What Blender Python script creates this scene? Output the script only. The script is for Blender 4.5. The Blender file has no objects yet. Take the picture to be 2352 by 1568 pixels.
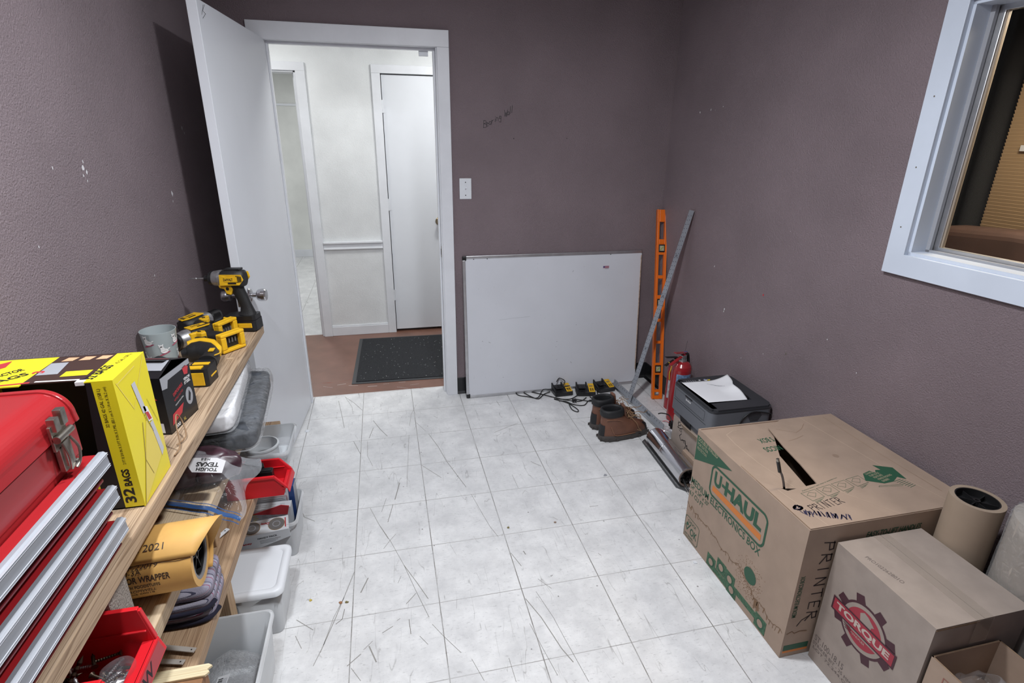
import bpy, bmesh, math, random
from mathutils import Vector, Matrix
random.seed(7)
S = bpy.context.scene
COL = S.collection
PI = math.pi

# ------------------------------------------------------------------ camera
cam_d = bpy.data.cameras.new('camera')
cam = bpy.data.objects.new('camera', cam_d); COL.objects.link(cam)
F_PX = 1260.28
cam_d.sensor_width = 36.0; cam_d.sensor_fit = 'HORIZONTAL'
cam_d.lens = F_PX / 2352 * 36.0
cam_d.clip_start = 0.02; cam_d.clip_end = 60
YAW, PITCH, ROLL = 0.230242387, 0.356129308, 0.012143223
fw = Vector((math.sin(YAW)*math.cos(PITCH), math.cos(YAW)*math.cos(PITCH), -math.sin(PITCH)))
rt = Vector((math.cos(YAW), -math.sin(YAW), 0))
up = rt.cross(fw)
r2 = math.cos(ROLL)*rt + math.sin(ROLL)*up
u2 = -math.sin(ROLL)*rt + math.cos(ROLL)*up
m3 = Matrix((r2, u2, -fw)).transposed()
cam.matrix_world = Matrix.Translation((0.5042, -3.37525, 1.57965)) @ m3.to_4x4()
S.camera = cam

# ------------------------------------------------------------------ light and exposure
S.view_settings.view_transform = 'Standard'
S.view_settings.look = 'None'
S.view_settings.gamma = 1.0
S.view_settings.use_curve_mapping = False
S.view_settings.exposure = 0.08
wd = bpy.data.worlds.new('world'); S.world = wd; wd.use_nodes = True
wd.node_tree.nodes['Background'].inputs[0].default_value = (0.02, 0.022, 0.028, 1)
wd.node_tree.nodes['Background'].inputs[1].default_value = 1.0

def lamp(name, loc, watts, size, color=(1, 1, 1), sizey=None, rot=(0, 0, 0)):
    d = bpy.data.lights.new(name, 'AREA'); d.energy = watts; d.color = color
    d.shape = 'RECTANGLE'; d.size = size; d.size_y = sizey or size
    o = bpy.data.objects.new(name, d); o.location = loc; o.rotation_euler = rot
    COL.objects.link(o); return o
COOL = (0.93, 0.96, 1.0)
lamp('ceiling_lamp', (0.16, -2.72, 2.40), 24, 0.14, COOL)
lamp('ceiling_lamp', (0.92, -2.02, 2.38), 32, 0.14, COOL)
lamp('hall_lamp', (1.15, 0.36, 2.38), 15, 0.30, (1.0, 0.995, 0.97))
lamp('hall_lamp', (-0.45, 0.50, 2.38), 9, 0.30, (1.0, 0.995, 0.97))
lamp('side_room_lamp', (-0.7, 2.9, 2.36), 24, 0.4, (0.98, 0.99, 1.0))
lamp('office_lamp', (2.75, -1.9, 2.1), 26, 0.3, (1.0, 0.86, 0.66))

# ------------------------------------------------------------------ materials
MATS = {}
def nodes_of(name):
    m = bpy.data.materials.new(name); m.use_nodes = True
    nt = m.node_tree; b = nt.nodes['Principled BSDF']
    return m, nt, b
def N(nt, t, **kw):
    n = nt.nodes.new(t)
    for k, v in kw.items():
        if k.startswith('i_'):
            n.inputs[k[2:].replace('_', ' ')].default_value = v
        else: setattr(n, k, v)
    return n
def ramp(nt, a, b, ca=(0, 0, 0, 1), cb=(1, 1, 1, 1)):
    r = nt.nodes.new('ShaderNodeValToRGB')
    r.color_ramp.elements[0].position = a; r.color_ramp.elements[1].position = b
    r.color_ramp.elements[0].color = ca; r.color_ramp.elements[1].color = cb
    return r
def c4(c): return (c[0], c[1], c[2], 1)
def sr(r, g, b):
    f = lambda v: (v/255/12.92) if v/255 <= 0.04045 else ((v/255+0.055)/1.055)**2.4
    return (f(r), f(g), f(b))
def mat(name, col, rough=0.5, metal=0.0, bump=0.0, bscale=100.0, vary=0.0, vscale=8.0, spec=0.5, coat=0.0, stretch=None):
    if name in MATS: return MATS[name]
    m, nt, b = nodes_of(name)
    b.inputs['Base Color'].default_value = c4(col)
    b.inputs['Roughness'].default_value = rough
    b.inputs['Metallic'].default_value = metal
    b.inputs['Specular IOR Level'].default_value = spec
    b.inputs['Coat Weight'].default_value = coat
    tc = N(nt, 'ShaderNodeTexCoord'); mp = N(nt, 'ShaderNodeMapping')
    if stretch: mp.inputs['Scale'].default_value = stretch
    nt.links.new(tc.outputs['Object'], mp.inputs['Vector'])
    if vary > 0:
        n = N(nt, 'ShaderNodeTexNoise', i_Scale=vscale, i_Detail=6.0)
        nt.links.new(mp.outputs[0], n.inputs['Vector'])
        r = ramp(nt, 0.3, 0.7, c4([max(0, x*(1-vary)) for x in col]), c4([min(1, x*(1+vary*0.6)) for x in col]))
        nt.links.new(n.outputs['Fac'], r.inputs[0]); nt.links.new(r.outputs[0], b.inputs['Base Color'])
    if bump > 0:
        n2 = N(nt, 'ShaderNodeTexNoise', i_Scale=bscale, i_Detail=3.0)
        nt.links.new(mp.outputs[0], n2.inputs['Vector'])
        bp = N(nt, 'ShaderNodeBump', i_Strength=bump, i_Distance=0.004)
        nt.links.new(n2.outputs['Fac'], bp.inputs['Height']); nt.links.new(bp.outputs[0], b.inputs['Normal'])
    MATS[name] = m; return m

def wall_mat(name, col, strength, scale, rough=0.55, marks=0.0):
    m, nt, b = nodes_of(name)
    tc = N(nt, 'ShaderNodeTexCoord')
    n = N(nt, 'ShaderNodeTexNoise', i_Scale=scale, i_Detail=5.0, i_Roughness=0.65)
    n2 = N(nt, 'ShaderNodeTexNoise', i_Scale=3.0, i_Detail=5.0)
    for q in (n, n2): nt.links.new(tc.outputs['Object'], q.inputs['Vector'])
    r = ramp(nt, 0.3, 0.7, c4([x*0.9 for x in col]), c4([x*1.08 for x in col]))
    nt.links.new(n2.outputs['Fac'], r.inputs[0])
    last = r.outputs[0]
    if marks > 0:
        v = N(nt, 'ShaderNodeTexNoise', i_Scale=26.0, i_Detail=8.0, i_Roughness=0.7)
        nt.links.new(tc.outputs['Object'], v.inputs['Vector'])
        rr = ramp(nt, 0.735, 0.75)
        nt.links.new(v.outputs['Fac'], rr.inputs[0])
        mx = N(nt, 'ShaderNodeMixRGB'); mx.inputs[2].default_value = (0.62, 0.6, 0.62, 1)
        ml = N(nt, 'ShaderNodeMath', operation='MULTIPLY'); ml.inputs[1].default_value = marks
        nt.links.new(rr.outputs[0], ml.inputs[0]); nt.links.new(ml.outputs[0], mx.inputs[0])
        nt.links.new(last, mx.inputs[1]); last = mx.outputs[0]
    nt.links.new(last, b.inputs['Base Color'])
    rp = ramp(nt, 0.32, 0.68); nt.links.new(n.outputs['Fac'], rp.inputs[0])
    bp = N(nt, 'ShaderNodeBump', i_Strength=strength, i_Distance=0.004)
    nt.links.new(rp.outputs[0], bp.inputs['Height']); nt.links.new(bp.outputs[0], b.inputs['Normal'])
    b.inputs['Roughness'].default_value = rough
    MATS[name] = m; return m

def tile_mat():
    m, nt, b = nodes_of('vinyl_tile')
    L = nt.links.new
    tc = N(nt, 'ShaderNodeTexCoord'); P = tc.outputs['Object']
    sp = N(nt, 'ShaderNodeSeparateXYZ'); L(P, sp.inputs[0])
    def line(axis, w):
        a = N(nt, 'ShaderNodeMath', operation='DIVIDE'); a.inputs[1].default_value = 0.3048
        L(sp.outputs[axis], a.inputs[0])
        c = N(nt, 'ShaderNodeMath', operation='ADD'); c.inputs[1].default_value = 100.5; L(a.outputs[0], c.inputs[0])
        f = N(nt, 'ShaderNodeMath', operation='FRACT'); L(c.outputs[0], f.inputs[0])
        s = N(nt, 'ShaderNodeMath', operation='SUBTRACT'); s.inputs[1].default_value = 0.5; L(f.outputs[0], s.inputs[0])
        ab = N(nt, 'ShaderNodeMath', operation='ABSOLUTE'); L(s.outputs[0], ab.inputs[0])
        r = ramp(nt, w*0.5, w, (1, 1, 1, 1), (0, 0, 0, 1)); L(ab.outputs[0], r.inputs[0])
        return r.outputs[0]
    lx = line('X', 0.0058); ly = line('Y', 0.0046)
    n = N(nt, 'ShaderNodeTexNoise', i_Scale=7.0, i_Detail=8.0, i_Roughness=0.72); L(P, n.inputs['Vector'])
    brk = ramp(nt, 0.36, 0.56, (0.3, 0.3, 0.3, 1), (1, 1, 1, 1)); L(n.outputs['Fac'], brk.inputs[0])
    mx = N(nt, 'ShaderNodeMath', operation='MAXIMUM'); L(lx, mx.inputs[0])
    my = N(nt, 'ShaderNodeMath', operation='MULTIPLY'); L(ly, my.inputs[0]); my.inputs[1].default_value = 0.9
    L(my.outputs[0], mx.inputs[1])
    gl = N(nt, 'ShaderNodeMath', operation='MULTIPLY'); L(mx.outputs[0], gl.inputs[0]); L(brk.outputs[0], gl.inputs[1])
    base = ramp(nt, 0.28, 0.66, (0.56, 0.565, 0.575, 1), (0.80, 0.805, 0.81, 1)); L(n.outputs['Fac'], base.inputs[0])
    # fine directional flecks pressed into the tile
    mp = N(nt, 'ShaderNodeMapping'); mp.inputs['Scale'].default_value = (1, 3.2, 1); L(P, mp.inputs['Vector'])
    fl = N(nt, 'ShaderNodeTexNoise', i_Scale=42.0, i_Detail=6.0, i_Roughness=0.75); L(mp.outputs[0], fl.inputs['Vector'])
    fr = ramp(nt, 0.565, 0.70); L(fl.outputs['Fac'], fr.inputs[0])
    m1 = N(nt, 'ShaderNodeMixRGB'); m1.inputs[2].default_value = (0.36, 0.365, 0.37, 1); L(base.outputs[0], m1.inputs[1])
    s1 = N(nt, 'ShaderNodeMath', operation='MULTIPLY'); s1.inputs[1].default_value = 0.8; L(fr.outputs[0], s1.inputs[0]); L(s1.outputs[0], m1.inputs[0])
    last = m1.outputs[0]
    # hair scratches: thin iso-lines of stretched noise, several directions
    for k, (ang, sc, w, amt) in enumerate(((0.5, 2.6, 0.0045, 0.5), (-0.35, 3.1, 0.004, 0.45), (1.2, 2.2, 0.004, 0.4), (2.2, 3.7, 0.0035, 0.35))):
        mq = N(nt, 'ShaderNodeMapping'); mq.inputs['Rotation'].default_value = (0, 0, ang); mq.inputs['Scale'].default_value = (3.6, 0.6, 1); mq.inputs['Location'].default_value = (k*3.1, k*1.7, 0); L(P, mq.inputs['Vector'])
        q = N(nt, 'ShaderNodeTexNoise', i_Scale=sc, i_Detail=2.5, i_Roughness=0.55); L(mq.outputs[0], q.inputs['Vector'])
        s = N(nt, 'ShaderNodeMath', operation='SUBTRACT'); s.inputs[1].default_value = 0.53; L(q.outputs['Fac'], s.inputs[0])
        ab = N(nt, 'ShaderNodeMath', operation='ABSOLUTE'); L(s.outputs[0], ab.inputs[0])
        r = ramp(nt, w*0.3, w, (1, 1, 1, 1), (0, 0, 0, 1)); L(ab.outputs[0], r.inputs[0])
        msk = N(nt, 'ShaderNodeTexNoise', i_Scale=5.5+k, i_Detail=2.0); L(mq.outputs[0], msk.inputs['Vector'])
        mr = ramp(nt, 0.55, 0.62); L(msk.outputs['Fac'], mr.inputs[0])
        g = N(nt, 'ShaderNodeMath', operation='MULTIPLY'); L(r.outputs[0], g.inputs[0]); L(mr.outputs[0], g.inputs[1])
        g2 = N(nt, 'ShaderNodeMath', operation='MULTIPLY'); g2.inputs[1].default_value = amt; L(g.outputs[0], g2.inputs[0])
        mm = N(nt, 'ShaderNodeMixRGB'); mm.inputs[2].default_value = (0.16, 0.15, 0.14, 1); L(last, mm.inputs[1]); L(g2.outputs[0], mm.inputs[0]); last = mm.outputs[0]
    # dark specks
    vo = N(nt, 'ShaderNodeTexVoronoi', i_Scale=19.0); L(P, vo.inputs['Vector'])
    vr = ramp(nt, 0.045, 0.075, (1, 1, 1, 1), (0, 0, 0, 1)); L(vo.outputs['Distance'], vr.inputs[0])
    cr = N(nt, 'ShaderNodeSeparateColor'); L(vo.outputs['Color'], cr.inputs[0])
    cc = ramp(nt, 0.72, 0.74); L(cr.outputs[0], cc.inputs[0])
    g = N(nt, 'ShaderNodeMath', operation='MULTIPLY'); L(vr.outputs[0], g.inputs[0]); L(cc.outputs[0], g.inputs[1])
    g2 = N(nt, 'ShaderNodeMath', operation='MULTIPLY'); g2.inputs[1].default_value = 0.8; L(g.outputs[0], g2.inputs[0])
    mm = N(nt, 'ShaderNodeMixRGB'); mm.inputs[2].default_value = (0.1, 0.09, 0.085, 1); L(last, mm.inputs[1]); L(g2.outputs[0], mm.inputs[0]); last = mm.outputs[0]
    # joints
    mj = N(nt, 'ShaderNodeMixRGB'); mj.inputs[2].default_value = (0.10, 0.085, 0.07, 1); L(last, mj.inputs[1]); L(gl.outputs[0], mj.inputs[0])
    L(mj.outputs[0], b.inputs['Base Color'])
    rr = ramp(nt, 0.3, 0.7, (0.33, 0.33, 0.33, 1), (0.5, 0.5, 0.5, 1)); L(n.outputs['Fac'], rr.inputs[0]); L(rr.outputs[0], b.inputs['Roughness'])
    bp = N(nt, 'ShaderNodeBump', i_Strength=0.12, i_Distance=0.002); L(fl.outputs['Fac'], bp.inputs['Height']); L(bp.outputs[0], b.inputs['Normal'])
    MATS['vinyl_tile'] = m; return m

def wood_mat(name, light, dark, axis='Y', knot=None, scale=1.0):
    m, nt, b = nodes_of(name); L = nt.links.new
    tc = N(nt, 'ShaderNodeTexCoord'); mp = N(nt, 'ShaderNodeMapping')
    sc = {'X': (0.5, 20, 20), 'Y': (20, 0.5, 20), 'Z': (20, 20, 0.5)}[axis]
    mp.inputs['Scale'].default_value = [v*scale for v in sc]; L(tc.outputs['Object'], mp.inputs['Vector'])
    n = N(nt, 'ShaderNodeTexNoise', i_Scale=1.6, i_Detail=2.0, i_Distortion=0.4); L(mp.outputs[0], n.inputs['Vector'])
    mu = N(nt, 'ShaderNodeMath', operation='MULTIPLY'); mu.inputs[1].default_value = 14.0; L(n.outputs['Fac'], mu.inputs[0])
    fr = N(nt, 'ShaderNodeMath', operation='FRACT'); L(mu.outputs[0], fr.inputs[0])
    r = nt.nodes.new('ShaderNodeValToRGB'); e = r.color_ramp.elements
    e[0].position = 0.0; e[0].color = c4(light); e[1].position = 1.0; e[1].color = c4(light)
    x = e.new(0.55); x.color = c4([a*0.75+d*0.25 for a, d in zip(light, dark)])
    x = e.new(0.85); x.color = c4(dark)
    L(fr.outputs[0], r.inputs[0])
    n2 = N(nt, 'ShaderNodeTexNoise', i_Scale=30.0, i_Detail=4.0); L(mp.outputs[0], n2.inputs['Vector'])
    r2 = ramp(nt, 0.3, 0.7, (0.8, 0.8, 0.8, 1), (1.05, 1.05, 1.05, 1)); L(n2.outputs['Fac'], r2.inputs[0])
    mx = N(nt, 'ShaderNodeMixRGB', blend_type='MULTIPLY'); mx.inputs[0].default_value = 1.0; L(r.outputs[0], mx.inputs[1]); L(r2.outputs[0], mx.inputs[2])
    last = mx.outputs[0]
    if knot:
        mk = N(nt, 'ShaderNodeVectorMath', operation='DISTANCE'); mk.inputs[1].default_value = knot; L(tc.outputs['Object'], mk.inputs[0])
        kr = ramp(nt, 0.014, 0.024, (1, 1, 1, 1), (0, 0, 0, 1)); L(mk.outputs['Value'], kr.inputs[0])
        mm = N(nt, 'ShaderNodeMixRGB'); mm.inputs[2].default_value = (0.09, 0.035, 0.015, 1); L(last, mm.inputs[1]); L(kr.outputs[0], mm.inputs[0]); last = mm.outputs[0]
    L(last, b.inputs['Base Color']); b.inputs['Roughness'].default_value = 0.65
    MATS[name] = m; return m

def film_mat(name, col, alpha, rough=0.15, bump=0.6, bscale=18.0, fres=0.55):
    """thin clear plastic: mostly see-through, glossy where it wrinkles"""
    m, nt, b = nodes_of(name); L = nt.links.new
    b.inputs['Base Color'].default_value = c4(col); b.inputs['Roughness'].default_value = rough
    b.inputs['Coat Weight'].default_value = 0.5; b.inputs['Coat Roughness'].default_value = 0.08
    tc = N(nt, 'ShaderNodeTexCoord')
    n = N(nt, 'ShaderNodeTexNoise', i_Scale=bscale, i_Detail=4.0, i_Distortion=1.2); L(tc.outputs['Object'], n.inputs['Vector'])
    bp = N(nt, 'ShaderNodeBump', i_Strength=bump, i_Distance=0.012); L(n.outputs['Fac'], bp.inputs['Height']); L(bp.outputs[0], b.inputs['Normal'])
    L(bp.outputs[0], b.inputs['Coat Normal'])
    tr = N(nt, 'ShaderNodeBsdfTransparent'); fr = N(nt, 'ShaderNodeFresnel', i_IOR=1.5); L(bp.outputs[0], fr.inputs['Normal'])
    ad = N(nt, 'ShaderNodeMath', operation='MULTIPLY_ADD', use_clamp=True); ad.inputs[1].default_value = fres; ad.inputs[2].default_value = alpha; L(fr.outputs[0], ad.inputs[0])
    mx = N(nt, 'ShaderNodeMixShader'); L(ad.outputs[0], mx.inputs[0]); L(tr.outputs[0], mx.inputs[1]); L(b.outputs[0], mx.inputs[2])
    L(mx.outputs[0], nt.nodes['Material Output'].inputs['Surface'])
    MATS[name] = m; return m

M_WALL = wall_mat('mauve_wall_paint', (0.275, 0.217, 0.236), 0.85, 190.0, 0.38, marks=0.5)
M_HALLW = wall_mat('white_textured_wall', (0.76, 0.78, 0.79), 0.32, 150.0, 0.6)
M_ROOMW = wall_mat('plain_white_wall', (0.74, 0.75, 0.72), 0.05, 95.0, 0.7)
M_CEIL = wall_mat('ceiling_paint', (0.72, 0.72, 0.73), 0.3, 90.0, 0.8)
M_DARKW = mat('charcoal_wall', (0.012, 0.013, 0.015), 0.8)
M_TILE = tile_mat()
M_TRIM = mat('white_gloss_trim', (0.74, 0.76, 0.80), 0.38, bump=0.12, bscale=35, vary=0.05, vscale=9)
M_DOOR = mat('white_door_paint', (0.72, 0.745, 0.79), 0.42, vary=0.03, vscale=3)
M_WIN = mat('blue_white_window_trim', (0.60, 0.66, 0.76), 0.35, vary=0.05, vscale=6)
M_BASE = mat('black_vinyl_baseboard', (0.012, 0.012, 0.014), 0.3)
M_HFLOOR = mat('brown_painted_floor', (0.21, 0.105, 0.075), 0.38, vary=0.22, vscale=5, bump=0.05, bscale=40)
M_PINE = wood_mat('pine_shelf_wood', (0.50, 0.365, 0.245), (0.25, 0.16, 0.095), 'Y')
M_PINE2 = wood_mat('pale_pine_wood', (0.58, 0.455, 0.31), (0.42, 0.30, 0.18), 'Y', knot=(-0.112, -2.055, 0.66))
M_PINE3 = wood_mat('brown_pine_wood', (0.42, 0.285, 0.175), (0.25, 0.15, 0.085), 'Y')
M_PINEZ = wood_mat('post_pine_wood', (0.55, 0.39, 0.24), (0.36, 0.22, 0.12), 'Z')
M_PALE = wood_mat('cream_offcut_wood', (0.80, 0.70, 0.47), (0.66, 0.53, 0.32), 'X')
M_STEEL = mat('brushed_steel', (0.58, 0.58, 0.60), 0.22, 1.0, stretch=(1, 1, 40), bump=0.04, bscale=60)
M_POLISH = mat('polished_stainless', (0.62, 0.62, 0.64), 0.14, 1.0)
M_ALU = mat('aluminium', (0.62, 0.63, 0.65), 0.38, 1.0, vary=0.1, vscale=20)
M_ALU2 = mat('anodised_rail', (0.35, 0.37, 0.41), 0.5, 0.25, vary=0.08, vscale=12)
M_BRASS = mat('aged_brass', (0.30, 0.24, 0.15), 0.3, 1.0)
M_NICKEL = mat('worn_nickel', (0.45, 0.42, 0.37), 0.35, 1.0, vary=0.3, vscale=60)
M_BLACK = mat('black_plastic', (0.012, 0.012, 0.013), 0.38)
M_RUB = mat('black_rubber_grip', (0.012, 0.012, 0.013), 0.55, bump=0.2, bscale=300)
M_YEL = mat('tool_yellow', (0.80, 0.46, 0.015), 0.4, vary=0.12, vscale=40)
M_GREYM = mat('cast_grey_metal', (0.42, 0.42, 0.43), 0.42, 0.8, vary=0.3, vscale=60)
M_RED = mat('glossy_red_enamel', (0.33, 0.016, 0.020), 0.28, coat=0.2)
M_DRED = mat('shaded_red_enamel', (0.16, 0.008, 0.014), 0.3, coat=0.2)  # chest red darkened: shade of the drawer recesses put into the colour
M_BINRED = mat('red_bin_plastic', (0.60, 0.012, 0.02), 0.33)
M_BINYEL = mat('yellow_bin_plastic', (0.80, 0.62, 0.015), 0.36)
M_YBOX = mat('yellow_printed_card', (0.80, 0.68, 0.02), 0.35)
M_YBOX2 = mat('pale_yellow_card', (0.80, 0.66, 0.16), 0.4)
M_WHITE = mat('white_print', (0.80, 0.80, 0.80), 0.5)
M_INK = mat('black_print', (0.01, 0.01, 0.012), 0.5)
M_REDP = mat('red_print', (0.50, 0.04, 0.05), 0.5)
M_BLUEP = mat('blue_print', (0.02, 0.06, 0.22), 0.45)
M_SKIN = mat('tan_print', (0.62, 0.38, 0.22), 0.5)
M_GREYP = mat('grey_print', (0.32, 0.33, 0.36), 0.5)
M_CARD = mat('brown_cardboard', (0.355, 0.262, 0.200), 0.72, vary=0.08, vscale=14, bump=0.05, bscale=60)
M_CARD2 = mat('greyish_cardboard', (0.33, 0.275, 0.24), 0.68, vary=0.1, vscale=18)
M_CARDIN = mat('cardboard_edge', (0.27, 0.18, 0.115), 0.8, vary=0.2, vscale=80)
M_GREENP = mat('dark_green_print', (0.018, 0.085, 0.045), 0.6)
M_GREENP2 = mat('worn_green_print', (0.05, 0.13, 0.07), 0.65, vary=0.5, vscale=120)
M_ORANGEP = mat('orange_print', (0.60, 0.19, 0.035), 0.6)
M_STAIN = mat('water_stain', (0.20, 0.115, 0.06), 0.75)
M_MARKER = mat('marker_ink', (0.014, 0.008, 0.012), 0.5)
M_NAVY = mat('navy_marker', (0.02, 0.018, 0.06), 0.5)
M_MAROON = mat('maroon_print', (0.055, 0.012, 0.022), 0.55)
M_CRIM = mat('crimson_print', (0.33, 0.025, 0.045), 0.55)
M_KRAFT = mat('kraft_paper', (0.33, 0.255, 0.19), 0.75, vary=0.06, vscale=10)
M_AMBER = mat('amber_wrapper_paper', (0.66, 0.38, 0.11), 0.6, vary=0.1, vscale=20)
M_ORANGE = mat('orange_level_plastic', (0.85, 0.17, 0.01), 0.35)
M_EXT = mat('extinguisher_red', (0.33, 0.018, 0.024), 0.25, coat=0.4)
M_PRG = mat('printer_grey', (0.13, 0.14, 0.16), 0.45)
M_PRD = mat('printer_dark_top', (0.035, 0.037, 0.043), 0.45)
M_PAPER = mat('white_paper', (0.86, 0.87, 0.90), 0.6)
M_BOARD = mat('whiteboard_surface', (0.66, 0.68, 0.73), 0.22, vary=0.04, vscale=4)
M_LEATH = mat('brown_leather', (0.15, 0.065, 0.04), 0.5, vary=0.3, vscale=14, bump=0.15, bscale=90)
M_LEATH2 = mat('tan_leather_trim', (0.25, 0.12, 0.07), 0.5, vary=0.2, vscale=18)
M_SOLE = mat('boot_sole', (0.055, 0.048, 0.045), 0.7, bump=0.3, bscale=70)
M_BOOTB = mat('boot_black', (0.012, 0.013, 0.015), 0.6, bump=0.2, bscale=160)
M_LACE = mat('tan_lace', (0.28, 0.17, 0.09), 0.8)
M_CORD = mat('black_cord', (0.01, 0.01, 0.01), 0.4)
M_TOOLG = mat('charger_black', (0.015, 0.015, 0.017), 0.4, bump=0.1, bscale=200)
M_MAT = mat('black_carpet_mat', (0.02, 0.022, 0.026), 0.95, bump=0.6, bscale=240, vary=0.5, vscale=160)
M_FROST = film_mat('frosted_plastic', (0.50, 0.57, 0.58), 0.60, 0.4, 0.03)
M_CLEAR = film_mat('clear_bin_plastic', (0.72, 0.75, 0.78), 0.30, 0.2, 0.04, 6)
M_SEMI = film_mat('cloudy_tub_plastic', (0.84, 0.87, 0.90), 0.52, 0.3, 0.04, 6)
M_FILM = film_mat('thin_plastic_film', (0.60, 0.62, 0.66), 0.03, 0.14, 0.45, 14, 0.26)
M_WRAP = film_mat('shrink_wrap_film', (0.80, 0.82, 0.85), 0.045, 0.22, 1.0, 34, 0.40)
M_BUBBLE = film_mat('bubble_wrap', (0.88, 0.90, 0.93), 0.16, 0.15, 0.9, 70)
M_GLASS = film_mat('window_glass', (0.02, 0.02, 0.02), 0.02, 0.02, 0.0)
M_LID = mat('white_lid_plastic', (0.72, 0.75, 0.79), 0.4)
M_CONC = mat('concrete_block', (0.33, 0.30, 0.27), 0.95, bump=0.9, bscale=260, vary=0.35, vscale=220)
M_GREYPK = mat('dark_grey_fabric_pack', (0.055, 0.062, 0.075), 0.8, vary=0.6, vscale=26, bump=0.8, bscale=35)
M_WHITEPK = mat('white_sheet_pack', (0.84, 0.85, 0.87), 0.7, vary=0.05, vscale=10, bump=0.8, bscale=22)
M_BURG = mat('burgundy_contents', (0.055, 0.022, 0.034), 0.35, vary=0.5, vscale=20)
M_BLIND = mat('tan_blind_slat', (0.60, 0.44, 0.27), 0.5)
M_SOFA = mat('brown_upholstery', (0.055, 0.028, 0.02), 0.7, vary=0.2, vscale=12)
M_ZIPB = mat('blue_zip_strip', (0.02, 0.07, 0.20), 0.3)
M_GRIME = mat('grime', (0.14, 0.12, 0.10), 0.7)
M_SCUFF = mat('scuff_mark', (0.30, 0.29, 0.275), 0.6)
M_BROWNP = mat('raw_brown_wood', (0.30, 0.15, 0.07), 0.75, vary=0.3, vscale=30)

def cloth_mat():
    m, nt, b = nodes_of('striped_cloth'); L = nt.links.new
    tc = N(nt, 'ShaderNodeTexCoord'); sp = N(nt, 'ShaderNodeSeparateXYZ'); L(tc.outputs['Object'], sp.inputs[0])
    a = N(nt, 'ShaderNodeMath', operation='SUBTRACT'); L(sp.outputs['Z'], a.inputs[0])
    h = N(nt, 'ShaderNodeMath', operation='MULTIPLY'); h.inputs[1].default_value = 0.35; L(sp.outputs['Y'], h.inputs[0]); L(h.outputs[0], a.inputs[1])
    mu = N(nt, 'ShaderNodeMath', operation='MULTIPLY'); mu.inputs[1].default_value = 95.0; L(a.outputs[0], mu.inputs[0])
    f = N(nt, 'ShaderNodeMath', operation='FRACT'); L(mu.outputs[0], f.inputs[0])
    r = nt.nodes.new('ShaderNodeValToRGB'); r.color_ramp.interpolation = 'CONSTANT'; e = r.color_ramp.elements
    e[0].position = 0; e[0].color = (0.22, 0.21, 0.27, 1); e[1].position = 0.30; e[1].color = (0.03, 0.03, 0.06, 1)
    for p, c in ((0.38, (0.27, 0.26, 0.32, 1)), (0.68, (0.22, 0.07, 0.12, 1)), (0.77, (0.25, 0.24, 0.30, 1))):
        x = e.new(p); x.color = c
    L(f.outputs[0], r.inputs[0]); L(r.outputs[0], b.inputs['Base Color']); b.inputs['Roughness'].default_value = 0.9
    n = N(nt, 'ShaderNodeTexNoise', i_Scale=400.0); L(tc.outputs['Object'], n.inputs['Vector'])
    bp = N(nt, 'ShaderNodeBump', i_Strength=0.5, i_Distance=0.002); L(n.outputs['Fac'], bp.inputs['Height']); L(bp.outputs[0], b.inputs['Normal'])
    return m
M_CLOTH = cloth_mat()
M_CLOTHD = mat('dark_cloth_hem', (0.012, 0.012, 0.03), 0.9)

# ------------------------------------------------------------------ mesh building
def text_geo(body, bold=0.0, shear=0.0, cache={}):
    k = (body, bold, shear)
    if k in cache: return cache[k]
    cu = bpy.data.curves.new('t', 'FONT'); cu.body = body; cu.offset = bold; cu.shear = shear; cu.resolution_u = 3
    o = bpy.data.objects.new('t', cu); COL.objects.link(o)
    dg = bpy.context.evaluated_depsgraph_get(); dg.update()
    me = o.evaluated_get(dg).to_mesh()
    vs = [v.co.copy() for v in me.vertices]; fs = [tuple(p.vertices) for p in me.polygons]
    o.evaluated_get(dg).to_mesh_clear()
    bpy.data.objects.remove(o); bpy.data.curves.remove(cu)
    x0 = min(v.x for v in vs); x1 = max(v.x for v in vs); y0 = min(v.y for v in vs); y1 = max(v.y for v in vs)
    vs = [((v.x-x0)/(x1-x0), (v.y-y0)/(y1-y0)) for v in vs]
    cache[k] = (vs, fs, (x1-x0)/(y1-y0)); return cache[k]

def frame_of(d):
    d = Vector(d).normalized()
    a = Vector((0, 0, 1)) if abs(d.z) < 0.9 else Vector((1, 0, 0))
    u = d.cross(a).normalized(); v = d.cross(u).normalized()
    return u, v

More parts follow.
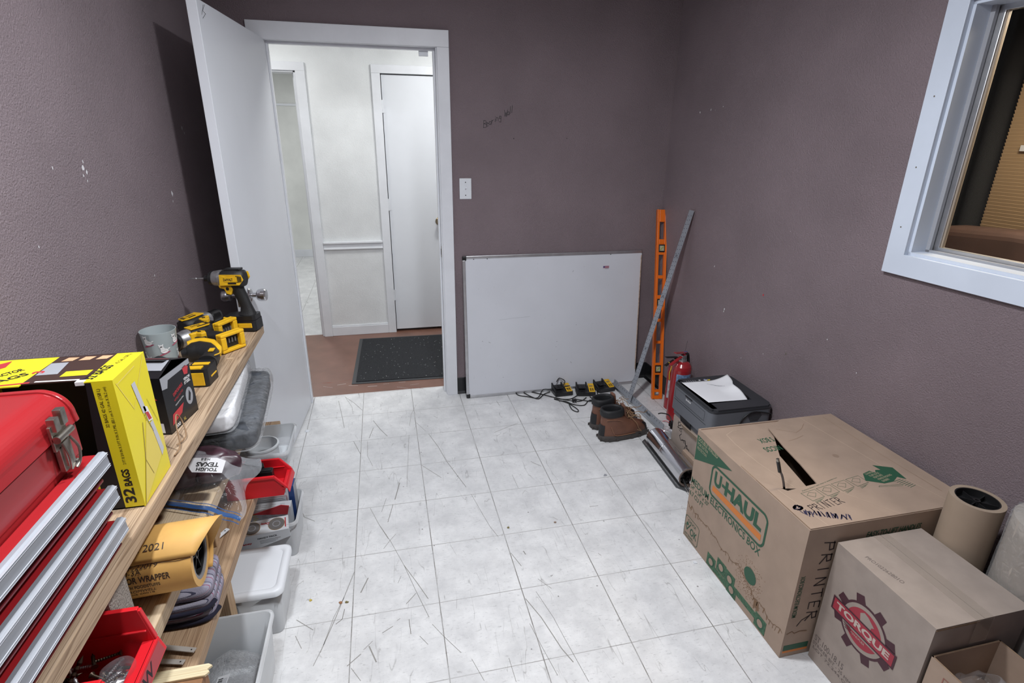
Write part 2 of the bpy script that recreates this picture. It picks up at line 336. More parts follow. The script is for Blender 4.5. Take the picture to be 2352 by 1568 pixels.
class MB:
    def __init__(s, M=None):
        s.v = []; s.f = []; s.mi = []; s.sm = []; s.mats = []; s.M = M or Matrix.Identity(4)
    def _m(s, m):
        if m not in s.mats: s.mats.append(m)
        return s.mats.index(m)
    def add(s, vs, fs, m, smooth=False):
        b = len(s.v); k = s._m(m)
        s.v += [tuple(s.M @ Vector(v)) for v in vs]
        for f in fs:
            s.f.append(tuple(b+i for i in f)); s.mi.append(k); s.sm.append(smooth)
        return s
    def box(s, x0, x1, y0, y1, z0, z1, m):
        x0, x1 = sorted((x0, x1)); y0, y1 = sorted((y0, y1)); z0, z1 = sorted((z0, z1))
        v = [(x0, y0, z0), (x1, y0, z0), (x1, y1, z0), (x0, y1, z0), (x0, y0, z1), (x1, y0, z1), (x1, y1, z1), (x0, y1, z1)]
        return s.add(v, [(3, 2, 1, 0), (4, 5, 6, 7), (0, 1, 5, 4), (1, 2, 6, 5), (2, 3, 7, 6), (3, 0, 4, 7)], m)
    def obox(s, c, ax, ay, az, m):   # oriented box: centre and three half vectors
        c = Vector(c); ax = Vector(ax); ay = Vector(ay); az = Vector(az)
        if ax.cross(ay).dot(az) < 0: ax = -ax
        v = [c+i*ax+j*ay+k*az for k in (-1, 1) for j in (-1, 1) for i in (-1, 1)]
        return s.add(v, [(0, 2, 3, 1), (4, 5, 7, 6), (0, 1, 5, 4), (1, 3, 7, 5), (3, 2, 6, 7), (2, 0, 4, 6)], m)
    def bar(s, a, b, w, h, m, upv=(0, 0, 1)):
        a = Vector(a); b = Vector(b); d = (b-a); u = d.cross(Vector(upv)).normalized(); v = u.cross(d).normalized()
        return s.obox((a+b)/2, d/2, u*w/2, v*h/2, m)
    def prism(s, pts, z0, z1, m, smooth=False, cap=None):  # outline in xy
        n = len(pts)
        area = sum(pts[i][0]*pts[(i+1) % n][1]-pts[(i+1) % n][0]*pts[i][1] for i in range(n))
        if area < 0: pts = pts[::-1]
        v = [(p[0], p[1], z0) for p in pts]+[(p[0], p[1], z1) for p in pts]
        s.add(v, [(i, (i+1) % n, n+(i+1) % n, n+i) for i in range(n)], m, smooth)
        s.add(v, [tuple(range(n-1, -1, -1)), tuple(range(n, 2*n))], cap or m)
        return s
    def prism3(s, pts, off, m):  # any planar outline, extruded by a vector
        n = len(pts); P = [Vector(p) for p in pts]; off = Vector(off)
        nr = Vector((0, 0, 0))
        for i in range(n): nr += P[i].cross(P[(i+1) % n])
        if nr.dot(off) < 0: P = P[::-1]
        v = P+[p+off for p in P]
        return s.add(v, [tuple(range(n-1, -1, -1)), tuple(range(n, 2*n))]+[(i, (i+1) % n, n+(i+1) % n, n+i) for i in range(n)], m)
    def poly(s, pts, m): return s.add(pts, [tuple(range(len(pts)))], m)
    def cyl(s, a, b, r, m, n=24, r2=None, caps=True, capm=None):
        a = Vector(a); b = Vector(b); u, v = frame_of(b-a); r2 = r if r2 is None else r2
        vs = [a+(u*math.cos(t)+v*math.sin(t))*r for t in [2*PI*i/n for i in range(n)]]+[b+(u*math.cos(t)+v*math.sin(t))*r2 for t in [2*PI*i/n for i in range(n)]]
        s.add(vs, [(i, (i+1) % n, n+(i+1) % n, n+i) for i in range(n)], m, True)
        if caps: s.add(vs, [tuple(range(n-1, -1, -1)), tuple(range(n, 2*n))], capm or m)
        return s
    def tubec(s, a, b, ro, ri, m, n=32, inner=None):  # hollow cylinder
        a = Vector(a); b = Vector(b); u, v = frame_of(b-a)
        ring = lambda c, r: [c+(u*math.cos(t)+v*math.sin(t))*r for t in [2*PI*i/n for i in range(n)]]
        vs = ring(a, ro)+ring(b, ro)+ring(a, ri)+ring(b, ri)
        s.add(vs, [(i, (i+1) % n, n+(i+1) % n, n+i) for i in range(n)], m, True)
        s.add(vs, [(2*n+(i+1) % n, 2*n+i, 3*n+i, 3*n+(i+1) % n) for i in range(n)], inner or m, True)
        s.add(vs, [(n+i, n+(i+1) % n, 3*n+(i+1) % n, 3*n+i) for i in range(n)], m)
        s.add(vs, [((i+1) % n, i, 2*n+i, 2*n+(i+1) % n) for i in range(n)], m)
        return s
    def lathe(s, prof, m, n=28, a=(0, 0, 0), d=(0, 0, 1), caps=True, mats=None):
        a = Vector(a); d = Vector(d).normalized(); u, v = frame_of(d); k = len(prof); vs = []
        for r, h in prof:
            for i in range(n):
                t = 2*PI*i/n; vs.append(a+d*h+(u*math.cos(t)+v*math.sin(t))*r)
        for j in range(k-1):
            s.add(vs[j*n:(j+2)*n], [(i, (i+1) % n, n+(i+1) % n, n+i) for i in range(n)], mats[j] if mats else m, True)
        if caps:
            s.add(vs[:n], [tuple(range(n-1, -1, -1))], mats[0] if mats else m); s.add(vs[-n:], [tuple(range(n))], mats[-1] if mats else m)
        return s
    def tube(s, pts, r, m, n=8, closed=False, smooth=4):
        P = [Vector(p) for p in pts]
        if smooth > 1 and len(P) > 2:
            Q = []
            for i in range(len(P)-1):
                p0 = P[max(i-1, 0)]; p1 = P[i]; p2 = P[i+1]; p3 = P[min(i+2, len(P)-1)]
                for k in range(smooth):
                    t = k/smooth
                    Q.append(0.5*((2*p1)+(-p0+p2)*t+(2*p0-5*p1+4*p2-p3)*t*t+(-p0+3*p1-3*p2+p3)*t**3))
            Q.append(P[-1]); P = Q
        vs = []; u = None; K = len(P)
        for i, p in enumerate(P):
            d = (P[min(i+1, K-1)]-P[max(i-1, 0)]).normalized()
            if u is None: u, w = frame_of(d)
            u = (u-d*u.dot(d)).normalized(); w = d.cross(u)
            rr = r[min(i*len(r)//K, len(r)-1)] if isinstance(r, (list, tuple)) else r
            vs += [p+(u*math.cos(2*PI*k/n)+w*math.sin(2*PI*k/n))*rr for k in range(n)]
        fs = [(i*n+k, i*n+(k+1) % n, (i+1)*n+(k+1) % n, (i+1)*n+k) for i in range(K-1) for k in range(n)]
        s.add(vs, fs, m, True); s.add(vs, [tuple(range(n-1, -1, -1)), tuple(range((K-1)*n, K*n))], m)
        return s
    def loft(s, rings, m, caps=(True, True), smooth=True):
        n = len(rings[0]); vs = [p for r in rings for p in r]
        s.add(vs, [(i*n+k, i*n+(k+1) % n, (i+1)*n+(k+1) % n, (i+1)*n+k) for i in range(len(rings)-1) for k in range(n)], m, smooth)
        if caps[0]: s.add(rings[0], [tuple(range(n-1, -1, -1))], m, smooth)
        if caps[1]: s.add(rings[-1], [tuple(range(n))], m, smooth)
        return s
    def text(s, body, o, right, upv, h, m, w=None, bold=0.0, shear=0.0, center=False):
        vs, fs, asp = text_geo(body, bold, shear); w = w or h*asp
        R = Vector(right).normalized(); U = Vector(upv).normalized(); o = Vector(o)
        if center: o = o-R*w/2-U*h/2
        return s.add([o+R*x*w+U*y*h for x, y in vs], fs, m)
    def stroke(s, pts, w, m, nrm, closed=False):  # flat painted line on a surface
        nrm = Vector(nrm); P = [Vector(p) for p in pts]
        if closed: P.append(P[0])
        for ii, (a, b) in enumerate(zip(P[:-1], P[1:])):
            a = a+nrm*0.00016*(ii % 4); b = b+nrm*0.00016*(ii % 4); d = (b-a)
            if d.length < 1e-6: continue
            d.normalize(); u = d.cross(nrm).normalized()*w/2; e = d*w*0.25
            s.add([a-e+u, a-e-u, b+e-u, b+e+u], [(0, 1, 2, 3)], m)
        return s
    def grid(s, fn, nu, nv, m, smooth=True):
        vs = [fn(i/nu, j/nv) for j in range(nv+1) for i in range(nu+1)]
        return s.add(vs, [(j*(nu+1)+i, j*(nu+1)+i+1, (j+1)*(nu+1)+i+1, (j+1)*(nu+1)+i) for j in range(nv) for i in range(nu)], m, smooth)
    def build(s, name, parent=None, bevel=0.0, seg=2, label=None, sub=0, weld=False):
        me = bpy.data.meshes.new(name); me.from_pydata(s.v, [], s.f)
        for m in s.mats: me.materials.append(m)
        me.polygons.foreach_set('material_index', s.mi); me.polygons.foreach_set('use_smooth', s.sm)
        if weld:
            bm = bmesh.new(); bm.from_mesh(me); bmesh.ops.remove_doubles(bm, verts=bm.verts, dist=1e-5); bm.to_mesh(me); bm.free()
        me.validate(); me.update()
        o = bpy.data.objects.new(name, me); COL.objects.link(o)
        if parent is not None: o.parent = parent; o.matrix_parent_inverse = parent.matrix_world.inverted() if parent.type != 'EMPTY' else Matrix.Translation(parent.location).inverted()
        if bevel > 0:
            b = o.modifiers.new('bevel', 'BEVEL'); b.width = bevel; b.segments = seg; b.limit_method = 'ANGLE'; b.angle_limit = 0.7
        if sub: q = o.modifiers.new('sub', 'SUBSURF'); q.levels = sub; q.render_levels = sub
        if label: o['label'] = label
        return o

def thing(name, loc, label, cat, group=None):
    o = bpy.data.objects.new(name, None); o.empty_display_size = 0.05; COL.objects.link(o); o.location = loc
    o['label'] = label; o['category'] = cat
    if group: o['group'] = group
    return o
def tag(o, label, cat, group=None, kind=None):
    o['label'] = label; o['category'] = cat
    if group: o['group'] = group
    if kind: o['kind'] = kind
    return o
def struct(o):
    o['kind'] = 'structure'; return o
def ell(cx, cy, z, rx, ry, n=24, pw=2.0, rxb=None):
    out = []
    for i in range(n):
        t = 2*PI*i/n; c = math.cos(t); q = math.sin(t)
        ex = abs(c)**(2/pw)*(1 if c >= 0 else -1); ey = abs(q)**(2/pw)*(1 if q >= 0 else -1)
        out.append(Vector((cx+ex*(rx if c >= 0 else (rxb or rx)), cy+ey*ry, z)))
    return out
def rrect(x0, x1, y0, y1, r, n=5):
    pts = []
    for cx, cy, a0 in ((x1-r, y1-r, 0), (x0+r, y1-r, PI/2), (x0+r, y0+r, PI), (x1-r, y0+r, 1.5*PI)):
        for i in range(n+1):
            t = a0+PI/2*i/n; pts.append((cx+r*math.cos(t), cy+r*math.sin(t)))
    return pts
# ================================================================== the room
YB = -0.12; XL = -0.275; H = 2.44
# right wall frame: u along the wall from the corner, w outward, z up (the wall splays by two degrees)
RD = Vector((0.035, -1, 0)).normalized(); RO = Vector((1, 0.035, 0)).normalized()
WM = Matrix(((RD.x, RO.x, 0, 2.235), (RD.y, RO.y, 0, YB), (0, 0, 1, 0), (0, 0, 0, 1)))

SCR = [[(0.186,-0.027),(0.248,-0.13),(0.301,-0.242)],[(0.193,-0.044),(0.238,-0.186),(0.247,-0.279)],[(0.151,-0.081),(0.181,-0.271),(0.205,-0.444)],[(0.629,-0.231),(0.59,-0.356),(0.573,-0.496)],[(0.367,-0.39),(0.405,-0.498),(0.445,-0.59)],[(0.674,-0.614),(0.712,-0.759),(0.74,-0.91),(0.806,-1.155)],[(0.822,-1.217),(0.844,-1.347),(0.865,-1.46),(0.887,-1.532)],[(0.359,-1.224),(0.397,-1.345),(0.435,-1.447)],[(0.496,-1.054),(0.47,-1.182)],[(0.338,-0.625),(0.34,-0.776),(0.368,-0.881)],[(0.614,-0.467),(0.659,-0.576)],[(0.263,-0.609),(0.303,-0.747)],[(0.46,-1.219),(0.435,-1.339)],[(0.431,-1.166),(0.409,-1.261)],[(0.611,-0.922),(0.698,-1.053)],[(0.564,-0.603),(0.529,-1.096)],[(0.368,-0.478),(0.346,-0.592)],[(0.057,-1.171),(0.077,-1.227),(0.124,-1.265)],[(0.403,-1.359),(0.445,-1.467),(0.493,-1.616),(0.529,-1.753),(0.567,-1.886)],[(0.467,-1.423),(0.441,-1.46),(0.415,-1.504)],[(0.356,-1.653),(0.331,-1.72)],[(0.479,-1.669),(0.466,-1.703)],[(0.272,-1.732),(0.242,-1.815),(0.217,-1.925),(0.192,-1.997)],[(0.304,-1.609),(0.249,-1.817),(0.209,-1.951)],[(0.277,-1.786),(0.271,-1.83),(0.251,-1.846)],[(0.468,-1.869),(0.457,-1.876)],[(0.442,-1.897),(0.407,-1.917)],[(0.375,-1.943),(0.347,-1.97)],[(0.338,-1.985),(0.297,-2.02)],[(0.528,-1.768),(0.492,-1.809)],[(0.575,-1.917),(0.608,-1.974),(0.657,-2.05)],[(0.31,-2.031),(0.34,-2.081)],[(0.364,-1.961),(0.387,-2.025)],[(0.687,-2.08),(0.713,-2.163)],[(0.122,-1.867),(0.148,-1.922)],[(0.493,-1.616),(0.535,-1.713),(0.571,-1.802)],[(0.498,-1.88),(0.501,-1.942)],[(0.53,-1.957),(0.554,-1.995)],[(0.117,-1.799),(0.177,-1.854)],[(0.964,-1.853),(0.993,-1.98),(1.005,-2.073),(1.029,-2.236)],[(0.918,-1.878),(0.951,-1.97),(0.983,-2.106),(1.004,-2.161)],[(0.918,-1.638),(0.942,-1.716)],[(0.905,-1.987),(0.92,-2.079),(0.941,-2.195)],[(0.988,-1.795),(1.025,-1.851)],[(0.97,-1.637),(0.974,-1.656)],[(0.805,-2.102),(0.809,-2.188)],[(1.264,-1.713),(1.271,-1.729)],[(1.041,-0.673),(1.131,-0.625),(1.197,-0.595)],[(1.132,-0.283),(1.138,-0.351)],[(1.149,-1.457),(1.166,-1.479)],[(1.337,-1.422),(1.377,-1.423)],[(1.046,-1.1),(1.05,-1.216)],[(1.168,-1.006),(1.209,-1.059)]]
mb = MB(); mb.box(-0.4, 2.6, -4.35, 0.008, -0.1, 0, M_TILE)
for i, pl in enumerate(SCR):
    w = 0.0011+0.0007*((i*7) % 3)
    mb.stroke([(x, y, 0.0004) for x, y in pl], w if i % 4 else w*1.7, M_SCUFF if i % 3 else M_GRIME, (0, 0, 1))
struct(mb.build('floor'))
mb = MB(); mb.box(-2.4, 2.6, 0.008, 1.235, -0.1, 0, M_HFLOOR)
rng = random.Random(3)
for k in range(26):
    x = rng.uniform(0.0, 0.85); y = rng.uniform(0.02, 0.25); a = rng.uniform(-0.5, 0.3); l = rng.uniform(0.02, 0.09)
    mb.stroke([(x, y, 0.0005), (x+l*math.cos(a), y+l*math.sin(a), 0.0005)], rng.uniform(0.0006, 0.003), mat('red_undercoat', (0.33, 0.075, 0.045), 0.45) if k % 3 else M_WHITE, (0, 0, 1))
struct(mb.build('floor'))
struct(MB().box(-2.4, 2.6, 1.235, 4.75, -0.1, 0, M_TILE).build('floor'))
struct(MB().box(-0.4, 4.4, -4.35, YB, H, H+0.1, M_CEIL).build('ceiling'))
struct(MB().box(-2.4, 2.6, 0.0, 4.75, H, H+0.1, M_CEIL).build('ceiling'))

# wall with the doorway
OX0, OX1, OZ = -0.03, 0.852, 2.034
mb = MB()
mb.box(-0.4, OX0, YB, 0.0, 0, H, M_WALL).box(OX1, 2.6, YB, 0.0, 0, H, M_WALL).box(OX0, OX1, YB, 0.0, OZ, H, M_WALL)
# hall side of the same wall is white
mb.box(-2.4, OX0, 0.0, 0.012, 0, H, M_HALLW).box(OX1, 2.6, 0.0, 0.012, 0, H, M_HALLW).box(OX0, OX1, 0.0, 0.012, OZ, H, M_HALLW)
yt = YB-0.0006
def hand(mb, glyphs, o, R, U, h, m, nrm, w=0.0022, adv=0.62, slope=0.0, xs=1.0):
    """handwritten line: polylines in unit boxes"""
    G = {'B': [[(0, 0), (0.05, 1), (.45, .95), (.5, .7), (.08, .55), (.55, .45), (.55, .1), (0, 0)]], 'e': [[(0, .3), (.4, .32), (.3, .5), (.1, .5), (0, .2), (.15, 0), (.42, .08)]],
         'a': [[(.4, .45), (.1, .45), (0, .15), (.15, 0), (.38, .2), (.4, .45), (.4, 0)]], 'r': [[(0, 0), (0, .45), (.05, .3), (.3, .48)]], 'i': [[(.1, 0), (.1, .42)], [(.12, .65), (.14, .7)]],
         'n': [[(0, 0), (0, .45), (.15, .48), (.35, .4), (.36, 0)]], 'g': [[(.4, .45), (.1, .45), (.05, .15), (.38, .15), (.4, .45), (.35, -.35), (0, -.3)]], 'W': [[(0, .9), (.12, 0), (.3, .6), (.42, 0), (.6, .95)]],
         'l': [[(.05, 0), (.12, 1)]], 'P': [[(0, 0), (.1, 1)], [(0, .9), (.5, .95), (.55, .6), (.1, .5)]], 'R': [[(0, 0), (.08, 1)], [(0, .92), (.45, .95), (.5, .6), (.08, .5), (.6, 0)]],
         'I': [[(.2, 0), (.22, 1)]], 'N': [[(0, 0), (.05, 1), (.5, 0), (.52, 1)]], 'T': [[(.28, 0), (.3, 1)], [(0, .95), (.6, 1)]], 'E': [[(.1, 1), (.08, 0), (.55, .02)], [(.1, .52), (.45, .52)], [(.1, 1), (.55, 1)]], 'L': [[(.1, 1), (.06, 0), (.5, .05)]],
         'D': [[(0, 0), (.02, 1), (.4, .9), (.5, .4), (.3, .02), (0, 0)]], 'w': [[(0, .45), (.1, 0), (.25, .35), (.38, 0), (.5, .5)]]}
    x = 0; R = Vector(R); U = Vector(U); o = Vector(o)
    for ch in glyphs:
        if ch == ' ': x += 0.5; continue
        for pl in G[ch]:
            mb.stroke([o+R*((x+a)*h*0.8*xs)+U*((b+slope*x)*h) for a, b in pl], w, m, nrm)
        x += adv if ch not in 'il' else adv*0.6
hand(mb, 'Bearing Wall', (1.088, yt, 1.628), (1, 0, 0), (0, 0, 1), 0.038, M_INK, (0, -1, 0), 0.0024, 0.52, 0.40)
for px, pz, r in ((1.263, 1.573, 0.003), (1.581, 1.577, 0.0025), (1.30, 0.93, 0.002)):
    mb.cyl((px, YB+0.001, pz), (px, yt, pz), r, M_INK, 8)
struct(mb.build('wall_back'))

mb = MB(); mb.box(XL-0.12, XL, -4.35, 0.0, 0, H, M_WALL)
def chip(mb, c, r, m, R, U, seed):
    g = random.Random(seed); n = 9
    P = [Vector(c)+Vector(R)*math.cos(2*PI*i/n)*r*g.uniform(.4, 1.1)+Vector(U)*math.sin(2*PI*i/n)*r*g.uniform(.6, 1.6) for i in range(n)]
    mb.poly(P, m)
for k, (y, z, r) in enumerate(((-1.607, 1.49, .007), (-1.60, 1.505, .004), (-1.592, 1.478, .005), (-1.615, 1.47, .004), (-1.60, 1.455, .003), (-0.979, 1.362, .009), (-0.985, 1.335, .004), (-1.755, 1.497, .004), (-0.72, 1.60, .008), (-0.70, 1.58, .006), (-1.9, 1.33, .003), (-1.3, 1.12, .004), (-2.0, 1.42, .003))):
    chip(mb, (XL+0.0007, y, z), r, mat('chipped_white', (0.62, 0.61, 0.63), 0.7), (0, -1, 0), (0, 0, 1), k)
struct(mb.build('wall_left'))

# right wall with the window opening
WU0, WU1, WZ0, WZ1 = 1.700, 2.95, 1.205, 1.985
mb = MB(WM)
mb.box(-0.15, WU0, 0, 0.14, 0, H, M_WALL).box(WU1, 4.3, 0, 0.14, 0, H, M_WALL).box(WU0, WU1, 0, 0.14, 0, WZ0, M_WALL).box(WU0, WU1, 0, 0.14, WZ1, H, M_WALL)
MCH = MATS['chipped_white']
for k, (u, z, r, c) in enumerate(((0.30, 1.72, .005, MCH), (0.40, 1.73, .005, MCH), (0.44, 1.725, .002, MCH), (0.505, 1.74, .003, MCH), (0.758, 0.726, .006, MCH), (0.755, 0.712, .004, MCH), (0.62, 0.93, .004, MCH), (1.03, 0.879, .005, M_REDP), (1.242, 0.656, .006, M_GRIME), (1.13, 1.20, .002, MCH), (1.10, 0.60, .003, MCH), (1.45, 0.80, .003, MCH), (1.62, 0.72, .003, MCH), (0.95, 0.52, .003, MCH))):
    chip(mb, (u, -0.0007, z), r, c, (1, 0, 0), (0, 0, 1), 30+k)
struct(mb.build('wall_right'))
struct(MB().box(-0.4, 2.6, -4.45, -4.35, 0, H, M_WALL).build('wall_front'))

# baseboards (black cove vinyl)
def cove(mb, a, b, nrm, h=0.112):
    a = Vector(a); b = Vector(b); nrm = Vector(nrm).normalized(); z = Vector((0, 0, 1))
    P = [(0.0, h), (0.004, h-0.004), (0.005, 0.016), (0.012, 0.004), (0.014, 0.0), (0.0, 0.0)]
    r = lambda c: [c+nrm*p+z*q for p, q in P]
    A = r(a); B = r(b); n = len(P)
    mb.add(A+B, [(i, (i+1) % n, n+(i+1) % n, n+i) for i in range(n)]+[tuple(range(n)), tuple(range(2*n-1, n-1, -1))], M_BASE)
mb = MB(); cove(mb, (0.904, YB, 0), (2.235, YB, 0), (0, -1, 0)); struct(mb.build('baseboard_back'))
mb = MB(WM); cove(mb, (0.0, 0, 0), (4.2, 0, 0), (0, -1, 0)); struct(mb.build('baseboard_right'))
mb = MB(); cove(mb, (XL, -0.14, 0), (XL, -4.3, 0), (1, 0, 0)); struct(mb.build('baseboard_left'))

# door casing of the near doorway: casing boards, jambs and stop
mb = MB()
CY0 = YB-0.018
mb.box(0.838, 0.903, CY0, YB, 0.0, 2.019, M_TRIM).box(-0.085, -0.02, CY0, YB, 0.0, 2.019, M_TRIM).box(-0.085, 0.903, CY0, YB, 2.019, 2.099, M_TRIM)
mb.box(0.833, 0.852, YB-0.004, 0.012, 0, 2.019, M_TRIM).box(-0.03, -0.012, YB-0.004, 0.012, 0, 2.019, M_TRIM).box(-0.03, 0.852, YB-0.004, 0.012, 2.019, 2.034, M_TRIM)
mb.box(0.822, 0.833, -0.078, -0.045, 0, 2.008, M_TRIM).box(-0.012, -0.002, -0.078, -0.045, 0, 2.008, M_TRIM).box(-0.012, 0.833, -0.078, -0.045, 2.008, 2.019, M_TRIM)
t1 = struct(mb.build('trim_1', bevel=0.002))
sp = MB().box(0.8315, 0.8335, -0.105, -0.082, 0.90, 0.965, M_NICKEL).box(0.8305, 0.8320, -0.100, -0.087, 0.915, 0.950, M_INK)
sp.build('strike_plate', t1, label='worn metal strike plate in the jamb')
MB().box(0.752, 0.80, -0.05, -0.02, 1.985, 2.019, M_LID).build('door_catch', t1, label='small white catch box under the head jamb')

# ---------------------------------------------------------------- the open door slab
th = math.radians(94.4); dd = Vector((math.cos(th), -math.sin(th), 0)); dn = Vector((math.sin(th), math.cos(th), 0))
# local door frame: s along the slab from the hinge, t through the slab (0 = face towards the room), z up
DM = Matrix(((dd.x, -dn.x, 0, -0.011), (dd.y, -dn.y, 0, -0.13), (0, 0, 1, 0), (0, 0, 0, 1)))
# keep it right handed
if DM.to_3x3().determinant() < 0: FL = 1
mb = MB(DM); DW = 0.860
mb.box(0.0, DW, 0.0, 0.035, 0.012, 2.022, M_DOOR)
mb.stroke([(0.78, -0.0005, 2.015), (0.81, -0.0005, 1.99), (0.785, -0.0005, 1.985), (0.82, -0.0005, 1.965)], 0.0016, M_INK, (0, -1, 0))
mb.stroke([(0.795, -0.0005, 2.012), (0.825, -0.0005, 1.975)], 0.0016, M_INK, (0, -1, 0))
d1 = struct(mb.build('door_1', bevel=0.0015))
def knobset(mb, s, z, side, m, k=1.0):
    y0 = 0.0 if side < 0 else 0.035; d = (0, side, 0)
    mb.lathe([(0.0, 0.0), (0.033*k, 0.0), (0.033*k, 0.004), (0.027*k, 0.010), (0.015*k, 0.013)], m, 28, (s, y0, z), d)
    mb.lathe([(0.011*k, 0.012), (0.010*k, 0.030), (0.019*k, 0.034), (0.0245*k, 0.040), (0.0265*k, 0.052), (0.026*k, 0.066), (0.022*k, 0.071), (0.0, 0.072)], m, 28, (s, y0, z), d)
kb = MB(DM); knobset(kb, 0.805, 0.939, -1, M_STEEL); knobset(kb, 0.805, 0.939, 1, M_STEEL)
kb.build('door_knob', d1, label='brushed steel round knob with rose')
MB(DM).box(DW-0.001, DW+0.0015, 0.006, 0.029, 0.905, 0.972, M_STEEL).build('latch_plate', d1)
for hz in (0.25, 1.05, 1.82):
    MB(DM).cyl((-0.004, 0.04, hz-0.045), (-0.004, 0.04, hz+0.045), 0.006, M_LID, 12).build('hinge', d1)

# ---------------------------------------------------------------- hallway
HY = 1.19
mb = MB(); G = M_HALLW
# openings: left doorway x -0.86..-0.03, right door x 0.553..1.36
mb.box(-2.4, -0.86, HY, HY+0.12, 0, H, G).box(-0.86, -0.035, HY, HY+0.12, 2.01, H, G).box(-0.035, 0.553, HY, HY+0.12, 0, H, G)
mb.box(0.553, 1.36, HY, HY+0.12, 2.008, H, G).box(1.36, 2.6, HY, HY+0.12, 0, H, G)
struct(mb.build('wall_hall_far'))
struct(MB().box(-2.5, -2.4, 0, 4.75, 0, H, G).build('wall_hall_left'))
struct(MB().box(2.6, 2.7, 0.0, 4.75, 0, H, G).build('wall_hall_right'))
struct(MB().box(-2.4, 2.6, 4.60, 4.75, 0, H, M_ROOMW).box(-2.4, 2.6, 4.585, 4.60, 1.92, 1.945, M_TRIM).build('wall_side_room_far'))
struct(MB().box(0.35, 0.45, 1.31, 4.6, 0, H, M_ROOMW).build('wall_side_room_right'))
struct(MB().box(-2.4, 0.35, 4.588, 4.60, 0, 0.10, M_TRIM).build('baseboard_side_room', bevel=0.003))
mb = MB(); mb.box(-0.035, 0.030, HY-0.018, HY, 0, 2.006, M_TRIM).box(-0.925, 0.030, HY-0.018, HY, 2.006, 2.062, M_TRIM).box(-0.925, -0.86, HY-0.018, HY, 0, 2.006, M_TRIM)
mb.box(-0.05, -0.035, HY-0.004, HY+0.125, 0, 1.995, M_TRIM).box(-0.875, -0.86, HY-0.004, HY+0.125, 0, 1.995, M_TRIM).box(-0.86, -0.05, HY-0.004, HY+0.125, 1.995, 2.01, M_TRIM)
mb.box(-0.062, -0.05, HY+0.05, HY+0.09, 0, 1.995, M_TRIM)
for z in (1.72, 1.69, 1.66, 0.99, 0.955, 0.92): mb.cyl((-0.051, HY+0.025, z), (-0.0485, HY+0.025, z), 0.0035, M_GRIME, 8)
struct(mb.build('trim_2', bevel=0.003))
mb = MB(); mb.box(0.489, 0.553, HY-0.018, HY, 0, 2.008, M_TRIM).box(0.489, 1.424, HY-0.018, HY, 2.008, 2.066, M_TRIM).box(1.36, 1.424, HY-0.018, HY, 0, 2.008, M_TRIM)
struct(mb.build('trim_3', bevel=0.003))
mb = MB(); mb.box(0.558, 1.355, HY+0.004, HY+0.04, 0.022, 2.002, M_DOOR)
d2 = struct(mb.build('door_2', bevel=0.002))
for hz in (1.785, 1.067, 0.327):
    h = MB(); h.cyl((0.556, HY-0.004, hz-0.045), (0.556, HY-0.004, hz+0.045), 0.007, M_TRIM, 12).box(0.556, 0.573, HY+0.001, HY+0.005, hz-0.045, hz+0.045, M_TRIM); h.build('hinge', d2)
kb = MB(Matrix(((1, 0, 0, 0), (0, 1, 0, HY+0.004), (0, 0, 1, 0), (0, 0, 0, 1)))); knobset(kb, 0.955, 0.93, -1, M_BRASS, 1.05)
kb.build('door_knob', d2, label='dark brass round knob')
mb = MB(); mb.box(0.030, 0.489, HY-0.012, HY, 0.735, 0.775, M_TRIM).box(0.030, 0.489, HY-0.026, HY, 0.770, 0.788, M_TRIM).box(0.030, 0.489, HY-0.018, HY, 0.723, 0.738, M_TRIM)
struct(mb.build('trim_4', bevel=0.004))
mb = MB(); mb.box(0.030, 0.489, HY-0.016, HY, 0, 0.078, M_TRIM).box(0.030, 0.489, HY-0.010, HY, 0.078, 0.088, M_TRIM)
struct(mb.build('baseboard_hall', bevel=0.003))

# floor mat in the hall
mt = thing('floor_mat', (0.6, 0.6, 0), 'black ribbed carpet mat with grey rubber border on the brown hall floor', 'mat')
P = [(0.222, 0.155), (0.250, 1.055), (1.15, 1.03), (1.12, 0.125)]
mb = MB(); mb.prism(P, 0.0, 0.004, mat('mat_border', (0.06, 0.062, 0.066), 0.7)); mb.build('border', mt)
P2 = [(0.250, 0.180), (0.275, 1.030), (1.125, 1.005), (1.095, 0.150)]
mb = MB(); mb.prism(P2, 0.004, 0.009, M_MAT)
g = random.Random(5)
for k in range(150):
    x = g.uniform(0.28, 1.05); y = g.uniform(0.18, 1.0); a = g.uniform(0, 3); l = g.uniform(0.001, 0.006)
    mb.stroke([(x, y, 0.0094), (x+l*math.cos(a), y+l*math.sin(a), 0.0094)], g.uniform(0.001, 0.003), M_WHITE, (0, 0, 1))
mb.build('carpet', mt)

# ---------------------------------------------------------------- interior window in the right wall
mb = MB(WM); cw = 0.069; W0, W1, Z0, Z1 = WU0, WU1, WZ0, WZ1
mb.box(W0-cw, W0+0.002, -0.018, 0, Z0-cw, Z1+cw, M_WIN).box(W1, W1+cw, -0.018, 0, Z0-cw, Z1+cw, M_WIN)
mb.box(W0, W1, -0.018, 0, Z1, Z1+cw, M_WIN).box(W0, W1, -0.018, 0, Z0-cw, Z0+0.003, M_WIN)
for z in (1.30, 1.50, 1.72): mb.cyl((W0-0.035, -0.0185, z), (W0-0.035, -0.016, z), 0.0028, M_GRIME, 8)
win = struct(mb.build('window_1', bevel=0.0025))
mb = MB(WM); mb.box(W0, W0+0.012, 0, 0.135, Z0, Z1, M_WIN).box(W1-0.012, W1, 0, 0.135, Z0, Z1, M_WIN).box(W0, W1, 0, 0.135, Z0-0.002, Z0+0.014, M_WIN).box(W0, W1, 0, 0.135, Z1-0.012, Z1, M_WIN)
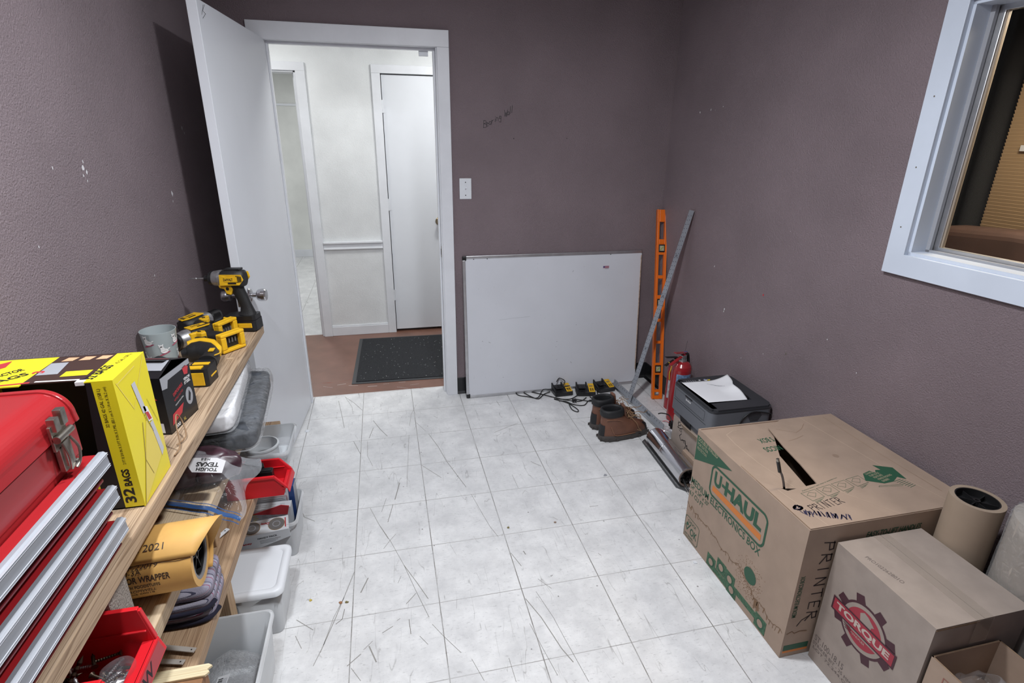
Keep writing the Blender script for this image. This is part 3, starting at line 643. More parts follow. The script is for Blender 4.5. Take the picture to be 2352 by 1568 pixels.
mb.box(W0+0.012, W0+0.026, 0.062, 0.075, Z0, Z1, M_GREYP).box(W0+0.012, W1, 0.062, 0.075, Z0+0.014, Z0+0.022, M_GREYP)
mb.build('window_jamb', win)
mb = MB(WM); mb.box(W0+0.012, W0+0.045, 0.078, 0.100, Z0+0.014, Z1, M_ALU).box(W0+0.045, W0+0.051, 0.082, 0.096, Z0+0.014, Z1, mat('tan_glazing_bead', (0.34, 0.28, 0.22), 0.5)).box(W0+0.012, W1, 0.078, 0.10, Z0+0.014, Z0+0.034, M_ALU).box(W0+0.012, W1, 0.078, 0.10, Z1-0.03, Z1-0.01, M_ALU)
mb.box(W1-0.045, W1-0.012, 0.078, 0.1, Z0+0.014, Z1-0.01, M_ALU)
mb.build('window_frame', win, bevel=0.002, label='aluminium sliding frame')
MB(WM).box(W0+0.05, W1-0.045, 0.087, 0.090, Z0+0.034, Z1-0.03, M_GLASS).build('window_pane', win)
# office beyond the glass
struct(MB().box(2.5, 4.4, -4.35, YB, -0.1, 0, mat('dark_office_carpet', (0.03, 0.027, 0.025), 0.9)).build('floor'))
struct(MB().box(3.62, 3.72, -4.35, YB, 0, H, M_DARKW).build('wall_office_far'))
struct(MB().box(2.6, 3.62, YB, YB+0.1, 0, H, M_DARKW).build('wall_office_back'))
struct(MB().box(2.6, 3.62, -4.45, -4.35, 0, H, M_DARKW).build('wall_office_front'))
bl = thing('window_blind', (3.55, -1.9, 2.05), 'tan horizontal slat blind seen through the interior window', 'window blind')
MB().box(3.50, 3.57, -3.3, -1.11, 2.05, 2.09, M_BLIND).build('head_rail', bl)
mb = MB()
for k in range(58):
    z = 2.035-k*0.0165
    mb.obox((3.53, -2.205, z), (0.0050, 0, -0.0090), (0, 1.095, 0), (0.0007, 0, 0.0004), M_BLIND)
mb.build('slats', bl); 
MB().box(3.520, 3.545, -3.3, -1.11, 1.055, 1.075, M_BLIND).build('bottom_rail', bl)
MB().box(3.508, 3.512, -1.235, -1.20, 1.545, 1.572, M_LID).build('price_tag', bl, label='small white tag clipped to the slats')
# dark drapery panel beside the blind
mb = MB()
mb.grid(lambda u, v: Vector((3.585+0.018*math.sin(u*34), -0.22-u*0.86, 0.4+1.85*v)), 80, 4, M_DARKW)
tag(mb.build('curtain'), 'black curtain hanging left of the tan blind behind the window', 'curtain')
sf = thing('sofa', (3.25, -2.3, 0), 'brown upholstered sofa back showing low behind the window glass', 'sofa')
mb = MB(); mb.prism3([(3.05, -1.15, 0.2), (3.05, -1.15, 1.16), (3.05, -1.30, 1.215), (3.05, -1.6, 1.235), (3.05, -2.6, 1.235), (3.05, -3.2, 1.18), (3.05, -3.3, 0.2)], (0.18, 0, 0), M_SOFA); mb.build('backrest', sf, bevel=0.04, seg=4)
MB().box(3.05, 3.50, -3.3, -1.15, 0.18, 0.62, M_SOFA).build('seat', sf, bevel=0.04, seg=3)
for y in (-1.25, -3.2): MB().box(3.1, 3.2, y-0.04, y+0.04, 0, 0.2, M_INK).build('leg', sf)

# light switch
sw = thing('light_switch', (0.98, YB, 1.30), 'white toggle light switch plate on the mauve wall beside the doorway', 'light switch')
MB().box(0.945, 1.014, YB-0.006, YB, 1.240, 1.356, M_LID).build('plate', sw, bevel=0.002)
mb = MB(); mb.box(0.974, 0.985, YB-0.0075, YB-0.004, 1.287, 1.309, M_LID); mb.obox((0.9795, YB-0.012, 1.302), (0.0035, 0, 0), (0, 0.008, -0.003), (0, 0.0015, 0.004), M_LID); mb.build('toggle', sw)
for z in (1.262, 1.334): MB().cyl((0.9795, YB-0.0062, z), (0.9795, YB-0.0078, z), 0.003, M_INK, 10).build('screw', sw)
# ================================================================== left side: plank shelves and what stands on them
from mathutils import noise as mnoise
def superblob(mb, M, hx, hy, hz, p, amp, freq, m, nu=40, nv=24, seed=0.0, flat=False):
    """rounded pillow / crumpled volume"""
    sg = lambda v, e: (abs(v)**e)*(1 if v >= 0 else -1)
    rings = []
    for j in range(nv+1):
        ph = -PI/2+PI*j/nv; r = []
        for i in range(nu):
            t = 2*PI*i/nu
            P = Vector((hx*sg(math.cos(ph), p)*sg(math.cos(t), p), hy*sg(math.cos(ph), p)*sg(math.sin(t), p), hz*sg(math.sin(ph), p)))
            if amp:
                q = mnoise.noise_vector(P*freq+Vector((seed, seed*1.7, 3.1)))
                P += q*amp*(0.25 if (flat and P.z < -hz*0.5) else 1)
            r.append(M @ P)
        rings.append(r)
    mb.loft(rings, m, (False, False))
def RZ(a, loc=(0, 0, 0)): return Matrix.Translation(loc) @ Matrix.Rotation(a, 4, 'Z')

sh = thing('plank_shelf', (-0.13, -2.2, 0), 'rough pine plank shelf unit of three boards along the left wall', 'shelf')
mb = MB().box(-0.272, 0.012, -3.34, -1.142, 0.838, 0.876, M_PINE); mb.build('shelf_board', sh, bevel=0.003, label='top pine board')
mb = MB().box(-0.272, 0.009, -3.34, -1.15, 0.622, 0.66, M_PINE2); mb.build('shelf_board', sh, bevel=0.003, label='middle board with a dark knot')
mb = MB().box(-0.272, 0.020, -3.34, -1.14, 0.402, 0.44, M_PINE3); mb.build('shelf_board', sh, bevel=0.003, label='lower browner board')
for (x0, x1, y0, y1, z0, z1) in ((-0.075, -0.037, -1.915, -1.865, 0.44, 0.622), (-0.075, -0.037, -1.915, -1.865, 0, 0.402), (-0.272, -0.236, -1.24, -1.15, 0, 0.402), (-0.272, -0.236, -1.24, -1.15, 0.44, 0.622), (-0.272, -0.236, -1.24, -1.15, 0.66, 0.838),
                                 (-0.272, -0.236, -3.3, -3.21, 0.44, 0.622), (-0.272, -0.236, -3.3, -3.21, 0.66, 0.838), (-0.272, -0.236, -3.3, -3.21, 0, 0.402), (-0.03, 0.008, -3.3, -3.21, 0.44, 0.622), (-0.03, 0.008, -3.3, -3.21, 0.66, 0.838), (-0.03, 0.008, -3.3, -3.21, 0, 0.402)):
    MB().box(x0, x1, y0, y1, z0, z1, M_PINEZ).build('post', sh, bevel=0.002)

# --- tool chest
ZT = 0.876
tc = thing('tool_chest', (-0.12, -2.75, ZT), 'glossy red metal tool chest with aluminium drawer rails on the top board', 'tool chest')
YE = -2.425; YN = -3.12
mb = MB(); mb.box(-0.245, -0.022, YN, YE, ZT, 1.128, M_RED)
mb.box(-0.022, -0.018, YN, YE, 1.075, 1.128, M_RED)
mb.build('body', tc, bevel=0.004)
def lidprof(y, g=0.0):
    return [(-0.247-g, y, 1.131), (-0.247-g, y, 1.172), (-0.238, y, 1.186+g)]+[(-0.058+(0.042+g)*math.sin(k*PI/28), y, 1.145+(0.042+g)*math.cos(k*PI/28)) for k in range(15)]+[(-0.014+g, y, 1.131)]
mb = MB(); mb.prism3(lidprof(YN), (0, YE-YN, 0), M_RED); mb.build('lid', tc)
mb = MB(); mb.prism3(lidprof(YE-0.008, 0.003), (0, 0.011, 0), M_RED); mb.build('lid_end_cap', tc, bevel=0.002)
for k, zr in enumerate((1.050, 0.982, 0.914)):
    dr = MB(); dr.box(-0.022, -0.006, YN, YE-0.004, zr-0.036, zr-0.006, M_DRED).box(-0.022, 0.004, YN, YE, zr+0.006, zr+0.013, M_RED).box(-0.012, 0.000, YN, YE-0.002, zr-0.040, zr-0.034, M_DRED)
    dw = dr.build('drawer', tc, bevel=0.002)
    rl = MB(); rl.prism3([(0.000, YN, zr-0.016), (0.011, YN, zr-0.016), (0.0135, YN, zr-0.013), (0.0115, YN, zr+0.013), (0.008, YN, zr+0.016), (0.000, YN, zr+0.015)], (0, YE-YN+0.004, 0), M_ALU2)
    for q in (-0.0125, -0.009, 0.0095, 0.0125): rl.box(0.0105, 0.0143-0.0000, YN, YE+0.004, zr+q-0.0007, zr+q+0.0007, mat('rail_rib', (0.48, 0.50, 0.54), 0.4, 0.3))
    rl.build('drawer_rail', dw, bevel=0.001, label='ribbed aluminium pull rail')
lt = MB()
lt.box(-0.013, -0.008, -2.508, -2.468, 1.118, 1.160, M_NICKEL).box(-0.013, -0.001, -2.505, -2.492, 1.150, 1.172, M_NICKEL).box(-0.013, -0.001, -2.484, -2.471, 1.152, 1.178, M_NICKEL)
lt.cyl((-0.004, -2.508, 1.138), (-0.004, -2.466, 1.138), 0.006, M_NICKEL, 14)
lt.box(-0.016, -0.008, -2.500, -2.472, 1.078, 1.122, M_NICKEL).box(-0.012, -0.003, -2.496, -2.477, 1.085, 1.128, M_NICKEL)
lt.tube([(-0.004, -2.497, 1.128), (0.002, -2.499, 1.105), (0.000, -2.498, 1.082)], 0.0022, M_NICKEL, 8).tube([(-0.004, -2.475, 1.128), (0.004, -2.474, 1.108), (0.003, -2.478, 1.086), (0.001, -2.488, 1.078)], 0.0022, M_NICKEL, 8)
lt.cyl((-0.006, -2.492, 1.081), (-0.006, -2.470, 1.081), 0.0045, M_NICKEL, 12)
lt.build('latch', tc, bevel=0.0012, label='worn nickel draw latch')

# --- yellow contractor bag box
yb = thing('bag_dispenser_box', (-0.13, -2.24, ZT), 'tall bright yellow card box of thirty-two contractor bags torn open beside the tool chest', 'box')
X0, X1, Y0, Y1, ZB, ZH = -0.268, 0.0, -2.317, -2.170, ZT+0.001, 1.154
mb = MB(); t = 0.002
mb.box(X1-t, X1, Y0, Y1, ZB, ZH, M_YBOX)                       # face towards the room
mb.box(X0, X0+t, Y0, Y1, ZB, ZH, M_YBOX).box(X0, X1-t, Y1-t, Y1, ZB, ZH, M_INK).box(X0, X1-t, Y0, Y1-t, ZB, ZB+t, M_INK)  # back and bottom coloured black to stand for the dark inside of the box
mb.box(-0.047, X1-t, Y0, Y1-t, ZH-t, ZH, M_YBOX)               # top, in printed panels
mb.box(-0.150, -0.047, Y0+0.012, Y1-t, ZH-t, ZH, mat('dark_brown_print', (0.05, 0.025, 0.02), 0.4))
mb.box(X0+t, -0.150, Y0+0.004, Y1-t, ZH-t, ZH, M_YBOX)
mb.box(-0.035, X1-t, Y0, Y0+t, ZB, ZH-t, M_YBOX)               # narrow side: yellow, black and yellow bands
mb.prism3([(-0.035, Y0, ZB), (-0.035, Y0, ZH-t), (-0.044, Y0, ZH-t), (-0.050, Y0, 1.08), (-0.056, Y0, 1.0), (-0.068, Y0, 0.955), (-0.068, Y0, ZB)], (0, t, 0), M_INK)
mb.box(-0.086, -0.068, Y0, Y0+t, ZB, 0.952, M_YBOX).box(-0.100, -0.086, Y0, Y0+t, ZB, 0.945, M_REDP).box(X0+t, -0.100, Y0, Y0+t, ZB, 0.935, M_INK)
yt_ = Y0-0.0004
mb.text('32', (-0.012, yt_, ZB+0.012), (0, 0, 1), (-1, 0, 0), 0.020, M_INK, w=0.034, bold=0.03)
mb.text('BAGS', (-0.012, yt_, ZB+0.051), (0, 0, 1), (-1, 0, 0), 0.014, M_INK, w=0.038, bold=0.03)
mb.text('2 FT 8 3/4 IN X 3 FT 9 IN X 3 MIL (83.1 cm X 1.14 m X 76.2 um)', (-0.012, yt_, ZB+0.100), (0, 0, 1), (-1, 0, 0), 0.0068, M_INK, w=0.165)
mb.text('32 BAGS 42 GAL (158 L)', (-0.022, yt_, ZB+0.182), (0, 0, 1), (-1, 0, 0), 0.0078, M_INK, w=0.080)
mb.text('ONE-BY-ONE DISPENSING', (-0.072, yt_, ZB+0.004), (0, 0, 1), (-1, 0, 0), 0.0075, M_INK, w=0.066, bold=0.01)
zt_ = ZH+0.0004
mb.text('32 BAGS', (-0.036, Y0+0.010, zt_), (0.16, 1, 0), (-1, 0.16, 0), 0.019, M_INK, w=0.068, bold=0.03)
mb.text('42 GAL (158 L)', (-0.020, Y0+0.085, zt_), (0.1, 1, 0), (-1, 0.1, 0), 0.010, M_INK, w=0.052)
mb.text('CONTRACTOR', (-0.235, Y0+0.02, zt_), (1, 1.1, 0), (-1.1, 1, 0), 0.016, M_INK, w=0.085, bold=0.03)
mb.text('BAGS', (-0.200, Y0+0.012, zt_), (1, 1.1, 0), (-1.1, 1, 0), 0.018, M_INK, w=0.062, bold=0.03)
mb.poly([(-0.262, Y0+0.055, zt_), (-0.222, Y0+0.105, zt_), (-0.228, Y0+0.138, zt_), (-0.266, Y0+0.10, zt_)], M_REDP)
for k in range(3): mb.poly([(-0.135+k*0.030, Y1-0.030, zt_), (-0.115+k*0.030, Y1-0.030, zt_), (-0.110+k*0.030, Y1-0.012, zt_), (-0.130+k*0.030, Y1-0.010, zt_)], M_SKIN)
mb.poly([(-0.146, Y0+0.05, zt_), (-0.110, Y0+0.05, zt_), (-0.118, Y0+0.11, zt_), (-0.148, Y0+0.11, zt_)], M_GREYP)
mb.text('3', (-0.138, Y0+0.06, zt_+0.0002), (0, 1, 0), (-1, 0, 0), 0.02, M_REDP, bold=0.04)
mb.poly([(-0.10, Y0+0.035, zt_), (-0.055, Y0+0.035, zt_), (-0.055, Y0+0.060, zt_), (-0.10, Y0+0.060, zt_)], M_YBOX)
mb.stroke([(-0.245, Y0+0.006, zt_), (-0.14, Y0+0.016, zt_)], 0.006, M_REDP, (0, 0, 1)); mb.stroke([(-0.13, Y0+0.018, zt_), (-0.06, Y0+0.014, zt_)], 0.005, M_WHITE, (0, 0, 1))
mb.box(-0.060, -0.046, Y0-0.001, Y0+0.010, ZH-0.006, ZH+0.001, M_WHITE)
# folds, tape and small print on the big yellow face
xt_ = X1+0.0005; n_ = (1, 0, 0); W = M_YBOX2
mb.stroke([(xt_, Y0+0.008, ZH-0.010), (xt_, Y0+0.052, ZH-0.085), (xt_, Y1-0.010, ZH-0.004)], 0.0016, W, n_)
mb.stroke([(xt_, Y0+0.012, ZH-0.014), (xt_, Y1-0.055, ZH-0.010)], 0.002, W, n_)
mb.poly([(xt_, Y0+0.002, ZB+0.001), (xt_, Y1-0.060, ZB+0.150), (xt_, Y1-0.002, ZB+0.070), (xt_, Y1-0.001, ZB+0.06), (xt_, Y1-0.02, ZB+0.04), (xt_, Y0+0.02, ZB+0.001)][0:4], mat('worn_yellow_flap', (0.78, 0.63, 0.11), 0.42))
mb.stroke([(xt_+.0003, Y0+0.004, ZB+0.003), (xt_+.0003, Y0+0.046, ZB+0.080), (xt_+.0003, Y0+0.070, ZB+0.152)], 0.0022, mat('crease_brown', (0.35, 0.26, 0.05), 0.7), n_)
mb.stroke([(xt_+.0003, Y0+0.046, ZB+0.080), (xt_+.0003, Y0+0.065, ZB+0.035)], 0.0016, MATS['crease_brown'], n_)
mb.poly([(xt_+.0004, Y0+0.062, ZB+0.24), (xt_+.0004, Y0+0.078, ZB+0.24), (xt_+.0004, Y0+0.098, ZB+0.165), (xt_+.0004, Y0+0.082, ZB+0.165)], M_GREYP if False else mat('silver_tape', (0.55, 0.55, 0.58), 0.4))
mb.poly([(xt_+.0004, Y0+0.100, ZB+0.135), (xt_+.0004, Y0+0.114, ZB+0.135), (xt_+.0004, Y0+0.134, ZB+0.055), (xt_+.0004, Y0+0.120, ZB+0.045)], MATS['silver_tape'])
mb.poly([(xt_+.0004, Y0+0.086, ZB+0.180), (xt_+.0004, Y0+0.104, ZB+0.172), (xt_+.0004, Y0+0.116, ZB+0.135), (xt_+.0004, Y0+0.096, ZB+0.140)], M_WHITE)
mb.poly([(xt_+.0006, Y0+0.090, ZB+0.165), (xt_+.0006, Y0+0.103, ZB+0.160), (xt_+.0006, Y0+0.112, ZB+0.140), (xt_+.0006, Y0+0.098, ZB+0.143)], M_REDP)
mb.text('Poly-America', (xt_+.0004, Y0+0.080, ZB+0.160), (0, 0.5, -1), (0, 1, 0.5), 0.006, M_INK, w=0.055)
mb.text('www.poly-america.com', (xt_+.0004, Y0+0.108, ZB+0.185), (0, 0.42, -1), (0, 1, 0.42), 0.004, M_INK, w=0.07)
mb.build('carton', yb)

# --- black glove box
e1 = Vector((0.178, 0.984, 0)); e2 = Vector((-0.984, 0.178, 0)); C0 = Vector((-0.044, -2.018, ZT+0.001))
GM = Matrix(((e2.x, -e1.x, 0, C0.x), (e2.y, -e1.y, 0, C0.y), (0, 0, 1, C0.z), (0, 0, 0, 1)))
# local: +x goes back to the wall, -y along the front face (far end), z up
GM = Matrix(((e1.x, e2.x, 0, C0.x), (e1.y, e2.y, 0, C0.y), (0, 0, 1, C0.z), (0, 0, 0, 1)))   # +x along front face, +y to the wall
gb = thing('glove_box', tuple(C0), 'small black card box with grey and red print and lifted flaps behind the yellow box', 'box')
mb = MB(GM); L_, D_, HH = 0.135, 0.20, 0.150; t = 0.002; BK = mat('black_gloss_card', (0.008, 0.008, 0.010), 0.28)
mb.box(0, L_, 0, t, 0, HH, BK).box(0, L_, D_-t, D_, 0, HH, BK).box(0, t, t, D_-t, 0, HH, BK).box(L_-t, L_, t, D_-t, 0, HH, BK).box(0, L_, 0, D_, 0, t, BK)
mb.box(0.02, L_-t, 0.02, D_, HH-0.035, HH-0.033, M_INK)
fy = -0.0005; r_ = (1, 0, 0); u_ = (0, 0, 1)
mb.poly([(0.0, fy, HH), (0.0, fy, HH-0.030), (0.022, fy, HH-0.034), (0.030, fy, HH-0.016), (L_, fy, HH-0.014), (L_, fy, HH)], M_GREYP)
mb.poly([(0.098, fy, HH-0.012), (0.112, fy, HH-0.010), (0.126, fy, HH-0.018), (0.118, fy, HH-0.036), (0.102, fy, HH-0.032)], M_REDP)
mb.text('VENOM', (0.095, fy, HH-0.048), r_, u_, 0.008, M_WHITE, w=0.030, bold=0.02).text('STEEL', (0.095, fy, HH-0.058), r_, u_, 0.008, M_WHITE, w=0.030, bold=0.02)
mb.text('DISPOSABLE', (0.040, fy, HH-0.066), (1, 0, 0.25), (-0.25, 0, 1), 0.009, M_REDP, w=0.048, bold=0.02)
mb.text('NITRILE GLOVES', (0.040, fy, HH-0.080), (1, 0, 0.25), (-0.25, 0, 1), 0.006, M_REDP, w=0.045)
mb.text('PREMIUM INDUSTRIAL', (0.04, fy, HH-0.092), (1, 0, 0.2), (-0.2, 0, 1), 0.004, M_WHITE, w=0.042)
mb.poly([(0.012, fy, 0.018), (0.060, fy, 0.030), (0.075, fy, 0.052), (0.020, fy, 0.044)], M_REDP)
P = [(0.106+0.017*math.cos(a), fy, 0.056+0.024*math.sin(a)) for a in [2*PI*i/20 for i in range(20)]]; mb.poly(P, M_GREYP)
mb.poly([(0.098, fy-.0003, 0.046), (0.106, fy-.0003, 0.042), (0.114, fy-.0003, 0.060), (0.108, fy-.0003, 0.072)], M_INK)
mb.text('200', (0.022, fy, 0.004), r_, u_, 0.010, M_WHITE, w=0.022, bold=0.02).text('XL', (0.060, fy, 0.006), r_, u_, 0.008, mat('gold_print', (0.55, 0.42, 0.08), 0.5), w=0.012, bold=0.02)
# side towards the camera
sx = -0.0005; rs = (0, -1, 0)
mb.text('VENOM', (sx, 0.100, 0.078), rs, u_, 0.014, M_WHITE, w=0.062, bold=0.02).text('STEEL', (sx, 0.090, 0.060), rs, u_, 0.013, M_WHITE, w=0.052, bold=0.02)
mb.poly([(sx, 0.075, 0.094), (sx, 0.068, 0.112), (sx, 0.050, 0.118), (sx, 0.030, 0.108), (sx, 0.016, 0.094)], M_REDP)
mb.poly([(sx, 0.055, 0.006), (sx, 0.055, 0.034), (sx, 0.014, 0.030), (sx, 0.014, 0.004)], M_WHITE)
for k in range(9): mb.poly([(sx-.0003, 0.046-k*0.0028, 0.012), (sx-.0003, 0.046-k*0.0028, 0.029), (sx-.0003, 0.0448-k*0.0028, 0.029), (sx-.0003, 0.0448-k*0.0028, 0.012)], M_INK)
mb.build('carton', gb)
mb = MB(GM); mb.prism3([(0.0, 0.002, HH), (0.0, 0.125, HH), (0.075, 0.11, HH+0.018), (0.080, 0.010, HH+0.018)], (0, 0, 0.0015), BK)
mb.poly([(0.030, 0.010, HH+0.0095), (0.074, 0.012, HH+0.0195), (0.074, 0.10, HH+0.0195), (0.030, 0.110, HH+0.0095)], M_GREYP); mb.build('flap', gb, label='lifted near flap with grey band')
mb = MB(GM); mb.prism3([(L_, 0.004, HH), (L_, D_, HH), (L_-0.075, D_-0.01, HH+0.022), (L_-0.075, 0.020, HH+0.022)], (0, 0, 0.0015), BK)
mb.stroke([(L_-0.035, 0.03, HH+0.0125), (L_-0.035, 0.18, HH+0.0125)], 0.007, M_REDP, (0.3, 0, 1)); mb.build('flap', gb, label='lifted far flap with red line')

# --- frosted cup with dog pictures
cp = thing('cup', (-0.218, -1.520, ZT), 'frosted plastic cup printed with small white dogs on the top board by the wall', 'cup')
mb = MB(); cx, cy = -0.218, -1.520; R0, R1, HC = 0.040, 0.051, 0.118
mb.lathe([(R0, 0.0), (R1, HC), (R1-0.002, HC), (R0-0.002, 0.004)], M_FROST, 40, (cx, cy, ZT+0.001), (0, 0, 1), caps=False)
mb.cyl((cx, cy, ZT+0.001), (cx, cy, ZT+0.004), R0, M_FROST, 40)
def on_cup(a, z, off=0.0012):
    r = R0+(R1-R0)*z/HC+off; return Vector((cx+r*math.cos(a), cy+r*math.sin(a), ZT+z))
def cup_blob(a, z, w, h, m, n=12, tilt=0.0, off=0.0012):
    P = []
    for i in range(n):
        t_ = 2*PI*i/n; dx = w*math.cos(t_); dz = h*math.sin(t_); dx, dz = dx*math.cos(tilt)-dz*math.sin(tilt), dx*math.sin(tilt)+dz*math.cos(tilt)
        P.append(on_cup(a+dx/0.046, z+dz, off))
    mb.poly(P, m)
DOG = mat('white_dog_print', (0.75, 0.76, 0.76), 0.6); PINK = mat('pink_print', (0.42, 0.06, 0.12), 0.6)
for a, z in ((-1.05, 0.060), (0.15, 0.030), (-2.3, 0.035), (-0.2, 0.085), (-1.9, 0.09)):
    cup_blob(a, z, 0.011, 0.008, DOG); cup_blob(a-0.16, z+0.016, 0.006, 0.006, DOG); cup_blob(a-0.27, z+0.021, 0.0018, 0.0028, DOG, tilt=0.5); cup_blob(a-0.06, z+0.021, 0.0018, 0.0028, DOG, tilt=-0.5); cup_blob(a-0.10, z+0.006, 0.006, 0.008, DOG); cup_blob(a+0.28, z+0.006, 0.004, 0.002, DOG, tilt=0.5)
    cup_blob(a-0.16, z+0.015, 0.0035, 0.0015, M_INK, off=0.0016); cup_blob(a, z-0.009, 0.017, 0.0022, PINK, tilt=0.3, off=0.0016)
mb.build('body', cp)

# --- cordless tools
def sweep(mb, P, R, m, n=18, side=(0, 1, 0), pw=2.4):
    P = [Vector(p) for p in P]; side = Vector(side); rings = []
    for i, p in enumerate(P):
        d = (P[min(i+1, len(P)-1)]-P[max(i-1, 0)]).normalized(); b = d.cross(side).normalized()
        r = []
        for k in range(n):
            t_ = 2*PI*k/n; c_ = math.cos(t_); s_ = math.sin(t_)
            cx_ = abs(c_)**(2/pw)*(1 if c_ >= 0 else -1); sx_ = abs(s_)**(2/pw)*(1 if s_ >= 0 else -1)
            r.append(p+side*cx_*R[i][0]+b*sx_*R[i][1])
        rings.append(r)
    mb.loft(rings, m)
def impact_driver(M, label, battery=False, chuck_long=False, bit=True, name='impact_driver'):
    root = thing(name, tuple(M.translation), label, 'power tool', None)
    b = lambda: MB(M)
    # motor housing along x (nose at +x), handle down -z
    mb = b(); sweep(mb, [(-0.052, 0, 0), (-0.047, 0, 0), (-0.02, 0, 0), (0.02, 0, 0), (0.035, 0, 0)], [(0.018, 0.020), (0.027, 0.030), (0.031, 0.034), (0.031, 0.033), (0.029, 0.029)], M_RUB); mb.build('motor_housing', root)
    for s_ in (-1, 1):
        mb = b()
        mb.prism3([(-0.050, s_*0.0285, 0.018), (0.028, s_*0.0305, 0.020), (0.032, s_*0.0305, -0.020), (-0.040, s_*0.0295, -0.020), (-0.055, s_*0.026, -0.002)], (0, s_*0.0035, 0), M_YEL)
        mb.prism3([(-0.035, s_*0.0335, 0.011), (0.012, s_*0.0345, 0.012), (0.012, s_*0.0345, -0.006), (-0.035, s_*0.0335, -0.007)], (0, s_*0.0006, 0), M_YEL)
        mb.text('DeWALT', (-0.006+0.020*s_*-1*-1 if s_ > 0 else -0.028, s_*0.0352, -0.003), (-s_, 0, 0), (0, 0, 1), 0.010, M_INK, w=0.034, bold=0.03)
        mb.box(-0.03, 0.0, s_*0.0338, s_*0.0350, -0.015, -0.009, M_INK)
        for k in range(4): mb.box(-0.050+k*0.005, -0.047+k*0.005, s_*0.0320, s_*0.0330, -0.008-k*0.001, 0.012+k*0.001, M_INK)
        mb.build('side_cover', root, bevel=0.001)
    MB(M).box(-0.042, 0.018, -0.014, 0.014, 0.030, 0.038, M_BLACK).build('top_grip', root, bevel=0.003)
    mb = b(); mb.lathe([(0.031, 0.0), (0.031, 0.012), (0.027, 0.035), (0.022, 0.042)], M_GREYM, 28, (0.030, 0, 0), (1, 0, 0)); mb.build('gear_case', root, label='scuffed grey metal gear case')
    mb = b()
    if chuck_long:
        mb.lathe([(0.023, 0), (0.025, 0.006), (0.025, 0.04), (0.022, 0.05), (0.012, 0.058), (0.006, 0.060)], M_BLACK, 28, (0.070, 0, 0), (1, 0, 0))
    else:
        mb.lathe([(0.026, 0), (0.026, 0.010), (0.020, 0.014), (0.011, 0.016), (0.011, 0.032), (0.007, 0.034)], M_BLACK, 28, (0.068, 0, 0), (1, 0, 0))
    mb.build('chuck', root)
    if bit:
        mb = b(); mb.lathe([(0.003, 0), (0.003, 0.030), (0.0045, 0.032), (0.0042, 0.036), (0.0025, 0.040), (0.0012, 0.062), (0.0, 0.064)], M_GREYM, 10, (0.100, 0, 0), (1, 0, 0)); mb.build('driver_bit', root)
    # handle, yellow throat, trigger
    mb = b(); sweep(mb, [(-0.012, 0, -0.020), (-0.016, 0, -0.045), (-0.026, 0, -0.075), (-0.034, 0, -0.105), (-0.036, 0, -0.128), (-0.034, 0, -0.140)], [(0.021, 0.026), (0.018, 0.022), (0.017, 0.021), (0.0165, 0.020), (0.019, 0.026), (0.024, 0.034)], M_RUB); mb.build('handle', root)
    mb = b(); mb.prism3([(0.000, -0.0225, -0.018), (0.045, -0.0225, -0.022), (0.042, -0.0225, -0.033), (0.026, -0.0225, -0.036), (0.020, -0.0225, -0.055), (0.004, -0.0225, -0.060), (-0.006, -0.0225, -0.040)], (0, 0.045, 0), M_YEL); mb.cyl((0.012, -0.024, -0.035), (0.012, 0.024, -0.035), 0.006, M_BLACK, 12); mb.build('throat', root, bevel=0.003)
    mb = b(); mb.prism3([(0.022, -0.009, -0.034), (0.036, -0.009, -0.038), (0.028, -0.009, -0.052), (0.030, -0.009, -0.064), (0.006, -0.009, -0.062)], (0, 0.018, 0), M_BLACK); mb.build('trigger', root, bevel=0.002)
    if battery:
        mb = b(); mb.prism([(q[0]+0.004, q[1]) for q in rrect(-0.075, 0.040, -0.033, 0.033, 0.012)], -0.158, -0.140, M_BLACK); mb.box(0.015, 0.046, -0.0345, 0.0345, -0.156, -0.142, M_YEL); mb.build('foot', root, bevel=0.003)
        mb = b(); mb.prism(rrect(-0.072, 0.048, -0.036, 0.036, 0.012), -0.198, -0.159, M_BLACK); mb.box(-0.060, 0.036, -0.0372, 0.0372, -0.186, -0.166, M_YEL); mb.box(0.03, 0.050, -0.016, 0.016, -0.19, -0.168, M_YEL); mb.build('battery', root, bevel=0.003)
    else:
        mb = b(); mb.tubec((0, 0, 0), (0, 0, 0.001), 0.001, 0.0005, M_BLACK, 6)
        mb = b()
        x0, x1, w_ = -0.062, 0.030, 0.033
        mb.box(x0, x1, -w_, w_, -0.148, -0.140, M_YEL).box(x0, x1, -w_, -w_+0.011, -0.168, -0.148, M_YEL).box(x0, x1, w_-0.011, w_, -0.168, -0.148, M_YEL).box(x0, x0+0.018, -w_+0.011, w_-0.011, -0.168, -0.148, M_YEL).box(x1-0.020, x1, -w_+0.011, w_-0.011, -0.168, -0.148, M_YEL)
        mb.build('foot', root, bevel=0.003, label='empty yellow battery socket')
        mb = b(); mb.box(x0+0.0185, x1-0.0205, -w_+0.0115, w_-0.0115, -0.152, -0.1483, M_INK)
        for k in range(4): mb.box(-0.032+k*0.012, -0.029+k*0.012, -0.004, 0.012, -0.158, -0.150, M_GREYM)
        mb.build('terminal', root)
    return root
def axes(o, x, z):  # matrix from forward and up
    x = Vector(x).normalized(); z = Vector(z); z = (z-x*z.dot(x)).normalized(); y = z.cross(x)
    return Matrix(((x.x, y.x, z.x, o[0]), (x.y, y.y, z.y, o[1]), (x.z, y.z, z.z, o[2]), (0, 0, 0, 1)))
impact_driver(axes((-0.060, -1.195, ZT+0.2005), (-0.975, 0.222, -0.03), (0.0, 0.0, 1)), 'yellow and black cordless impact driver standing upright on its battery, drill bit pointing left', battery=True)
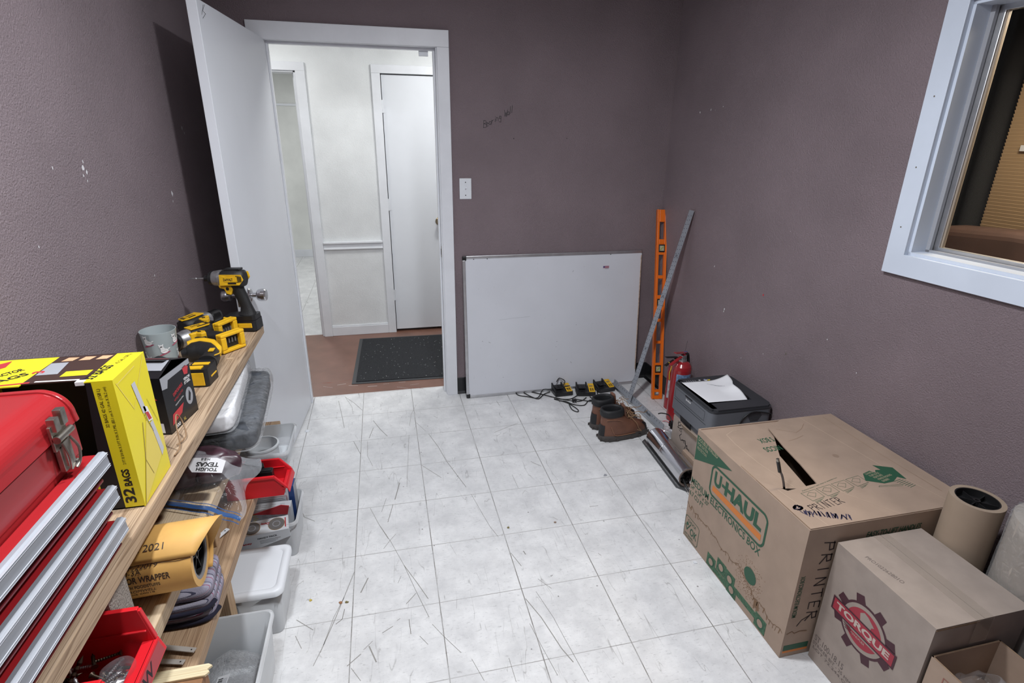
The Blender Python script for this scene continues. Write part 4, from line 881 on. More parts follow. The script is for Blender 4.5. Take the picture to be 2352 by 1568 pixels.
impact_driver(axes((-0.212, -1.208, ZT+0.036), (0.45, 0.86, 0.0), (-0.93, 0.37, 0)), 'yellow and black cordless drill lying on its side against the wall, black chuck pointing away', chuck_long=True, bit=False, name='cordless_drill')
impact_driver(axes((-0.165, -1.348, ZT+0.036), (-0.62, -0.78, 0.0), (-0.78, 0.62, 0.0)), 'cordless impact driver lying flat with grey nose and empty yellow battery socket', battery=False, bit=False)

# reciprocating saw lying in front of them
sw_ = thing('cordless_saw', (-0.10, -1.62, ZT), 'black and yellow cordless saw lying on its side beside the black glove box', 'power tool')
mb = MB(); sweep(mb, [(-0.148, -1.515, ZT+0.032), (-0.135, -1.510, ZT+0.034), (-0.115, -1.508, ZT+0.035), (-0.085, -1.522, ZT+0.034), (-0.062, -1.56, ZT+0.034), (-0.056, -1.60, ZT+0.036), (-0.055, -1.64, ZT+0.038)], [(0.020, 0.024), (0.027, 0.034), (0.030, 0.036), (0.029, 0.034), (0.024, 0.024), (0.024, 0.024), (0.026, 0.027)], M_RUB, side=(0, 0, 1)); mb.build('body', sw_)
mb = MB(); sweep(mb, [(-0.152, -1.490, ZT+0.050), (-0.132, -1.482, ZT+0.054), (-0.105, -1.482, ZT+0.055), (-0.075, -1.495, ZT+0.052), (-0.048, -1.53, ZT+0.044), (-0.040, -1.565, ZT+0.036)], [(0.012, 0.010), (0.014, 0.014), (0.014, 0.016), (0.014, 0.014), (0.012, 0.010), (0.006, 0.006)], M_YEL, side=(0, 0, 1)); mb.build('housing_cover', sw_, label='yellow housing cover')
mb = MB(); mb.cyl((-0.148, -1.515, ZT+0.032), (-0.164, -1.522, ZT+0.031), 0.020, M_BLACK, 24, 0.011); mb.build('blade_clamp', sw_)
mb = MB(RZ(-0.10, (-0.052, -1.690, ZT))); mb.prism(rrect(-0.034, 0.026, -0.044, 0.036, 0.010), 0.002, 0.056, M_BLACK); mb.build('battery', sw_, bevel=0.004)
mb = MB(RZ(-0.10, (-0.052, -1.690, ZT))); mb.box(-0.028, 0.018, -0.006, 0.012, 0.0555, 0.0585, M_YEL).box(0.0255, 0.0275, -0.020, 0.020, 0.022, 0.027, M_YEL).box(-0.030, 0.016, -0.0465, -0.0435, 0.006, 0.046, M_YEL).box(-0.030, 0.010, -0.042, -0.020, 0.0555, 0.0600, M_YEL); mb.build('battery_label', sw_, bevel=0.002)
mb = MB(); mb.tube([(-0.034, -1.575, ZT+0.058), (-0.026, -1.60, ZT+0.056), (-0.032, -1.635, ZT+0.062)], 0.002, M_YEL).box(-0.06, -0.045, -1.60, -1.575, ZT+0.062, ZT+0.065, M_YEL); mb.build('trim_line', sw_)
# black glove heap behind the glove box
gl = MB(); superblob(gl, Matrix.Translation((-0.155, -1.712, ZT+0.052)), 0.055, 0.045, 0.040, 0.9, 0.020, 22, M_RUB, 30, 20, 2.0, True)
superblob(gl, Matrix.Translation((-0.185, -1.675, ZT+0.050)), 0.028, 0.030, 0.028, 0.9, 0.012, 30, M_RUB, 24, 16, 5.0)
tag(gl.build('work_glove'), 'crumpled black rubber glove between the cup and the black glove box', 'glove')
tw = MB(); tw.tube([(-0.012, -2.085, ZT+0.006), (-0.002, -2.05, ZT+0.010), (-0.018, -2.01, ZT+0.030), (-0.020, -2.03, ZT+0.060), (-0.010, -2.07, ZT+0.050), (0.000, -2.10, ZT+0.012), (-0.004, -2.13, ZT+0.004)], 0.0016, M_LACE, 6)
tag(tw.build('twine'), 'loop of tan twine between the yellow box and the black glove box', 'string')
mb = MB(); mb.box(-0.034, -0.014, -1.520, -1.510, ZT, ZT+0.003, mat('wood_crumb', (0.55, 0.40, 0.25), 0.8)); tag(mb.build('wood_chip'), 'tiny wood chip on the top board in front of the lying tools', 'chip')

# ------------------------------------------------------------------ middle board
Z2 = 0.660
def pack(name, M, hx, hy, hz, inner, label, seed, p=0.22):
    o = thing(name, tuple(M.translation), label, 'package')
    mb = MB(); superblob(mb, M, hx, hy, hz, p, 0.008, 22, inner, 60, 30, seed, True); mb.build('contents', o)
    mb = MB(); superblob(mb, M, hx*1.04+0.004, hy*1.03+0.004, hz*1.03+0.0015, p, 0.011, 24, M_WRAP, 60, 30, seed+3, True); mb.build('wrapping', o, label='clear plastic bag')
    return o
pack('wrapped_fabric_pack', RZ(0.08, (-0.075, -1.520, Z2+0.040)), 0.135, 0.260, 0.033, M_GREYPK, 'dark grey folded pack in clear plastic jutting over the middle board edge', 1.0)
pack('wrapped_sheet_pack', RZ(0.10, (-0.115, -1.560, Z2+0.112)), 0.120, 0.235, 0.030, M_WHITEPK, 'white folded pack in clear plastic lying on the dark grey pack', 6.0)

# large zip bag with burgundy contents
zb = thing('zip_bag', (-0.03, -1.93, Z2), 'large clear zip bag with blue closure and burgundy contents on the middle board', 'plastic bag')
mb = MB()
superblob(mb, RZ(0.3, (-0.085, -1.905, Z2+0.048)), 0.120, 0.060, 0.045, 0.7, 0.018, 14, M_BURG, 40, 24, 3.0, True)
superblob(mb, RZ(0.5, (0.000, -1.895, Z2+0.040)), 0.060, 0.045, 0.034, 0.6, 0.014, 24, M_BURG, 36, 20, 8.0, True)
mb.build('contents', zb)
def bagtop(u, v):   # u across (x), v from far end to zip end
    x = -0.235+0.325*u+0.010*math.sin(v*9)*u; y = -1.795-0.150*v-0.145*u*v
    hgt = 0.100*math.sin(PI*min(1, max(0, (1-v)*1.15)))**0.8*math.sin(PI*min(1, max(0.0, u)))**0.4 if v < 0.985 else 0
    sag = -0.045*max(0, (x-0.012)/0.08) if x > 0.012 else 0
    q = mnoise.noise_vector(Vector((x*22, y*22, 1.3)))
    return Vector((x, y, Z2+0.010+hgt*0.95+sag*0.5+q.z*0.008))
mb = MB(); mb.grid(bagtop, 60, 60, M_FILM); mb.build('film', zb)
def zline(w0, w1, m, dz):
    mb.grid(lambda u, v: bagtop(u, 1.0)+Vector((0, -(w0+(w1-w0)*v), dz)), 50, 1, m)
mb = MB(); zline(-0.012, 0.004, M_ZIPB, 0.0015); zline(-0.022, -0.019, M_ZIPB, 0.0015); zline(0.014, 0.017, M_ZIPB, 0.0012); mb.build('zip_closure', zb, label='blue double zip strip')
mb = MB()
LM = Matrix.Translation((0.004, -1.975, Z2+0.096)) @ axes((0, 0, 0), (-1.0, 0.10, 0.10), (0, -0.80, -0.45))
lab = MB(LM)
lab.poly([(-0.044, -0.001, -0.012), (-0.044, -0.001, 0.024), (0.030, -0.001, 0.024), (0.046, -0.001, 0.006), (0.040, -0.001, -0.018), (-0.020, -0.001, -0.020)], M_GREYP if False else mat('label_white', (0.62, 0.62, 0.64), 0.4))
nn = -0.0016
lab.text('TEXAS', (-0.030, nn, -0.006), (1, 0, 0), (0, 0, 1), 0.013, M_INK, w=0.056, bold=0.03).text('TOUGH', (-0.030, nn, 0.010), (1, 0, 0), (0, 0, 1), 0.010, M_INK, w=0.052, bold=0.03)
lab.text('H-E-B', (-0.004, nn, -0.018), (1, 0, 0), (0, 0, 1), 0.007, M_INK, w=0.022, bold=0.02)
lab.build('label', zb)

# amber wrapper roll with black core plug
rr = 0.067
rl = thing('paper_roll', (0.0, -2.300, Z2), 'amber vapor wrapper paper roll with black core plug on the middle board', 'paper roll')
RA = Vector((-0.262, -2.318, Z2+0.0695)); RB = Vector((0.070, -2.298, Z2+0.0695))
mb = MB(); mb.tubec(RA, RB, rr, 0.053, M_AMBER, 48, M_KRAFT)
rd = (RB-RA).normalized(); ry = Vector((0, 0, 1)).cross(rd).normalized()
def on_roll(s, a, off=0.0005):   # s metres from RB back along the roll, a angle from top towards the camera
    return RB-rd*s+(Vector((0, 0, 1))*math.cos(a)-ry*math.sin(a))*(rr+off)
def roll_text(body, s1, a, h, w, m, bold=0.0, shear=0.0):
    vs, fs, asp = text_geo(body, bold, shear)
    mb.add([on_roll(s1+w*(1-x), a-(h*y)/rr, 0.0052 if a < 0.9 else 0.0006) for x, y in vs], fs, m)
SGN = 1 if ry.y > 0 else -1
if SGN < 0: ry = -ry
ABR = mat('roll_print', (0.05, 0.03, 0.02), 0.6)
roll_text('APRIL 2021', 0.050, 0.62, 0.0135, 0.095, ABR)
roll_text('MIL-PRF-22019', 0.060, 1.08, 0.009, 0.10, ABR, 0.0, 0.3)
roll_text('A-A-3420-3A', 0.090, 1.24, 0.011, 0.085, ABR)
roll_text('VAPOR WRAPPER', 0.040, 1.50, 0.014, 0.100, ABR, 0.025)
roll_text('DO NOT USE WITH FOODSTUFFS', 0.060, 1.70, 0.008, 0.115, ABR, 0.02)
roll_text('BY CROMWELL', 0.070, 1.88, 0.008, 0.070, ABR, 0.0, 0.3)
roll_text('ILLINOIS 60018', 0.075, 2.02, 0.006, 0.070, ABR)
mb.stroke([on_roll(s, 0.98+0.03*math.sin(s*60), 0.0012) for s in (0.0, 0.02, 0.028, 0.06, 0.09, 0.11, 0.15, 0.2)], 0.0012, ABR, (0, -1, 0.4))
mb.build('paper', rl)
mb = MB()   # loose outer turn curling past the end
for a0, a1, ex, m_ in ((-2.7, 0.95, 0.008, M_AMBER),):
    K = 26; vs = []
    for i in range(K+1):
        a = a0+(a1-a0)*i/K; f = (i/K)
        rr_ = rr+0.002+0.012*max(0, 1-f)*max(0.0, f+0.2)
        for s in (0.30, 0.0, -ex-0.036*max(0, math.sin(min(1, (1-f)*1.25)*PI))):
            vs.append(RB-rd*s+(Vector((0, 0, 1))*math.cos(a)-ry*math.sin(a))*rr_)
    fs = [(i*3+j, i*3+j+1, (i+1)*3+j+1, (i+1)*3+j) for i in range(K) for j in range(2)]
    mb.add(vs, fs, m_, True)
o = mb.build('loose_sheet', rl); so = o.modifiers.new('s', 'SOLIDIFY'); so.thickness = 0.0008
mb = MB(); mb.tubec(RB-rd*0.03, RB-rd*0.001, 0.053, 0.046, mat('grey_core', (0.20, 0.20, 0.21), 0.5), 40); mb.build('core', rl)
mb = MB(); mb.cyl(RB-rd*0.03, RB-rd*0.026, 0.047, M_BLACK, 36); mb.tubec(RB-rd*0.026, RB-rd*0.004, 0.046, 0.043, M_BLACK, 36); mb.tubec(RB-rd*0.026, RB-rd*0.006, 0.010, 0.006, M_BLACK, 20)
for k in range(6):
    a = k*PI/3+0.2; d_ = (Vector((0, 0, 1))*math.cos(a)-ry*math.sin(a)); mb.bar(RB-rd*0.016+d_*0.009, RB-rd*0.016+d_*0.045, 0.0018, 0.018, M_BLACK, rd)
mb.build('core_plug', rl, label='black spoked plastic plug')

# concrete block
cb = MB(); cb.box(-0.262, -0.014, -2.490, -2.418, Z2+0.001, Z2+0.165, M_CONC)
tag(cb.build('concrete_block', bevel=0.004), 'rough grey concrete block between the paper roll and the red screw bin', 'block')

# open-front stacking bins
def stack_bin(name, x0, x1, y0, y1, z0, h, m, label, text=None, inner=None, cut=0.014):
    """hopper-front bin, open front lip at +x"""
    o = thing(name, ((x0+x1)/2, (y0+y1)/2, z0), label, 'storage bin')
    t = 0.0025; lip = h*0.42; mb = MB(); sl = 0.010
    prof = [(x0, z0), (x1-0.012, z0), (x1, z0+lip), (x1-cut, z0+h), (x0, z0+h)]
    for yy in (y0, y1-t):
        mb.prism3([(a, yy, b_) for a, b_ in prof], (0, t, 0), m)
    mb.box(x0, x0+t, y0+t, y1-t, z0, z0+h, m).box(x0, x1-0.012, y0+t, y1-t, z0, z0+t, m)
    mb.prism3([(x1-0.012, y0+t, z0), (x1, y0+t, z0+lip), (x1-t, y0+t, z0+lip), (x1-0.012-t, y0+t, z0+t)], (0, y1-y0-2*t, 0), m)
    mb.build('tub', o, bevel=0.0008)
    mb = MB(); e = 0.006
    for yy, s_ in ((y0, -1), (y1, 1)):   # rolled rims
        mb.bar((x0, yy+s_*e/2, z0+h-0.004), (x1-cut, yy+s_*e/2, z0+h-0.004), e+0.003, 0.008, m)
        mb.bar((x1-cut, yy+s_*e/2, z0+h-0.004), (x1, yy+s_*e/2, z0+lip), e+0.003, 0.007, m)
        yi = yy-s_*0.006 if s_ > 0 else yy+0.006
        mb.box(x0+0.01, x1-cut*0.55, min(yi, yy), max(yi, yy), z0+h*0.60, z0+h*0.63, m)
    fo = 0.009*min(1, h/0.12); fd = 0.030*min(1, h/0.12)
    mb.box(x1-0.020*min(1, h/0.12), x1+0.004, y0-e, y1+e, z0+lip-0.004, z0+lip, m)
    mb.prism3([(x1+0.001, y0-e, z0+lip), (x1+0.004, y0-e, z0+lip), (x1+0.004+fo, y0-e, z0+lip-fd), (x1+0.001+fo, y0-e, z0+lip-fd)], (0, y1-y0+2*e, 0), m)
    mb.box(x0-e, x0, y0-e, y1+e, z0+h-0.008, z0+h, m)
    mb.build('rim', o, bevel=0.0015)
    if text:
        mb = MB(); us = Vector((-fo, 0, fd)).normalized(); ns = Vector((fd, 0, fo)).normalized(); b0 = Vector((x1+0.004+fo, 0, z0+lip-fd))+ns*0.0004+us*0.003
        mb.poly([b0+Vector((0, y0+0.008, 0)), b0+Vector((0, y1-0.002, 0)), b0+us*0.024+Vector((0, y1-0.002, 0)), b0+us*0.024+Vector((0, y0+0.008, 0))], mat('faded_red_label', (0.34, 0.05, 0.06), 0.5))
        mb.text(text, b0+us*0.003+ns*0.0004+Vector((0, y0+0.014, 0)), (0, 1, 0), us, 0.018, M_MARKER, w=0.085, bold=0.01, shear=0.3)
        mb.build('label_strip', o, label='handwritten label')
    return o
stack_bin('parts_bin', -0.230, 0.046, -2.640, -2.500, Z2+0.001, 0.127, M_BINRED, 'red hopper bin marked TPW holding dark screws on the middle board', 'TPW')
# its contents: long screws and a small bag
random.seed(11)
def screw(mb, a, b, r=0.0026):
    a = Vector(a); b = Vector(b); d_ = (b-a); L = d_.length; d_.normalize(); M_S = M_GREYM if random.random() < 0.15 else mat('bronze_screw', (0.07, 0.05, 0.035), 0.4, 0.8)
    mb.cyl(a, a+d_*0.004, r*2.2, M_S, 10, r); k = 9; pr = []
    for i in range(k): h_ = 0.004+(L-0.01)*i/k; pr += [(r*0.75, h_), (r*1.25, h_+(L-0.01)/k*0.5)]
    pr += [(r*0.75, L-0.006), (0.0002, L)]; mb.lathe(pr, M_S, 8, a, d_)
for k in range(80):
    x = random.uniform(-0.20, 0.020); y = random.uniform(-2.625, -2.515); z = Z2+0.008+random.uniform(0, 0.045); a = random.uniform(0, 6.28); L = random.uniform(0.03, 0.05); e_ = random.uniform(-0.2, 0.2)
    d_ = Vector((math.cos(a), math.sin(a), e_*0.6)).normalized(); A_ = Vector((x, y, z)); B_ = A_+d_*L
    B_.x = min(0.035, max(-0.208, B_.x)); B_.y = min(-2.508, max(-2.633, B_.y)); B_.z = max(Z2+0.008, B_.z)
    mb = MB(); screw(mb, A_, B_); o = mb.build('screw'); tag(o, 'dark loose screw in the pile inside the red bin marked TPW', 'screw', 'loose screws in the red bin')
mb = MB(); screw(mb, (-0.072, -2.610, Z2+0.030), (-0.035, -2.555, Z2+0.098), 0.0034); tag(mb.build('screw'), 'long dark screw standing up steeply out of the red bin pile', 'screw')
mb = MB(); screw(mb, (-0.02, -2.600, Z2+0.040), (-0.085, -2.530, Z2+0.075), 0.003); tag(mb.build('screw'), 'long screw leaning across the red bin behind the upright one', 'screw')
mb = MB(); superblob(mb, Matrix.Translation((0.012, -2.570, Z2+0.045)), 0.022, 0.034, 0.032, 0.8, 0.010, 36, M_FILM, 36, 22, 4.0); superblob(mb, Matrix.Translation((0.014, -2.580, Z2+0.035)), 0.014, 0.020, 0.013, 0.8, 0.010, 60, M_GREYM, 24, 14, 9.0)
tag(mb.build('small_bag'), 'small clear bag of shiny hardware in the front of the red TPW bin', 'plastic bag')
stack_bin('parts_bin', -0.230, 0.046, -2.800, -2.660, Z2+0.001, 0.127, M_BINYEL, 'bright yellow hopper bin next to the red TPW bin on the middle board')

# ------------------------------------------------------------------ lower board
Z3 = 0.440
stack_bin('parts_bin', -0.060, 0.128, -1.692, -1.588, Z3+0.001, 0.080, M_BINRED, 'small red hopper bin full of black plastic parts on the lower board', cut=0.034)
for k, (x, y, a, hh) in enumerate(((-0.035, -1.66, 0.1, 0.078), (0.0, -1.64, -0.2, 0.085), (0.030, -1.63, 0.3, 0.080), (0.060, -1.645, 0.0, 0.070), (0.015, -1.615, -0.1, 0.092))):
    mb = MB(RZ(a, (x, y, Z3+0.006))); mb.box(-0.022, 0.022, -0.014, 0.014, 0, hh, M_BLACK).box(-0.018, 0.018, -0.010, 0.010, hh, hh+0.004, M_INK)
    tag(mb.build('plastic_part', bevel=0.001), 'black plastic block packed in the small red bin', 'plastic part', 'black parts in the small red bin')
# clear open box behind it
def clear_box(name, x0, x1, y0, y1, z0, h, m, label, taper=0.012, lidm=None, lipw=0.006):
    o = thing(name, ((x0+x1)/2, (y0+y1)/2, z0), label, 'plastic box')
    def ring(z, g, r): return [(p[0], p[1], z) for p in rrect(x0+g, x1-g, y0+g, y1-g, r, 5)]
    n = 24; mb = MB()
    A = ring(z0, taper, 0.02); B = ring(z0+h, 0, 0.022); C = ring(z0+h, 0.002, 0.02); D = ring(z0+0.003, taper+0.002, 0.018)
    mb.loft([[Vector(p) for p in q] for q in (A, B, C, D)], m, (True, True))
    mb.build('tub', o)
    mb = MB(); g = lipw
    A = ring(z0+h-0.010, -g, 0.024); B = ring(z0+h, -g, 0.024); C = ring(z0+h+0.001, 0.001, 0.02)
    mb.loft([[Vector(p) for p in q] for q in (A, B, C)], m, (False, False)); mb.build('rim', o)
    if lidm:
        mb = MB(); zt = z0+h
        prf = [(-g-0.003, -0.012, 0.028), (-g-0.003, 0.004, 0.028), (-0.002, 0.010, 0.026), (0.010, 0.010, 0.022), (0.016, 0.005, 0.018)]
        mb.loft([[Vector(p) for p in ring(zt+dz, gg, rr_)] for gg, dz, rr_ in prf], lidm, (False, True)); mb.build('lid', o)
    return o
clear_box('plastic_box', -0.20, 0.118, -1.560, -1.345, Z3+0.001, 0.085, M_CLEAR, 'clear shallow plastic box on the lower board by the open door')
mb = MB(); mb.tubec((0.01, -1.45, Z3+0.012), (0.01, -1.45, Z3+0.070), 0.058, 0.055, M_SEMI, 36); mb.tubec((0.01, -1.45, Z3+0.062), (0.01, -1.45, Z3+0.068), 0.061, 0.055, M_SEMI, 36)
tag(mb.build('plastic_cup'), 'round cloudy plastic container standing in the clear shallow box', 'container')
mb = MB(); mb.tube([(-0.06, -1.53, Z3+0.012), (0.0, -1.515, Z3+0.03), (0.05, -1.51, Z3+0.012), (0.08, -1.50, Z3+0.012)], 0.004, M_BROWNP, 8)
tag(mb.build('wire_piece'), 'brown curved strip lying in the clear shallow box', 'strip')

# striped cloth, folded
cl = MB()
def cloth(cx_, cy_, z0_, hx_, hy_, layers, rot):
    for k in range(layers):
        zc = z0_+0.013+k*0.0225
        M_ = RZ(rot+0.02*k, (cx_-0.004*k, cy_+0.010*k, zc))
        superblob(cl, M_, hx_, hy_, 0.0125, 0.35, 0.004, 16, M_CLOTH, 44, 14, 2.0+k)
cloth(-0.048, -2.122, Z3, 0.072, 0.075, 3, 0.06)
for z_ in (0.034,):
    cl.tube([(-0.115, -2.198, Z3+z_), (-0.05, -2.200, Z3+z_+0.001), (0.010, -2.192, Z3+z_+0.003), (0.026, -2.165, Z3+z_+0.003)], 0.0060, M_CLOTHD, 8)
cl.tube([(-0.115, -2.199, Z3+0.007), (-0.04, -2.202, Z3+0.007), (0.012, -2.194, Z3+0.009), (0.030, -2.16, Z3+0.009)], 0.0065, M_CLOTHD, 8)
tag(cl.build('folded_cloth'), 'folded grey cloth with dark and red stripes under the amber roll on the lower board', 'cloth')

ST = mat('pale_grey_strip', (0.40, 0.37, 0.34), 0.5)
def strip(a, b, z, label):
    mb = MB(); a = Vector((*a, z)); b = Vector((*b, z)); mb.bar(a, b, 0.013, 0.0035, ST); d_ = (b-a).normalized(); mb.cyl(b-d_*0.008+Vector((0, 0, 0.0017)), b-d_*0.008+Vector((0, 0, 0.0022)), 0.0018, M_INK, 8)
    tag(mb.build('plastic_strip', bevel=0.0006), label, 'strip')
strip((-0.22, -2.212), (0.008, -2.287), Z3+0.009, 'pale grey slat with pin hole on the lower board, nearer the paper roll')
strip((-0.22, -2.258), (-0.008, -2.313), Z3+0.006, 'pale grey slat with pin hole on the lower board, nearer the TPW bin')
mb = MB(); mb.bar((-0.06, -1.905, Z3+0.004), (-0.022, -1.845, Z3+0.008), 0.013, 0.0035, M_LID); mb.cyl((-0.028, -1.855, Z3+0.009), (-0.028, -1.855, Z3+0.0102), 0.0018, M_INK, 8)
tag(mb.build('plastic_strip', bevel=0.0006), 'short white slat with a pin hole at the foot of the shelf post', 'strip')
mb = MB(); mb.prism3([(-0.20, -2.378, Z3+0.058), (0.070, -2.380, Z3+0.058), (0.079, -2.386, Z3+0.058), (0.071, -2.394, Z3+0.058), (0.077, -2.401, Z3+0.058), (0.070, -2.409, Z3+0.058), (-0.20, -2.409, Z3+0.058)], (0, 0, 0.005), M_PALE)
tag(mb.build('wood_lath'), 'pale cream wood lath with splintered end laid on the brown offcut', 'wood piece')
mb = MB(); mb.box(-0.20, 0.066, -2.450, -2.384, Z3+0.001, Z3+0.057, M_BROWNP); tag(mb.build('wood_offcut', bevel=0.002), 'raw brown wood offcut block on the lower board under the cream lath', 'wood piece')

# ------------------------------------------------------------------ on the floor below
clear_box('storage_tub', -0.22, 0.092, -1.480, -1.255, 0.001, 0.165, M_SEMI, 'cloudy open tub holding white product cartons on the floor below the shelf')
o = thing('product_carton', (0.0, -1.30, 0.01), 'tall white carton with blue edge standing in the cloudy tub', 'box')
mb = MB(); mb.box(-0.17, 0.072, -1.330, -1.275, 0.006, 0.235, M_LID)
mb.box(0.0722, 0.0726, -1.330, -1.275, 0.006, 0.235, M_GREYP).box(0.052, 0.072, -1.3305, -1.2745, 0.2352, 0.2356, M_BLUEP).box(0.050, 0.072, -1.3306, -1.3302, 0.012, 0.235, M_BLUEP)
mb.text('Tray', (0.012, -1.325, 0.2354), (1, 0, 0), (0, 1, 0), 0.014, M_INK, w=0.034, bold=0.02, shear=0.2)
mb.text('Right', (0.0, -1.3306, 0.205), (1, 0, 0), (0, 0, 1), 0.015, M_INK, w=0.042, bold=0.03, shear=0.2)
for k in range(5): mb.box(-0.07, 0.035-0.006*(k % 3), -1.3307, -1.3303, 0.150+k*0.008, 0.1515+k*0.008, M_GREYP)
mb.stroke([(-0.078, -1.3308, 0.143), (0.042, -1.3308, 0.143), (0.042, -1.3308, 0.192), (-0.078, -1.3308, 0.192)], 0.0015, M_REDP, (0, -1, 0), closed=True)
mb.build('carton', o, bevel=0.001)
o = thing('white_leaflet_box', (-0.05, -1.37, 0.01), 'white instruction carton with columns of tiny print in the cloudy tub', 'box')
mb = MB(); mb.box(-0.17, 0.062, -1.388, -1.345, 0.006, 0.178, M_LID)
for c_ in range(6):
    for k in range(9): mb.box(-0.15+c_*0.034, -0.15+c_*0.034+0.020-0.004*(k % 3), -1.3886, -1.3882, 0.085+k*0.009, 0.087+k*0.009, M_GREYP if c_ != 2 else M_BINYEL)
    for k in range(3): mb.box(-0.15+c_*0.034, -0.15+c_*0.034+0.018, -1.386+k*0.012, -1.384+k*0.012, 0.1782, 0.1786, M_GREYP)
mb.build('carton', o, bevel=0.001)
mb = MB(); mb.prism3([(-0.08, -1.392, 0.165), (0.030, -1.392, 0.195), (0.060, -1.394, 0.188), (0.05, -1.394, 0.15)], (0, -0.004, 0), M_REDP); tag(mb.build('red_bag'), 'red plastic sleeve poking out between the cartons in the tub', 'plastic bag')
hp = thing('drain_cover_box', (-0.02, -1.44, 0.01), 'white long carton printed with two round metal drain covers and HANDY PACK', 'box')
HM = Matrix.Translation((-0.066, -1.428, 0.034)) @ Matrix.Rotation(0.13, 4, 'Z') @ Matrix.Rotation(0.42, 4, 'X')
mb = MB(HM); mb.box(-0.120, 0.125, -0.030, 0.028, 0, 0.150, M_LID)
for cx_ in (-0.005, 0.082):
    mb.prism([(cx_+0.030*math.cos(a), 0.0+0.026*math.sin(a)) for a in [2*PI*i/28 for i in range(28)]], 0.1502, 0.1506, mat('print_gold', (0.30, 0.2, 0.1), 0.5))
    mb.prism([(cx_+0.028*math.cos(a), 0.0+0.024*math.sin(a)) for a in [2*PI*i/28 for i in range(28)]], 0.1507, 0.1510, mat('print_metal', (0.16, 0.15, 0.145), 0.4))
    mb.stroke([(cx_+0.013*math.cos(a), 0.011*math.sin(a), 0.1512) for a in [2*PI*i/20 for i in range(20)]], 0.003, M_GREYP, (0, 0, 1), closed=True)
mb.text('Oatey', (0.057, 0.016, 0.1512), (-1, 0, 0), (0, -1, 0), 0.012, M_REDP, w=0.032, bold=0.03)
mb.text('HANDY PACK', (0.010, -0.0306, 0.112), (1, 0, 0), (0, 0, 1), 0.012, M_INK, w=0.070, bold=0.03)
mb.text('Oatey', (-0.06, -0.0306, 0.085), (1, 0, 0), (0, 0, 1), 0.018, M_REDP, w=0.048, bold=0.03)
for k in range(3): mb.box(0.015, 0.090-k*0.01, -0.0307, -0.0303, 0.098-k*0.010, 0.100-k*0.010, M_GREYP)
mb.box(0.112, 0.116, -0.02, 0.02, 0.1502, 0.1506, M_REDP)
mb.build('carton', hp, bevel=0.001)
clear_box('storage_box', -0.24, 0.094, -1.855, -1.640, 0.001, 0.186, M_SEMI, 'closed cloudy plastic box with a white lid on the floor below the shelf', lidm=M_LID, lipw=0.007)
mb = MB(); superblob(mb, Matrix.Translation((-0.04, -1.745, 0.075)), 0.105, 0.080, 0.060, 0.5, 0.012, 14, mat('red_striped_content', (0.45, 0.07, 0.07), 0.6), 36, 18, 4.0); tag(mb.build('packed_bag'), 'red package showing through the side of the white lidded box', 'package')
clear_box('storage_box', -0.24, 0.088, -2.330, -1.945, 0.001, 0.200, M_SEMI, 'open cloudy plastic box of bubble wrap on the floor, nearest the camera', lipw=0.007)
mb = MB(); superblob(mb, Matrix.Translation((0.000, -2.130, 0.085)), 0.075, 0.135, 0.070, 0.6, 0.025, 15, M_BUBBLE, 60, 34, 3.0); superblob(mb, Matrix.Translation((-0.02, -2.12, 0.06)), 0.085, 0.13, 0.05, 0.6, 0.02, 15, M_BUBBLE, 40, 24, 6.0)
tag(mb.build('bubble_wrap'), 'crumpled bubble wrap filling the open cloudy box', 'bubble wrap')
mb = MB(axes((-0.018, -2.150, 0.165), (0.1, 1, 0.05), (-0.3, 0, 1))); mb.box(-0.040, 0.030, -0.020, 0.014, 0, 0.0008, M_LID)
for k in range(14): mb.box(-0.030+k*0.0038, -0.0285+k*0.0038+0.001*(k % 2), -0.004, 0.010, 0.0009, 0.0012, M_INK)
for k in range(3): mb.box(-0.032, 0.02, -0.016+k*0.004, -0.0145+k*0.004, 0.0009, 0.0012, M_GREYP)
tag(mb.build('barcode_label'), 'white barcode label lying on the bubble wrap', 'label')
# ================================================================== right side and back wall
# --- whiteboard leaning on the back wall
wb = thing('whiteboard', (1.54, -0.18, 0), 'large white dry-erase board with aluminium frame leaning on the back wall', 'whiteboard')
BX0, BX1, BHT = 0.953, 2.122, 0.905
tilt = math.atan2(0.075, BHT)
BM = Matrix.Translation((BX0, -0.212, 0.004)) @ Matrix.Rotation(-tilt, 4, 'X')   # local x along, z up the board, -y front
BWD = BX1-BX0
mb = MB(BM); mb.box(0.012, BWD-0.004, 0.004, 0.014, 0.012, BHT-0.012, M_BOARD)
mb.box(BWD-0.010, BWD-0.004, 0.0035, 0.0145, 0.10, BHT-0.03, mat('raw_board_edge', (0.55, 0.42, 0.33), 0.9, vary=0.4, vscale=60))
g = random.Random(21); yy = 0.0036
for x, z, w_, a in ((0.155, 0.36, .012, -.5), (0.70, 0.79, .010, 1.1), (0.60, 0.335, .004, 0), (0.595, 0.30, .003, 0), (0.60, 0.21, .004, .5), (0.73, 0.44, .004, -.6), (0.70, 0.185, .01, -1), (0.11, 0.37, .006, 2), (0.24, 0.12, .004, 0)):
    mb.stroke([(x-w_*math.cos(a)/2, yy, z-w_*math.sin(a)/2), (x, yy, z-0.001), (x+w_*math.cos(a)/2, yy, z+w_*math.sin(a)/2)], 0.003, M_GREYP, (0, -1, 0))
mb.stroke([(0.22, yy, 0.502), (0.30, yy, 0.508), (0.41, yy, 0.512), (0.42, yy, 0.515)], 0.0012, mat('faint_marker', (0.38, 0.40, 0.42), 0.6), (0, -1, 0))
